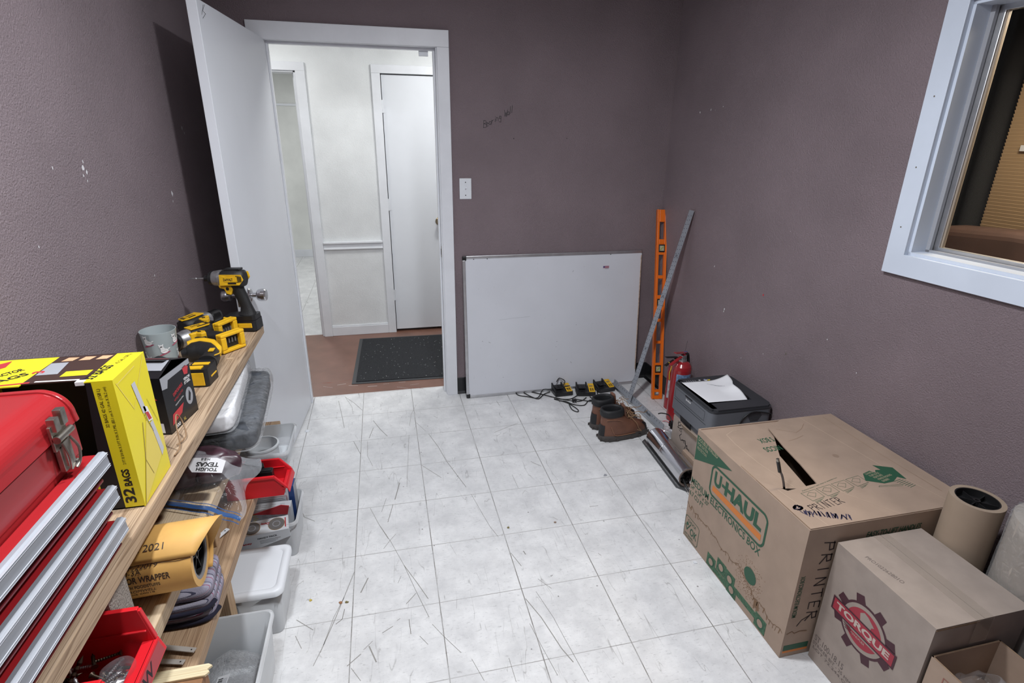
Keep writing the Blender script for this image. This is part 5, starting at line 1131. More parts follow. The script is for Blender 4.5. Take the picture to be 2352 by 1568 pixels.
for k in range(40):
    x = g.uniform(0.02, BWD-0.05); z = g.uniform(0.05, 0.85); mb.stroke([(x, yy, z), (x+g.uniform(-.002, .003), yy, z+g.uniform(0.002, 0.012))], 0.0009, MATS['faint_marker'], (0, -1, 0))
mb.box(0.902, 0.942, yy-0.0002, yy, 0.800, 0.815, mat('maker_label', (0.38, 0.17, 0.22), 0.5)); mb.box(0.902, 0.914, yy-0.0004, yy, 0.805, 0.812, M_BLUEP); mb.box(0.915, 0.94, yy-0.0004, yy, 0.795, 0.798, M_GREYP)
for x in (0.067, 0.15, 0.95): mb.cyl((x, 0.003, BHT-0.018), (x, 0.0036, BHT-0.018), 0.003, M_INK, 8)
mb.build('panel', wb)
def rail(a, b, nm): MB(BM).bar(a, b, 0.016, 0.018, M_ALU, (0, 0, 1) if abs(a[2]-b[2]) < .01 else (1, 0, 0)).build(nm, wb, bevel=0.003)
rail((0.020, 0.007, BHT-0.006), (BWD-0.004, 0.007, BHT-0.006), 'frame_rail'); rail((0.020, 0.007, 0.006), (BWD-0.020, 0.007, 0.006), 'frame_rail'); rail((0.007, 0.007, 0.022), (0.007, 0.007, BHT-0.022), 'frame_rail')
for (x, z) in ((-0.002, 0.0), (-0.002, BHT-0.022), (BWD-0.020, 0.0)):
    MB(BM).box(x, x+0.024, -0.003, 0.018, z-0.002, z+0.024, M_BLACK).build('corner_cap', wb, bevel=0.004)

# --- battery chargers in a row at its foot
def charger(cx, cy, rot, label, cord):
    M = RZ(rot, (cx, cy, 0)) @ Matrix.Diagonal((1, 1, 0.78, 1)); o = thing('battery_charger', (cx, cy, 0), label, 'battery charger', None)
    mb = MB(M); mb.prism3([(-0.060, -0.045, 0.004), (-0.060, 0.045, 0.004), (-0.066, 0.040, 0.030), (-0.066, -0.040, 0.030)], (0.122, 0, 0.0), M_TOOLG)
    mb.prism(rrect(-0.062, 0.062, -0.046, 0.050, 0.015), 0.003, 0.034, M_TOOLG)
    mb.prism3([(-0.060, -0.020, 0.034), (-0.060, 0.048, 0.034), (-0.060, 0.048, 0.058), (-0.060, 0.020, 0.052)], (0.072, 0, 0), M_TOOLG)
    for x in (-0.060, 0.004): mb.prism3([(x, -0.030, 0.034), (x, 0.050, 0.034), (x, 0.054, 0.078), (x, 0.040, 0.074), (x, 0.000, 0.050)], (0.010, 0, 0), M_TOOLG)
    mb.build('body', o, bevel=0.003)
    mb = MB(M); mb.box(-0.046, 0.0, -0.018, 0.046, 0.055, 0.058, M_BLACK)
    for k in range(4): mb.box(-0.040+k*0.010, -0.036+k*0.010, -0.010, 0.030, 0.056, 0.061, M_INK)
    mb.build('battery_slot', o)
    mb = MB(M); mb.prism3([(0.020, -0.034, 0.0345), (0.058, -0.034, 0.0345), (0.058, 0.044, 0.062), (0.020, 0.044, 0.062)], (0, 0.003, 0.002), M_YEL)
    mb.prism3([(0.018, -0.032, 0.034), (0.060, -0.032, 0.034), (0.060, 0.048, 0.034), (0.018, 0.048, 0.034), (0.018, 0.046, 0.060), (0.060, 0.046, 0.060)][0:4], (0, 0, 0.001), M_TOOLG)
    sl = Vector((0, 0.078, 0.0275)).normalized(); b0 = Vector((0.024, -0.031, 0.0382))
    for i in range(2):
        for j in range(3): mb.obox(b0+Vector((0.008+i*0.014, 0, 0))+sl*(0.010+j*0.009), (0.0045, 0, 0), sl*0.0026, (0, -0.0002, 0.0005), M_INK)
    mb.obox(b0+Vector((0.014, 0, 0))+sl*0.055, (0.012, 0, 0), sl*0.006, (0, -0.0002, 0.0005), mat('label_print', (0.30, 0.22, 0.10), 0.5))
    mb.build('label', o)
    if cord:
        mb = MB()
        for c_ in cord: mb.tube(c_, 0.0032, M_CORD, 8)
        mb.build('power_cord', o)
    return o
charger(1.578, -0.262, 0.05, 'black battery charger with yellow label, leftmost in the row below the whiteboard', [
    [(1.52, -0.25, 0.02), (1.46, -0.22, 0.02), (1.40, -0.30, 0.004), (1.34, -0.27, 0.004), (1.285, -0.235, 0.004), (1.275, -0.18, 0.02), (1.31, -0.165, 0.02), (1.37, -0.20, 0.006), (1.44, -0.26, 0.006), (1.52, -0.33, 0.005), (1.60, -0.385, 0.004), (1.66, -0.40, 0.004), (1.71, -0.36, 0.004)],
    [(1.545, -0.235, 0.075), (1.57, -0.215, 0.090), (1.60, -0.24, 0.078), (1.575, -0.29, 0.064), (1.62, -0.285, 0.062)],
    [(1.33, -0.215, 0.006), (1.36, -0.27, 0.004), (1.40, -0.315, 0.004), (1.45, -0.27, 0.010), (1.50, -0.245, 0.012)]])
charger(1.728, -0.292, -0.18, 'black battery charger with yellow label, middle one of the three below the whiteboard', [
    [(1.66, -0.33, 0.010), (1.60, -0.36, 0.004), (1.53, -0.345, 0.004), (1.50, -0.34, 0.004), (1.56, -0.40, 0.004), (1.59, -0.47, 0.004), (1.60, -0.52, 0.004), (1.585, -0.535, 0.004), (1.565, -0.50, 0.004), (1.57, -0.43, 0.004)],
    [(1.63, -0.365, 0.004), (1.67, -0.39, 0.004), (1.72, -0.42, 0.006), (1.74, -0.39, 0.004), (1.735, -0.36, 0.008)]])
charger(1.872, -0.262, 0.14, 'black battery charger with yellow label, rightmost of the three below the whiteboard', [
    [(1.81, -0.29, 0.010), (1.80, -0.36, 0.004), (1.84, -0.42, 0.004), (1.80, -0.44, 0.004), (1.72, -0.40, 0.004), (1.66, -0.46, 0.004), (1.60, -0.44, 0.004), (1.56, -0.39, 0.006), (1.52, -0.37, 0.006)]])
mb = MB(); mb.box(1.600, 1.628, -0.412, -0.392, 0.004, 0.022, M_BLACK)
for x in (1.608, 1.620): mb.box(x-0.001, x+0.001, -0.430, -0.412, 0.010, 0.016, M_GREYM)
tag(mb.build('power_plug', bevel=0.003), 'small black two-prong plug lying among the charger cords', 'plug')

# --- long orange level in the corner
lv = thing('spirit_level', (2.154, -0.465, 0), 'long orange plastic spirit level standing in the corner', 'level')
B_ = Vector((2.154, -0.462, 0.0)); T_ = Vector((2.222, -0.150, 1.158)); ul = (T_-B_).normalized()
wl = Vector((0.993, -0.12, 0)); wl = (wl-ul*wl.dot(ul)).normalized(); nl = wl.cross(ul)   # faces the camera side
if nl.y > 0: nl = -nl
LM = Matrix(((wl.x, nl.x, ul.x, B_.x), (wl.y, nl.y, ul.y, B_.y), (wl.z, nl.z, ul.z, B_.z), (0, 0, 0, 1)))
mb = MB(LM); hw = 0.033; LL = 1.206
mb.box(-hw, -hw+0.016, -0.012, 0.012, 0.002, LL, M_ORANGE).box(hw-0.016, hw, -0.012, 0.012, 0.002, LL, M_ORANGE)
mb.box(-hw-0.0, -hw+0.004, -0.014, 0.014, 0.0, LL+0.002, M_ORANGE).box(hw-0.004, hw, -0.014, 0.014, 0.0, LL+0.002, M_ORANGE)
segs = [(0.0, 0.022), (0.045, 0.062), (0.158, 0.235), (0.360, 0.378), (0.50, 0.520), (0.575, 0.640), (0.775, 0.796), (0.925, 0.960), (0.995, 1.022), (1.130, LL)]
for a, b in segs: mb.box(-hw+0.016, hw-0.016, -0.009, 0.009, a, b, M_ORANGE)
mb.box(-0.017, 0.017, -0.009, 0.009, 0.960, 0.995, M_ORANGE).box(-0.017, 0.017, -0.009, 0.009, 0.640, 0.670, M_ORANGE)
mb.build('body', lv, bevel=0.002)
for z in (0.197, 0.623, 0.965):
    MB(LM).box(-0.020, 0.020, 0.008, 0.0145, z-0.024, z+0.024, M_BLACK).build('vial_frame', lv, bevel=0.002)
    mb = MB(LM); mb.box(-0.014, 0.014, 0.0145, 0.0160, z-0.016, z+0.016, mat('vial_window', (0.45, 0.42, 0.30), 0.15)); mb.bar((-0.012, 0.0165, z-0.012), (0.012, 0.0165, z+0.012), 0.006, 0.001, mat('vial_green', (0.35, 0.40, 0.10), 0.2), (0, 1, 0)); mb.build('vial', lv)

# --- drywall T-square
ts = thing('drywall_square', (1.95, -0.48, 0), 'tall aluminium drywall T-square with punched scale leaning on the right wall', 'T-square')
A_ = Vector((1.946, -0.482, 0.008)); E_ = Vector((2.236, -0.474, 1.198)); ut = (E_-A_).normalized(); vt = Vector((0, -1, 0)); vt = (vt-ut*vt.dot(ut)).normalized(); nt_ = ut.cross(vt)
if nt_.x > 0: nt_ = -nt_
bw = 0.024; Lb = (E_-A_).length
mb = MB(); mb.obox(A_+ut*Lb/2, ut*Lb/2, vt*bw, nt_*0.0015, M_ALU2); 
def on_blade(s, t): return A_+ut*s+vt*t+nt_*0.0019
for k in range(1, 48):
    s = 0.03+k*0.0247
    mb.obox(on_blade(s, -0.013), ut*0.0018, vt*0.0030, nt_*0.0002, M_INK); mb.obox(on_blade(s+0.004, 0.013), ut*0.0018, vt*0.0030, nt_*0.0002, M_INK)
    for tt in (-0.0235, 0.0235): mb.obox(on_blade(s, tt), ut*0.0006, vt*0.0010, nt_*0.0002, M_INK)
for s in (0.36, 0.70, 0.95): mb.text('P65', on_blade(s, 0.008), -vt, ut, 0.014, M_INK, w=0.018)
mb.text('JOHNSON', on_blade(0.52, 0.002), ut, vt, 0.008, M_INK, w=0.045)
mb.build('blade', ts)
Hc = Vector((1.944, -0.545, 0.004)); HL = 0.575
A2 = Vector((1.950, -0.225, 0.003)); B2 = Vector((1.978, -0.872, 0.003))
hd = (B2-A2).normalized(); hu = (ut-hd*ut.dot(hd)).normalized(); hn = hd.cross(hu)
if hn.x > 0: hn = -hn
mb = MB(); mb.obox((A2+B2)/2+hu*0.025, (B2-A2)/2, hu*0.025, hn*0.002, M_ALU2); mb.obox((A2+B2)/2+hu*0.006, (B2-A2)/2, hu*0.006, hn*0.006, M_ALU)
for k in range(22):
    P_ = A2+hd*(0.02+k*0.0278)+hu*0.038+hn*0.0024; mb.obox(P_, hd*0.0012, hu*0.0045, hn*0.0002, M_INK)
mb.text('Johnson', A2+hd*0.43+hu*0.020+hn*0.0026, hd, hu, 0.022, M_INK, w=0.075, bold=0.02, shear=0.2)
mb.build('head', ts, label='cross head with logo and scale')
mb = MB()
for q in ((0.015, 0.012), (0.015, -0.012), (0.035, 0.012), (0.035, -0.012)): mb.cyl(A_+ut*q[0]+vt*q[1], A_+ut*q[0]+vt*q[1]+nt_*0.0035, 0.003, M_GREYM, 10)
mb.build('rivets', ts)

# --- fire extinguishers
def extinguisher(cx, cy, r, h, rot, label, big=True):
    o = thing('fire_extinguisher', (cx, cy, 0), label, 'fire extinguisher'); M = RZ(rot, (cx, cy, 0))
    mb = MB(M); mb.lathe([(r*0.92, 0.0), (r, 0.006), (r, h*0.80), (r*0.93, h*0.845), (r*0.72, h*0.885), (r*0.42, h*0.905), (r*0.36, h*0.92)], M_EXT, 36); mb.build('cylinder', o)
    mb = MB(M)
    if big:
        mb.add(*((lambda a0, a1, z0, z1, n: ([((r+0.0008)*math.cos(a0+(a1-a0)*i/n), (r+0.0008)*math.sin(a0+(a1-a0)*i/n), z) for z in (z0, z1) for i in range(n+1)], [(i, i+1, n+2+i, n+1+i) for i in range(n)]))(-2.9, -1.3, h*0.30, h*0.75, 14)), mat('blue_grey_label', (0.16, 0.26, 0.42), 0.5, vary=0.7, vscale=70), True)
    else:
        mb.add(*((lambda a0, a1, z0, z1, n: ([((r+0.0008)*math.cos(a0+(a1-a0)*i/n), (r+0.0008)*math.sin(a0+(a1-a0)*i/n), z) for z in (z0, z1) for i in range(n+1)], [(i, i+1, n+2+i, n+1+i) for i in range(n)]))(-3.1, -1.0, h*0.24, h*0.60, 14)), mat('grey_white_label', (0.48, 0.49, 0.52), 0.5, vary=0.5, vscale=60), True)
    mb.build('label', o)
    mb = MB(M); mb.cyl((0, 0, h*0.905), (0, 0, h*0.935), r*0.40, M_GREYM, 24).cyl((0, 0, h*0.93), (0, 0, h*1.0), r*0.28, M_GREYM, 6 if big else 12).box(-r*0.3, r*0.3, -r*0.22, r*0.22, h*0.955, h*1.0, M_GREYM); mb.build('valve', o, bevel=0.002)
    m_ = M_EXT if big else M_BLACK
    mb = MB(M); mb.bar((0.01, 0, h*1.005), (-0.105 if big else -0.075, 0, h*0.90), 0.020, 0.006, m_); mb.build('carry_handle', o, bevel=0.002)
    mb = MB(M); mb.bar((0.015, 0, h*1.03), (-0.075, 0, h*1.065), 0.022, 0.005, m_).bar((0.015, 0, h*0.99), (0.015, 0, h*1.035), 0.018, 0.006, m_); mb.build('squeeze_lever', o, bevel=0.002)
    if big:
        mb = MB(M); mb.tube([(0.015, 0.0, h*0.975), (0.045, 0.01, h*0.985), (0.062, 0.015, h*0.93), (r+0.012, 0.01, h*0.80), (r+0.010, 0.0, h*0.55)], 0.009, M_RUB, 12); mb.build('hose', o)
        mb = MB(M); mb.tube([(0.0, 0.0, h*1.04), (0.012, -0.012, h*1.055), (0.020, 0.0, h*1.02), (-0.008, 0.012, h*1.03)], 0.0016, mat('blue_tie', (0.05, 0.10, 0.35), 0.5), 6); mb.tube([(0.01, 0, h*1.04), (0.03, 0.012, h*1.10), (0.045, 0.02, h*1.17)], 0.0008, M_INK, 6); mb.build('tie', o)
    else:
        mb = MB(M); mb.tube([(-0.05, 0, h*0.96), (-r*0.9, -0.012, h*0.88), (-r-0.004, -0.010, h*0.75), (-r-0.002, -0.012, h*0.62)], 0.003, mat('yellow_cord', (0.70, 0.50, 0.04), 0.5), 8); mb.build('pin_strap', o, label='yellow strap')
    return o
extinguisher(2.140, -0.735, 0.056, 0.415, 0.35, 'larger red fire extinguisher with red lever and blue-grey label behind the printer')
extinguisher(2.178, -0.592, 0.038, 0.330, 0.2, 'slim red fire extinguisher with black head and yellow strap nearer the corner', False)
mb = MB(); mb.tube([(2.118, -0.640, 0.36), (2.118, -0.66, 0.25), (2.103, -0.70, 0.06)], 0.0015, M_INK); 

# --- work boots
def boot(ox, oy, rot, label, lace_seed):
    M = RZ(rot, (ox, oy, 0)); o = thing('work_boot', (ox, oy, 0), label, 'boot', None)
    n = 36
    def ring(cx, z, rf, rb, ry_, pw=2.3, grow=0.0): return [M @ p for p in ell(cx, 0, z, rf+grow, ry_+grow, n, pw, rb+grow)]
    # local x: heel at 0, toe at 0.30
    body = [(0.105, 0.024, 0.190, 0.103, 0.046), (0.105, 0.040, 0.192, 0.104, 0.049), (0.102, 0.062, 0.187, 0.100, 0.050), (0.098, 0.080, 0.168, 0.094, 0.047), (0.090, 0.097, 0.130, 0.084, 0.044), (0.082, 0.116, 0.094, 0.074, 0.043), (0.076, 0.138, 0.064, 0.066, 0.043), (0.074, 0.150, 0.062, 0.064, 0.044)]
    mb = MB(); mb.loft([ring(c, z, a, b, y_) for c, z, a, b, y_ in body], M_LEATH, (True, False)); mb.build('upper', o)
    # padded collar, hollow
    col_ = [(0.074, 0.142, 0.060, 0.062, 0.042), (0.072, 0.150, 0.068, 0.070, 0.048), (0.070, 0.172, 0.069, 0.070, 0.049), (0.069, 0.186, 0.064, 0.066, 0.046), (0.069, 0.188, 0.055, 0.058, 0.038), (0.070, 0.176, 0.050, 0.053, 0.034), (0.072, 0.140, 0.048, 0.050, 0.032), (0.074, 0.085, 0.048, 0.048, 0.030)]
    mb = MB(); mb.loft([ring(c, z, a, b, y_) for c, z, a, b, y_ in col_], M_BOOTB, (False, True)); mb.build('padded_collar', o)
    # sole with lugs
    mb = MB(); mb.loft([ring(0.106, z, a, b, y_, 2.5) for z, a, b, y_ in ((0.0, 0.186, 0.100, 0.045), (0.003, 0.198, 0.108, 0.052), (0.014, 0.200, 0.110, 0.053), (0.026, 0.197, 0.108, 0.051), (0.034, 0.190, 0.104, 0.047))], M_SOLE)
    for k in range(16):
        t_ = -2.7+k*0.36; p = ell(0.106, 0, 0.012, 0.200, 0.053, 64, 2.5, 0.110)[int((t_ % (2*PI))/(2*PI)*64) % 64]; mb.obox(M @ p, (M.to_3x3() @ Vector((0.008, 0, 0))), (M.to_3x3() @ Vector((0, 0.0025, 0))), (0, 0, 0.007), M_SOLE)
    mb.build('sole', o)
    # toe cap and heel counter as shells
    def shell(rows, sel, m, nm):
        R = []
        for c, z, a, b, y_ in rows:
            r = ell(c, 0, z, a+0.0018, y_+0.0018, 64, 2.3, b+0.0018); R.append([M @ p for p in r])
        mb = MB(); idx = [i for i in range(65) if sel(2*PI*i/64)]
        runs = []; cur = []
        for i in range(-32, 33):
            if sel((2*PI*i/64)): cur.append(i % 64)
            elif cur: runs.append(cur); cur = []
        if cur: runs.append(cur)
        for run in runs:
            for j in range(len(R)-1):
                vs = [R[j][i] for i in run]+[R[j+1][i] for i in run]; k = len(run)
                mb.add(vs, [(q, q+1, k+q+1, k+q) for q in range(k-1)], m, True)
        mb.build(nm, o)
    shell(body[0:4], lambda t: abs(math.atan2(math.sin(t), math.cos(t))) < 0.55, M_BOOTB, 'toe_cap')
    shell(body[0:5], lambda t: abs(math.atan2(math.sin(t), math.cos(t))) > 2.55, M_BOOTB, 'heel_counter')
    # quarter seam band
    mb = MB()
    for s_ in (-1, 1):
        mb.tube([M @ Vector(p) for p in ((0.045, s_*0.049, 0.095), (0.06, s_*0.050, 0.060), (0.085, s_*0.0515, 0.036), (0.20, s_*0.049, 0.036))], 0.0022, M_LEATH2, 6)
        mb.tube([M @ Vector(p) for p in ((0.02, s_*0.040, 0.136), (0.08, s_*0.0455, 0.132), (0.125, s_*0.038, 0.112))], 0.0022, M_LEATH2, 6)
    mb.build('trim_seam', o)
    # tongue and laces
    mb = MB(); mb.loft([[M @ Vector(p) for p in ((x-0.004, -w_, z), (x+0.004, -w_*0.6, z+0.004), (x+0.005, w_*0.6, z+0.004), (x-0.004, w_, z), (x-0.008, 0, z-0.006))] for x, z, w_ in ((0.235, 0.068, 0.020), (0.205, 0.086, 0.024), (0.172, 0.108, 0.026), (0.148, 0.138, 0.028), (0.140, 0.175, 0.030), (0.136, 0.196, 0.026))], M_LEATH, (True, True), True); mb.build('tongue', o)
    g = random.Random(lace_seed); mb = MB(); row = ((0.228, 0.078), (0.212, 0.088), (0.194, 0.100), (0.178, 0.113), (0.164, 0.130), (0.154, 0.150))
    for i in range(len(row)-1):
        for s_ in (-1, 1):
            a = Vector((row[i][0], s_*0.024, row[i][1])); b = Vector((row[i+1][0], -s_*0.024, row[i+1][1])); m_ = (a+b)/2+Vector((0.006, 0, 0.006)); mb.tube([M @ a, M @ m_, M @ b], 0.0019, M_LACE, 6)
    for k in range(9):
        x, z = 0.155+g.uniform(0, 0.05), 0.155-g.uniform(0, 0.05); pts = [Vector((x, g.uniform(-.02, .02), z))]
        for q in range(4): pts.append(pts[-1]+Vector((g.uniform(-0.012, 0.035), g.uniform(-0.030, 0.022), g.uniform(-0.020, 0.012))))
        for p in pts: p.z = max(p.z, 0.125-0.42*max(0, p.x-0.15)) if abs(p.y) < 0.05 else max(p.z, 0.05)
        mb.tube([M @ p for p in pts], 0.0017, M_LACE, 6)
    mb.tube([M @ Vector(p) for p in ((0.17, -0.02, 0.13), (0.20, -0.05, 0.10), (0.215, -0.055, 0.065), (0.235, -0.057, 0.045), (0.205, -0.058, 0.060))], 0.0018, M_LACE, 6)
    mb.build('laces', o)
    return o
boot(1.598, -0.868, 0.10, 'brown leather work boot with black padded collar, the one nearer the camera of the pair', 3)
boot(1.600, -0.735, 0.17, 'brown leather work boot with black toe, the farther of the pair beside the T-square', 8)

# --- steel canister lying on a flat dark strip
cn = thing('steel_canister', (1.86, -1.17, 0), 'long polished steel cylinder lying on the floor between the boots and the cartons', 'cylinder')
CA = Vector((1.874, -0.985, 0.058)); CB = Vector((1.850, -1.385, 0.058)); cd = (CB-CA).normalized()
mb = MB(); mb.lathe([(0.044, 0.0), (0.050, 0.004), (0.052, 0.012), (0.052, 0.165), (0.0515, 0.167), (0.052, 0.169), (0.052, (CB-CA).length-0.008), (0.050, (CB-CA).length)], M_POLISH, 48, CA, cd, caps=False); mb.cyl(CA, CA+cd*0.002, 0.045, M_POLISH, 40); mb.build('shell', cn)
mb = MB(); mb.tubec(CB-cd*0.012, CB+cd*0.002, 0.0505, 0.044, mat('dull_rim', (0.16, 0.12, 0.10), 0.4), 40); mb.build('end_ring', cn)
mb = MB(); mb.cyl(CB-cd*0.045, CB-cd*0.035, 0.048, M_BLACK, 36)
cu, cv = frame_of(cd)
for k in range(12):
    a = 2*PI*k/12; p = CB-cd*0.034+(cu*math.cos(a)+cv*math.sin(a))*0.033; mb.cyl(p, p+cd*0.022, 0.0065, M_BLACK, 10)
mb.build('end_insert', cn, label='black ribbed end insert')
mb = MB(); mb.cyl(CB-cd*0.030, CB+cd*0.034, 0.013, M_POLISH, 24).cyl(CB+cd*0.034, CB+cd*0.040, 0.009, M_POLISH, 20); mb.build('outlet_pipe', cn)
mb = MB(); mb.tube([CB-cd*0.02+Vector((-0.018, 0, -0.015)), CB+cd*0.02+Vector((-0.02, 0, -0.030)), CB+cd*0.050+Vector((-0.012, 0, -0.043)), CB+cd*0.085+Vector((0.0, 0, -0.050))], 0.005, M_BLACK, 10)
mb.build('hose', cn)
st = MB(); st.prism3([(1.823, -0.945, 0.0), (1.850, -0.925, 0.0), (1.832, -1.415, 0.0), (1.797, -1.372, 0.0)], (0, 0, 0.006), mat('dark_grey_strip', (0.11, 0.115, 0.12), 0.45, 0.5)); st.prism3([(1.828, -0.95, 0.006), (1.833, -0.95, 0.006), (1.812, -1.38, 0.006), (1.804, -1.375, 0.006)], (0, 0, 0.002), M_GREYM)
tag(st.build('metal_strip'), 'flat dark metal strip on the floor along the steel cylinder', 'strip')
# crumpled foil bag and black connector behind the cylinder
mb = MB(); superblob(mb, RZ(-0.3, (1.985, -0.925, 0.022)), 0.052, 0.030, 0.022, 0.75, 0.016, 30, mat('foil', (0.70, 0.70, 0.72), 0.3, 0.6), 36, 20, 5.0, True)
tag(mb.build('foil_bag'), 'small crumpled silver foil bag at the end of the T-square head', 'bag')
mb = MB(); mb.box(2.030, 2.056, -0.885, -0.850, 0.030, 0.060, M_BLACK).cyl((2.043, -0.868, 0.0), (2.043, -0.868, 0.04), 0.010, M_BLACK, 14)
mb.tube([(2.043, -0.868, 0.055), (2.038, -0.83, 0.085), (2.015, -0.79, 0.080), (2.000, -0.775, 0.070)], 0.0035, M_CORD, 8).tube([(2.045, -0.86, 0.02), (2.04, -0.91, 0.004), (2.03, -0.955, 0.004), (2.015, -0.975, 0.004)], 0.003, M_CORD, 8).tube([(2.036, -0.862, 0.045), (2.02, -0.84, 0.055), (2.002, -0.83, 0.050)], 0.002, M_REDP, 8)
tag(mb.build('power_adapter', bevel=0.002), 'black connector with thin cords next to the silver foil bag', 'plug')

# --- carton with the printer on it
def open_carton(name, M, lx, ly, h, m, label, flaps=()):
    o = thing(name, tuple(M.translation), label, 'box'); t = 0.004; mb = MB(M)
    mb.box(0, t, 0, ly, 0, h, m).box(lx-t, lx, 0, ly, 0, h, m).box(t, lx-t, 0, t, 0, h, m).box(t, lx-t, ly-t, ly, 0, h, m).box(t, lx-t, t, ly-t, 0, t, m)
    return o, mb
PM = RZ(0.03, (1.945, -1.385, 0.0))
o, mb = open_carton('carton', PM, 0.325, 0.335, 0.216, M_CARD2, 'brown carton with black marker scribbles under the grey printer')
mb.box(0.004, 0.321, 0.004, 0.331, 0.210, 0.2155, M_CARD2)
def lh(y, z): return Vector((-0.0007, y, z))
for pl in ([(0.285, 0.195), (0.270, 0.205), (0.262, 0.188), (0.280, 0.180), (0.288, 0.192)], [(0.285, 0.205), (0.282, 0.165)], [(0.290, 0.168), (0.255, 0.170), (0.245, 0.160)], [(0.262, 0.172), (0.240, 0.182)], [(0.272, 0.160), (0.250, 0.155)],
           [(0.245, 0.150), (0.262, 0.130), (0.245, 0.112), (0.225, 0.125), (0.215, 0.110)], [(0.235, 0.118), (0.205, 0.130), (0.195, 0.105), (0.185, 0.115), (0.180, 0.095)], [(0.215, 0.128), (0.19, 0.098)], [(0.19, 0.098), (0.165, 0.100), (0.168, 0.085), (0.185, 0.082)], [(0.20, 0.10), (0.205, 0.085)]):
    mb.stroke([lh(a, b) for a, b in pl], 0.0032, M_INK, (-1, 0, 0))
mb.build('carton_body', o)
mb = MB(PM); mb.obox((-0.010, 0.130, 0.200), (0.012, 0, -0.022), (0, 0.105, 0.0), (0.0015, 0, 0.001), M_KRAFT); mb.obox((0.006, 0.130, 0.214), (0.016, 0, 0.010), (0, 0.105, 0), (0.0005, 0, -0.0012), M_CARD2); mb.build('flap', o)
pr = thing('printer', (2.10, -1.19, 0.217), 'grey laser printer with dark top and paper sheet on it, standing on a carton', 'printer')
PX0, PX1, PY0, PY1, PZ0, PZ1 = 1.930, 2.262, -1.375, -1.005, 0.218, 0.400
PT = Matrix.Translation((0, 0, 0))
mb = MB(); mb.prism(rrect(PX0, PX1, PY0, PY1, 0.035, 7), PZ0+0.030, PZ1-0.020, M_PRG, True).prism(rrect(PX0+0.010, PX1-0.006, PY0+0.008, PY1-0.008, 0.03, 7), PZ0, PZ0+0.030, M_PRG, True); mb.build('body', pr, bevel=0.003)
mb = MB()
outer = rrect(PX0+0.002, PX1, PY0, PY1-0.002, 0.035, 7)
mb.prism(outer, PZ1-0.020, PZ1-0.010, M_PRD, True)
# top frame around the sunken paper tray
TX0, TX1, TY0, TY1 = 1.972, 2.190, -1.300, -1.080
mb.box(PX0+0.012, TX0, PY0+0.02, PY1-0.02, PZ1-0.011, PZ1, M_PRD)
for pts in ([(PX0+0.030, PY1-0.003), (PX1-0.030, PY1-0.003), (PX1-0.006, PY1-0.030), (PX1-0.006, TY1), (PX0+0.008, TY1), (PX0+0.008, PY1-0.030)], [(PX0+0.008, TY0), (PX1-0.006, TY0), (PX1-0.006, PY0+0.030), (PX1-0.030, PY0+0.004), (PX0+0.035, PY0+0.004), (PX0+0.008, PY0+0.032)], [(TX1, TY0), (PX1-0.006, TY0), (PX1-0.006, TY1), (TX1, TY1)], [(PX0+0.008, TY0), (TX0, TY0), (TX0, TY1), (PX0+0.008, TY1)]):
    mb.prism(pts, PZ1-0.011, PZ1, M_PRD)
mb.build('top_cover', pr, bevel=0.002, label='dark charcoal top cover')
mb = MB(); mb.box(TX1-0.012, TX1+0.002, TY0+0.02, TY1-0.01, PZ1-0.012, PZ1+0.001, M_INK)
for k in range(4): mb.box(TX1-0.020, TX1+0.001, TY0+0.035+k*0.045, TY0+0.050+k*0.045, PZ1-0.010, PZ1+0.002, M_BLACK).box(TX1-0.004, TX1+0.001, TY0+0.030+k*0.045, TY0+0.058+k*0.045, PZ1-0.004, PZ1+0.0035, M_BLACK)
mb.build('output_slot', pr)
mb = MB()
for k in range(5): mb.box(1.985+k*0.012, 1.9875+k*0.012, PY1-0.052-0.004*(k % 2), PY1-0.035, PZ1+0.0002, PZ1+0.0008, M_GREYP)
mb.cyl((1.956, PY1-0.045, PZ1), (1.956, PY1-0.045, PZ1+0.002), 0.011, M_PRD, 20)
mb.box(2.055, 2.065, PY1-0.045, PY1-0.036, PZ1+0.0002, PZ1+0.001, M_WHITE).cyl((2.093, PY1-0.042, PZ1), (2.093, PY1-0.042, PZ1+0.0006), 0.010, M_WHITE, 20).cyl((2.110, PY1-0.043, PZ1), (2.110, PY1-0.043, PZ1+0.0008), 0.009, M_BINYEL, 20).box(2.082, 2.116, PY1-0.042, PY1-0.036, PZ1+0.0008, PZ1+0.0012, M_BLUEP)
mb.build('control_panel', pr)
fx = PX0-0.0006
mb = MB(); mb.stroke([(fx, PY1-0.040, PZ1-0.030), (fx, PY0+0.055, PZ1-0.030), (fx, PY0+0.055, PZ1-0.078), (fx, PY1-0.040, PZ1-0.078)], 0.0016, M_PRD, (-1, 0, 0), closed=True)
mb.stroke([(fx, PY1-0.036, PZ1-0.090), (fx, PY0+0.036, PZ1-0.090)], 0.0022, M_INK, (-1, 0, 0))
mb.box(fx-0.0006, PX0+0.002, -1.205, -1.140, PZ1-0.034, PZ1-0.026, M_INK)
mb.text('brother', (fx-0.0002, -1.150, PZ1-0.052), (0, -1, 0), (0, 0, 1), 0.012, M_WHITE, w=0.048, bold=0.02)
mb.prism3([(fx-0.0002, -1.125, PZ0+0.002), (fx-0.0002, -1.115, PZ0+0.030), (fx-0.0002, -1.215, PZ0+0.030), (fx-0.0002, -1.225, PZ0+0.002)], (0.001, 0, 0), M_INK)
mb.build('front_panel', pr)
mb = MB(); yv = PY0-0.0006
for k in range(8): mb.box(2.125+0.004*abs(k-4), 2.200-0.004*abs(k-4), yv, PY0+0.001, PZ1-0.075+k*0.0065, PZ1-0.072+k*0.0065, M_INK)
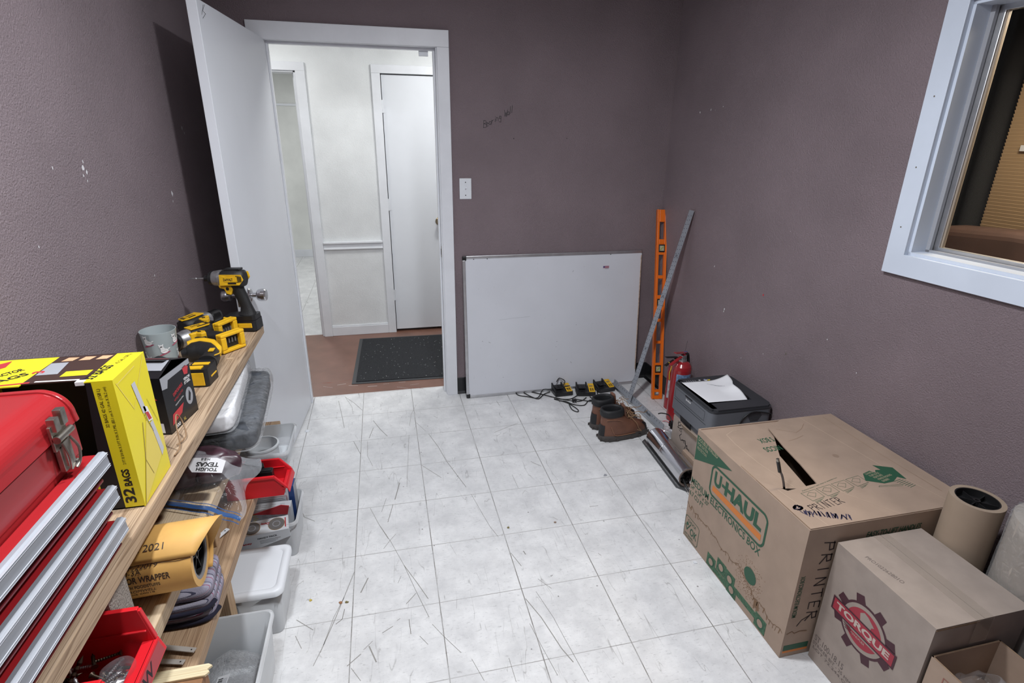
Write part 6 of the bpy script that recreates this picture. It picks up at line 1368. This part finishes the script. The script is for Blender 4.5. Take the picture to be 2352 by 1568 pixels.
mb.tube([(2.085, PY0-0.004, PZ1-0.085), (2.10, PY0-0.004, PZ1-0.05), (2.14, PY0-0.004, PZ1-0.025), (2.19, PY0-0.004, PZ1-0.028), (2.25, PY0-0.002, PZ1-0.045)], 0.0028, M_BLACK, 8); mb.build('side_vent', pr)
mb = MB()
def sheet(u, v):
    a = Vector((1.950, -1.058, PZ1+0.0025)); b = Vector((2.190, -1.070, PZ1+0.0025)); c_ = Vector((1.962, -1.292, PZ1+0.0025)); d_ = Vector((2.165, -1.302, PZ1+0.0025))
    p = a*(1-u)*(1-v)+b*u*(1-v)+c_*(1-u)*v+d_*u*v
    cr = max(0, (u-0.62)/0.38); p.z += 0.030*cr**2*(1-v)**0.7+0.010*cr*math.exp(-((v-0.55)/0.18)**2); p.x += 0.012*cr*(1-v)-0.022*cr*math.exp(-((v-0.50)/0.16)**2)
    return p
mb.grid(sheet, 30, 24, M_PAPER)
for k in range(4): mb.stroke([tuple(sheet(0.50+0.06*k, 0.16+0.05*k)+Vector((0, 0, 0.0006))), tuple(sheet(0.66+0.05*k, 0.26+0.04*k)+Vector((0, 0, 0.0008)))], 0.0012, M_GREYP, (0, 0, 1))
o = mb.build('paper_sheet'); tag(o, 'curled white sheet of paper lying in the printer output tray', 'paper'); so = o.modifiers.new('s', 'SOLIDIFY'); so.thickness = 0.0004

# small closed carton between the printer carton and the big box
mb = MB(RZ(0.0, (1.912, -1.655, 0))); mb.box(0, 0.022, 0, 0.450, 0.001, 0.098, M_CARD); mb.box(0.022, 0.30, 0, 0.255, 0.001, 0.098, M_CARD)
tag(mb.build('small_carton', bevel=0.002), 'low plain brown carton wedged behind the big moving box', 'box')

# --- big moving box
ub = thing('moving_box', (1.97, -1.985, 0), 'large brown electronics moving box with green and orange print and half open top', 'box')
UX0, UX1, UY0, UY1, UH = 1.664, 2.276, -2.291, -1.678, 0.508
mb = MB(); t = 0.006
mb.box(UX0, UX0+t, UY0, UY1, 0.001, UH, M_CARD).box(UX1-t, UX1, UY0, UY1, 0.001, UH, M_CARD).box(UX0+t, UX1-t, UY0, UY0+t, 0.001, UH, M_CARD).box(UX0+t, UX1-t, UY1-t, UY1, 0.001, UH, M_CARD).box(UX0+t, UX1-t, UY0+t, UY1-t, 0.001, 0.006, M_CARD)
x = UX0-0.0006; n_ = (-1, 0, 0); R_ = (0, -1, 0); U_ = (0, 0, 1)
def Y(y, z): return (x, y, z)
mb.poly([Y(-1.681, 0.484), Y(-1.915, 0.466), Y(-1.681, 0.372)], M_GREENP)
tq = mat('card_print_light', (0.33, 0.30, 0.20), 0.6); x = UX0-0.0009
mb.text('DOUBLE WALLED', Y(-1.690, 0.463), (0, -1, -0.02), (0, 0, 1), 0.016, tq, w=0.135, bold=0.02).text('FOR EXTRA', Y(-1.690, 0.444), R_, U_, 0.013, tq, w=0.072, bold=0.01).text('PROTECTION', Y(-1.690, 0.425), R_, U_, 0.013, tq, w=0.066, bold=0.01)
x = UX0-0.0006
P = [Y(-1.805-(p[0]), 0.300+p[1]) for p in rrect(0, 0.322, 0, 0.126, 0.026, 6)]; mb.stroke(P, 0.0085, M_GREENP, n_, closed=True)
mb.text('U', Y(-1.824, 0.350), R_, U_, 0.060, M_GREENP, w=0.045, bold=0.05)
mb.box(x-0.0003, x+0.0005, -1.920, -1.874, 0.374, 0.385, M_GREENP)
mb.text('HAUL', Y(-1.893, 0.350), R_, U_, 0.060, M_GREENP, w=0.212, bold=0.05)
mb.poly([Y(-1.822, 0.343), Y(-2.110, 0.343), Y(-2.110, 0.320), Y(-1.822, 0.320)], M_ORANGEP)
mb.text('MEDIUM ELECTRONICS BOX', Y(-1.683, 0.262), R_, U_, 0.030, M_GREENP, w=0.438, bold=0.014)
mb.text('24" x 24" x 20"', Y(-1.684, 0.238), R_, U_, 0.019, M_GREENP, w=0.132, bold=0.008).text('6.7 CU FT', Y(-1.683, 0.207), R_, U_, 0.021, M_GREENP, w=0.100, bold=0.01)
P = [Y(-1.680-(p[0]), 0.010+p[1]) for p in rrect(0, 0.104, 0, 0.096, 0.014, 4)]; mb.stroke(P, 0.0022, M_GREENP, n_, closed=True)
mb.text('CHUCK', Y(-1.700, 0.082), R_, U_, 0.013, M_GREENP, w=0.062, bold=0.008).text('OK', Y(-1.724, 0.034), R_, U_, 0.034, M_GREENP, w=0.050, bold=0.02).text('on both', Y(-1.690, 0.018), R_, U_, 0.010, M_GREENP, w=0.060, bold=0.01)
mb.stroke([Y(-1.688, 0.062), Y(-1.700, 0.042), Y(-1.722, 0.078)], 0.005, M_GREENP, n_)
mb.cyl((x+0.0003, -1.700, 0.070), (x, -1.700, 0.070), 0.008, M_GREENP, 16)
for (yc, zc) in ((-1.885, 0.032), (-1.948, 0.060), (-2.004, 0.056), (-2.022, 0.024), (-2.185, 0.035)):
    gi = (gi+1) if 'gi' in globals() else 1; mb.box(x-0.00012*gi, x+0.0005, yc-0.028, yc+0.028, zc-0.027, zc+0.027, M_GREENP2)
    P = [(x-0.0009, yc+0.019*math.cos(a), zc+0.019*math.sin(a)) for a in [2*PI*i/24 for i in range(24)]]; mb.poly(P, M_GREENP); P = [(x-0.0012, yc+0.014*math.cos(a), zc+0.014*math.sin(a)) for a in [2*PI*i/24 for i in range(24)]]; mb.poly(P, M_CARD)
mb.box(x, x+0.0005, -2.008, -1.912, 0.006, 0.030, M_GREENP2).box(x, x+0.0005, -2.16, -2.045, 0.028, 0.052, M_GREENP2)
g = random.Random(9)
for k in range(420):
    yq = g.gauss(-2.095, 0.04); zq = g.gauss(0.13, 0.045)
    if -2.17 < yq < -2.02 and 0.06 < zq < 0.22: mb.box(x+0.0001, x+0.0005, yq, yq+0.003, zq, zq+0.0012, M_STAIN)
P = [(x-0.0003, -2.098+0.032*math.cos(a), 0.160+0.030*math.sin(a)) for a in [2*PI*i/28 for i in range(28)]]; mb.poly(P, M_GREENP)
# ragged water line along the faces
pts = [(-1.680, 0.170), (-1.70, 0.150), (-1.712, 0.163), (-1.735, 0.150), (-1.76, 0.162), (-1.775, 0.148), (-1.80, 0.150), (-1.83, 0.158), (-1.86, 0.148), (-1.89, 0.150), (-1.93, 0.135), (-1.97, 0.142), (-2.0, 0.132), (-2.03, 0.150), (-2.06, 0.140), (-2.11, 0.120), (-2.135, 0.100), (-2.165, 0.105), (-2.19, 0.102), (-2.215, 0.088), (-2.24, 0.090), (-2.26, 0.100), (-2.291, 0.098)]
g = random.Random(4); line_ = []
for (a, b), (c_, d_) in zip(pts[:-1], pts[1:]):
    for q in range(3): line_.append(Y(a+(c_-a)*q/3, b+(d_-b)*q/3+g.uniform(-0.004, 0.004)))
mb.stroke(line_, 0.0022, M_STAIN, n_)
for p in line_[::2]: mb.stroke([p, (p[0], p[1]+g.uniform(-0.004, 0.004), p[2]-g.uniform(0.004, 0.022))], g.uniform(0.001, 0.004), M_STAIN, n_)
mb.stroke([Y(-2.292, 0.173), Y(-2.29, 0.17)], 0.0001, M_STAIN, n_)
for k in range(6): mb.stroke([Y(-2.14-k*0.004, 0.098), Y(-2.142-k*0.005, 0.060+0.006*(k % 3))], 0.004, M_STAIN, n_)
# face towards the camera
y = UY0-0.0006; nn = (0, -1, 0)
mb.text('EASY-TO-LIFT HANDLES', (1.877, y, 0.444), (1, 0, 0), (0, 0, 1), 0.022, M_GREENP, w=0.205, bold=0.02, shear=0.2)
mb.box(1.672, 1.764, y, UY0, 0.028, 0.050, M_GREENP).box(1.672, 1.764, y, UY0, 0.018, 0.026, M_ORANGEP)
mb.text('MEDIUM ELECTRONICS BOX', (1.690, y, 0.168), (0, 0, 1), (-1, 0, 0), 0.016, M_GREENP, w=0.165, bold=0.01)
for i, ch in enumerate('PRINTER'):
    zc = 0.452-i*0.0455
    hand(mb, ch, (1.728, y, zc), (0, 0, -1), (1, 0, 0), 0.040, M_MARKER, nn, 0.0036, 0.6, xs=1.75)
mb.stroke([(1.742, y, 0.165), (1.715, y, 0.150), (1.702, y, 0.128)], 0.003, M_MARKER, nn)
mb.stroke([(1.672, y, 0.100), (1.69, y, 0.108), (1.70, y, 0.098), (1.72, y, 0.104), (1.745, y, 0.100)], 0.003, M_STAIN, nn)
mb.cyl((1.815, y, 0.424), (1.815, UY0, 0.424), 0.008, M_INK, 12)
mb.build('carton_body', ub, bevel=0.0015)
# top flaps: the left one sags under the right one
mb = MB()
Apts = [(xx_, yy_, 0.504-0.04*(-1.682-yy_)) for xx_, yy_ in ((1.668, -1.682), (2.06, -1.682), (1.955, -1.735), (1.865, -1.90), (1.832, -2.088), (1.73, -2.066), (1.674, -2.038))]
mb.prism3(Apts, (0, 0, -0.004), M_CARD)
z = 0.5042
mb.stroke([(1.748, -1.80, .4997), (1.752, -1.735, .5023), (1.79, -1.715, .5031), (1.81, -1.715, .5031)], 0.0018, M_PAPER if False else mat('scored_card', (0.52, 0.40, 0.30), 0.7), (0, 0, 1))
mb.stroke([(1.748, -1.80, .4997), (1.758, -1.93, .4945), (1.79, -2.07, .4889)], 0.0018, MATS['scored_card'], (0, 0, 1))
mb.text('S BOX', (1.912, -1.782, .5004), (-1, -0.05, -0.002), (0.05, -1, -0.04), 0.030, M_GREENP, w=0.062, bold=0.02).text('NICOS', (1.905, -1.838, .4982), (-1, -0.05, -0.002), (0.05, -1, -0.04), 0.030, M_GREENP, w=0.072, bold=0.02)
mb.build('top_flap', ub, label='sagging flap under the other one')
mb = MB()
Bp = [(1.667, -2.036), (1.729, -2.112), (1.853, -2.097), (1.880, -1.985), (1.902, -1.868), (1.937, -1.735), (2.035, -1.682), (UX1-0.001, -1.682), (UX1-0.001, -2.289), (1.667, -2.289)]
mb.prism(Bp, 0.5075, 0.5115, M_CARD)
z = 0.5118; nz = (0, 0, 1)
hand(mb, 'PRINTER', (1.738, -2.222, z), (1, 0.14, 0), (-0.14, 1, 0), 0.030, M_MARKER, nz, 0.0024, 0.78)
g = random.Random(2)
for k in range(34):
    a = k/34; xx = 1.692+0.130*a; yy = -2.222-0.052*a
    mb.stroke([(xx+g.uniform(-.006, .006), yy+g.uniform(-0.010, 0.0), z), (xx+0.008+g.uniform(-.006, .008), yy+0.014+g.uniform(-.004, .004), z)], 0.0032, M_NAVY, nz)
for k in range(60):
    a = 2*PI*k/26*2.3; a = a; rq = 0.3+0.7*((k*7) % 11)/11; mb.stroke([(1.700+0.016*rq*math.cos(a)+g.uniform(-.004, .004), -2.195+0.010*math.sin(a)+g.uniform(-.004, .004), z), (1.700+0.016*math.cos(a+0.7), -2.195+0.010*math.sin(a+0.7), z)], 0.0030, M_NAVY, nz)
mb.prism3([(2.025, -2.118, z), (2.05, -2.082, z), (2.085, -2.072, z), (2.098, -2.086, z), (2.110, -2.072, z), (2.130, -2.075, z), (2.125, -2.045, z), (2.183, -2.072, z), (2.170, -2.140, z), (2.150, -2.122, z), (2.115, -2.142, z), (2.075, -2.145, z)], (0, 0, 0.0004), M_GREENP)
zz = z+0.0008
for i, (tx, w_) in enumerate((('U-HAUL', .042), ('FLAP-LOCK', .050), ('FEATURE', .044), ('MAKES PACKING', .070), ('EASIER!', .034))):
    mb.text(tx, (2.055+i*0.006, -2.092-i*0.0115, zz), (1, 0.22, 0), (-0.22, 1, 0), 0.0088, tq, w=w_, bold=0.02)
for i in range(4):
    x0_ = 1.760+i*0.068; y0_ = -2.170+i*0.012
    P = [(x0_, y0_+0.036, z), (x0_+0.060, y0_+0.046, z), (x0_+0.064, y0_+0.006, z), (x0_+0.010, y0_-0.006, z)]; mb.stroke(P, 0.0011, M_GREENP, nz, closed=True)
    mb.stroke([(x0_+0.012, y0_+0.022, z), (x0_+0.030, y0_+0.036, z), (x0_+0.050, y0_+0.028, z), (x0_+0.034, y0_+0.010, z)], 0.0009, M_GREENP, nz, closed=True)
    for k in range(3): mb.stroke([(x0_+0.014, y0_-0.010-k*0.004, z), (x0_+0.055-0.008*k, y0_-0.001-k*0.004, z)], 0.0011, M_GREENP, nz)
mb.text('Perform these 4 easy steps to assemble box', (1.775, -2.128, z), (1, 0.25, 0), (-0.25, 1, 0), 0.0065, M_GREENP, w=0.175)
mb.stroke([(2.040, -2.158, z), (2.125, -2.168, z), (2.128, -2.162, z), (2.045, -2.153, z)], 0.0010, M_GREENP2, nz, closed=True)
for k in range(7): mb.stroke([(2.118+k*0.004, -2.142-k*0.0065, z), (2.152+k*0.003, -2.135-k*0.0065, z)], 0.0018, M_GREENP, nz)
for pl in ([(1.96, -1.75, z), (2.02, -1.79, z), (2.06, -1.77, z), (2.10, -1.735, z)], [(1.945, -1.84, z), (1.99, -1.83, z), (2.03, -1.815, z)], [(2.22, -1.70, z), (2.215, -2.0, z), (2.225, -2.22, z)]):
    mb.stroke(pl, 0.0014, M_CARDIN, nz)
mb.stroke([(2.12, -1.69, z), (2.16, -2.10, z), (2.20, -2.28, z)], 0.0016, MATS['scored_card'], nz); mb.stroke([(1.70, -2.10, z), (1.73, -2.285, z)], 0.0014, MATS['scored_card'], nz); mb.stroke([(1.87, -2.12, z), (1.99, -2.285, z)], 0.0012, MATS['scored_card'], nz)
mb.cyl((2.045, -1.965, z), (2.045, -1.965, z+0.0002), 0.011, mat('smudge', (0.27, 0.19, 0.14), 0.8), 16)
mb.stroke([(1.667, -2.287, 0.5118), (1.667, -1.95, 0.5118)], 0.0016, M_CARDIN, nz)
mb.build('top_flap', ub, label='printed flap marked PRINTER')
sd = thing('pry_bar', (1.729, -2.095, 0.40), 'thin dark steel rod with black end sticking up out of the moving box opening', 'tool')
mb = MB(); mb.tube([(1.742, -2.098, 0.36), (1.732, -2.096, 0.49), (1.716, -2.092, 0.552), (1.703, -2.089, 0.575)], 0.0036, mat('dark_chrome', (0.16, 0.17, 0.20), 0.2, 1.0), 12); mb.build('rod', sd)
mb = MB(); mb.cyl((1.704, -2.089, 0.572), (1.692, -2.086, 0.610), 0.0058, M_BLACK, 16).cyl((1.6935, -2.086, 0.606), (1.690, -2.084, 0.620), 0.0048, M_NICKEL, 14); mb.build('end_cap', sd)

# --- TORQUE carton
tb = thing('torque_carton', (1.92, -2.46, 0), 'taped greyish carton with the red TORQUE gear emblem in front of the moving box', 'box')
QX0, QX1, QY0, QY1, QH = 1.765, 2.070, -2.618, -2.302, 0.455
mb = MB(); mb.box(QX0, QX1, QY0, QY1, 0.001, QH-0.002, M_CARD2)
mb.box(QX0, 1.9155, QY0-0.001, QY1, QH-0.002, QH+0.001, M_CARD2).box(1.9185, QX1, QY0, QY1, QH-0.002, QH+0.0005, M_CARD2).box(1.9155, 1.9185, QY0, QY1, QH-0.006, QH-0.0015, M_INK)
mb.box(QX0+0.002, 1.90, QY0-0.002, QY0, QH-0.007, QH-0.003, M_CARDIN)
x = QX0-0.0006
def Q(y, z): return (x, y, z)
cy_, cz_ = -2.448, 0.268
def gearpt(r, a): return Q(cy_-r*math.cos(a), cz_+r*math.sin(a))
ga = [2*PI*i/8+0.35 for i in range(8)]
mb.poly([gearpt(0.080, 2*PI*i/40) for i in range(40)], M_MAROON)
x = QX0-0.0007
for a in ga: mb.poly([gearpt(0.079, a-0.20), gearpt(0.104, a-0.13), gearpt(0.104, a+0.13), gearpt(0.079, a+0.20)], M_MAROON)
x = QX0-0.0009; mb.poly([gearpt(0.073, 2*PI*i/40) for i in range(40)], M_CARD2)
x = QX0-0.0012
mb.poly([gearpt(0.061, 0.15+(PI-0.3)*i/20) for i in range(21)], M_CRIM); mb.poly([gearpt(0.061, PI+0.55+(PI-1.1)*i/20) for i in range(21)], M_CRIM)
x = QX0-0.0015
mb.poly([Q(cy_+0.012, cz_+0.010), Q(cy_+0.020, cz_+0.044), Q(cy_+0.008, cz_+0.055), Q(cy_-0.006, cz_+0.052), Q(cy_-0.030, cz_+0.036), Q(cy_-0.022, cz_+0.030), Q(cy_-0.020, cz_+0.008)], M_CARD2)
x = QX0-0.0018
sl_ = 0.0; bt = [Q(cy_+0.112, cz_-0.026+0.0), Q(cy_+0.112, cz_+0.022), Q(cy_-0.108, cz_+0.022), Q(cy_-0.108, cz_-0.026)]; mb.poly(bt, M_MAROON)
x = QX0-0.0021; bt = [Q(cy_+0.106, cz_-0.021), Q(cy_+0.106, cz_+0.017), Q(cy_-0.102, cz_+0.017), Q(cy_-0.102, cz_-0.021)]; mb.poly(bt, M_CRIM)
x = QX0-0.0024; mb.text('TORQUE', Q(cy_+0.096, cz_-0.016), R_, U_, 0.027, mat('faded_cream_print', (0.50, 0.42, 0.37), 0.6), w=0.186, bold=0.04)
mb.text('HANDPLIER', Q(cy_+0.030, cz_-0.042), R_, U_, 0.007, MATS['faded_cream_print'], w=0.048)
for k in range(3): mb.stroke([Q(cy_+0.060-k*0.004, cz_-0.030-k*0.006), Q(cy_+0.036-k*0.004, cz_-0.030-k*0.006)], 0.0025, M_MAROON, n_)
x = QX0-0.0006; DOT = mat('dot_print', (0.15, 0.12, 0.11), 0.7)
mb.text('ST.100-18.15', Q(-2.310, 0.080), R_, U_, 0.022, DOT, w=0.115).text('STRIKER BIT - 25 MM', Q(-2.308, 0.062), R_, U_, 0.012, DOT, w=0.150).text('LOT 72.244.QC', Q(-2.312, 0.044), R_, U_, 0.012, DOT, w=0.150)
mb.text('PRO102262801O', (1.792, -2.372, QH+0.0014), (0.18, -1, 0), (1, 0.18, 0), 0.0125, DOT, w=0.108)
mb.build('carton_body', tb, bevel=0.002)
TAPE = film_mat('packing_tape', (0.42, 0.36, 0.31), 0.10, 0.2, 0.02, 10, 0.3)
mb = MB(); mb.box(1.890, 1.944, QY0-0.001, QY1, QH+0.0013, QH+0.0017, TAPE).box(1.890, 1.944, QY0-0.0032, QY0-0.0026, QH-0.075, QH+0.001, TAPE); mb.build('tape', tb)

# --- kraft paper roll and shrink-wrapped roll by the wall
o = thing('paper_roll', (2.145, -2.372, 0), 'upright brown kraft paper roll with black core plug beside the moving box', 'paper roll')
kx, ky, kh, kr = 2.145, -2.372, 0.605, 0.0675
mb = MB(); mb.tubec((kx, ky, 0.001), (kx, ky, kh), kr, kr-0.013, M_KRAFT, 48, M_KRAFT); mb.stroke([(kx-0.02, ky-kr-0.0006, kh-0.006), (kx+0.03, ky-kr+0.006, kh-0.008)], 0.0008, M_CARDIN, (0, -1, 0)); mb.build('paper', o)
mb = MB(); mb.tubec((kx, ky, kh-0.028), (kx, ky, kh-0.001), kr-0.013, kr-0.016, M_BLACK, 40).cyl((kx, ky, kh-0.028), (kx, ky, kh-0.024), kr-0.014, M_BLACK, 40).tubec((kx, ky, kh-0.026), (kx, ky, kh-0.006), 0.009, 0.005, M_BLACK, 20)
for k in range(6):
    a = k*PI/3+0.3; mb.bar((kx+0.008*math.cos(a), ky+0.008*math.sin(a), kh-0.018), (kx+(kr-0.016)*math.cos(a), ky+(kr-0.016)*math.sin(a), kh-0.018), 0.0018, 0.016, M_BLACK)
mb.build('core_plug', o)
o = thing('wrapped_roll', (2.20, -2.575, 0), 'wide upright roll sealed in clear shrink film at the right edge of the view', 'roll')
wx, wy, wh, wr = 2.193, -2.562, 0.640, 0.110
mb = MB(); mb.tubec((wx, wy, 0.001), (wx, wy, wh), wr, 0.035, mat('beige_roll', (0.40, 0.36, 0.32), 0.7), 56, M_KRAFT); mb.tubec((wx, wy, wh-0.01), (wx, wy, wh+0.001), 0.040, 0.033, M_BLUEP, 32); mb.build('roll_core', o)
mb = MB(); rings = []
for z, g_ in ((0.002, 0.0), (0.004, 0.004), (0.12, 0.004), (0.25, 0.005), (0.38, 0.004), (0.50, 0.003), (0.60, 0.003), (wh+0.003, 0.002), (wh+0.004, -0.03)):
    r = []
    for i in range(64):
        a = 2*PI*i/64; q = 0.0025*math.sin(a*9+z*20)+0.0015*math.sin(a*23); rr_ = wr+g_+(q if g_ > 0 else 0); r.append(Vector((wx+rr_*math.cos(a), wy+rr_*math.sin(a), z)))
    rings.append(r)
mb.loft(rings, M_WRAP, (False, False)); mb.tube([(wx-0.088, wy-0.030, 0.42), (wx-0.106, wy-0.030, 0.50), (wx-0.108, wy-0.034, 0.58), (wx-0.104, wy-0.032, 0.632)], 0.004, M_WRAP, 8); mb.build('shrink_film', o)

# --- black bucket and open carton in the near corner
o = thing('bucket', (2.16, -2.80, 0), 'black plastic bucket at the lower right corner of the view', 'bucket')
bx, by, bh, br = 2.152, -2.818, 0.395, 0.125
mb = MB(); mb.lathe([(br-0.022, 0.001), (br-0.003, bh-0.03), (br-0.003, bh), (br-0.008, bh), (br-0.026, 0.006)], M_BLACK, 48, (bx, by, 0), caps=False).cyl((bx, by, 0.001), (bx, by, 0.008), br-0.022, M_BLACK, 48); mb.build('body', o)
mb = MB(); mb.lathe([(br-0.004, bh-0.028), (br+0.004, bh-0.026), (br+0.006, bh-0.004), (br+0.002, bh+0.002), (br-0.006, bh+0.002), (br-0.009, bh-0.01)], M_BLACK, 48, (bx, by, 0), caps=False); mb.build('rim', o)
KM = RZ(0.0, (1.772, -2.960, 0.0))
o, mb = open_carton('carton', KM, 0.218, 0.335, 0.372, M_CARD, 'small open brown carton with a plastic bag inside at the bottom edge of the view')
mb.stroke([(-0.0006, 0.20, 0.20), (-0.0006, 0.295, 0.20), (-0.0006, 0.295, 0.345), (-0.0006, 0.2, 0.345)], 0.0025, mat('thin_red_print', (0.30, 0.12, 0.09), 0.6), (-1, 0, 0)); mb.box(0.0, 0.218, 0.331, 0.335, 0.3721, 0.3726, M_CARDIN).box(0, 0.004, 0, 0.335, 0.3721, 0.3726, M_CARDIN).box(0.214, 0.218, 0, 0.335, 0.3721, 0.3726, M_CARDIN)
mb.build('carton_body', o)
mb = MB(); superblob(mb, Matrix.Translation((1.885, -2.70, 0.300)), 0.060, 0.060, 0.035, 0.8, 0.020, 24, M_FILM, 40, 24, 7.0); superblob(mb, Matrix.Translation((1.88, -2.75, 0.24)), 0.088, 0.15, 0.03, 0.5, 0.01, 20, M_CARD, 30, 16, 3.0)
tag(mb.build('plastic_bag'), 'crumpled clear plastic bag inside the small open carton', 'plastic bag')

# --- bits on the floor
mb = MB(); mb.lathe([(0.0, 0.007), (0.006, 0.0065), (0.012, 0.003), (0.013, 0.0)], M_LID, 24, (0.003, -0.441, 0.0005), (0, 0, 1)); tag(mb.build('white_disc'), 'small white round plastic cap on the floor by the open door', 'cap')
def bit(x, y, r, m, label, seed, nm='floor_chip'):
    g = random.Random(seed); P = [(x+r*math.cos(2*PI*i/7)*g.uniform(.5, 1.1), y+r*math.sin(2*PI*i/7)*g.uniform(.4, 1)) for i in range(7)]
    mb = MB(); mb.prism(P, 0.0006, 0.0035, m); tag(mb.build(nm), label, 'debris')
OLIVE = mat('olive_bit', (0.20, 0.17, 0.07), 0.8)
bit(0.262, -1.755, 0.009, M_BROWNP, 'reddish brown crumb on the floor right of the white lidded box', 1)
bit(0.283, -1.757, 0.007, OLIVE, 'olive crumb on the floor just right of the reddish brown crumb', 2)
bit(0.940, -1.485, 0.008, OLIVE, 'dark olive crumb in the middle of the tiled floor', 3)
bit(1.150, -1.495, 0.007, MATS['smudge'], 'brown crumb on the floor right of the middle, towards the moving box', 4)
bit(1.50, -1.205, 0.011, M_GREYP, 'flat grey scrap on the floor left of the steel cylinder', 5)
bit(0.155, -1.72, 0.006, MATS['gold_print'], 'yellowish crumb on the floor beside the white lidded box', 6)
bit(1.622, -1.845, 0.012, M_LID, 'whitish rubble chip at the foot of the moving box', 7)
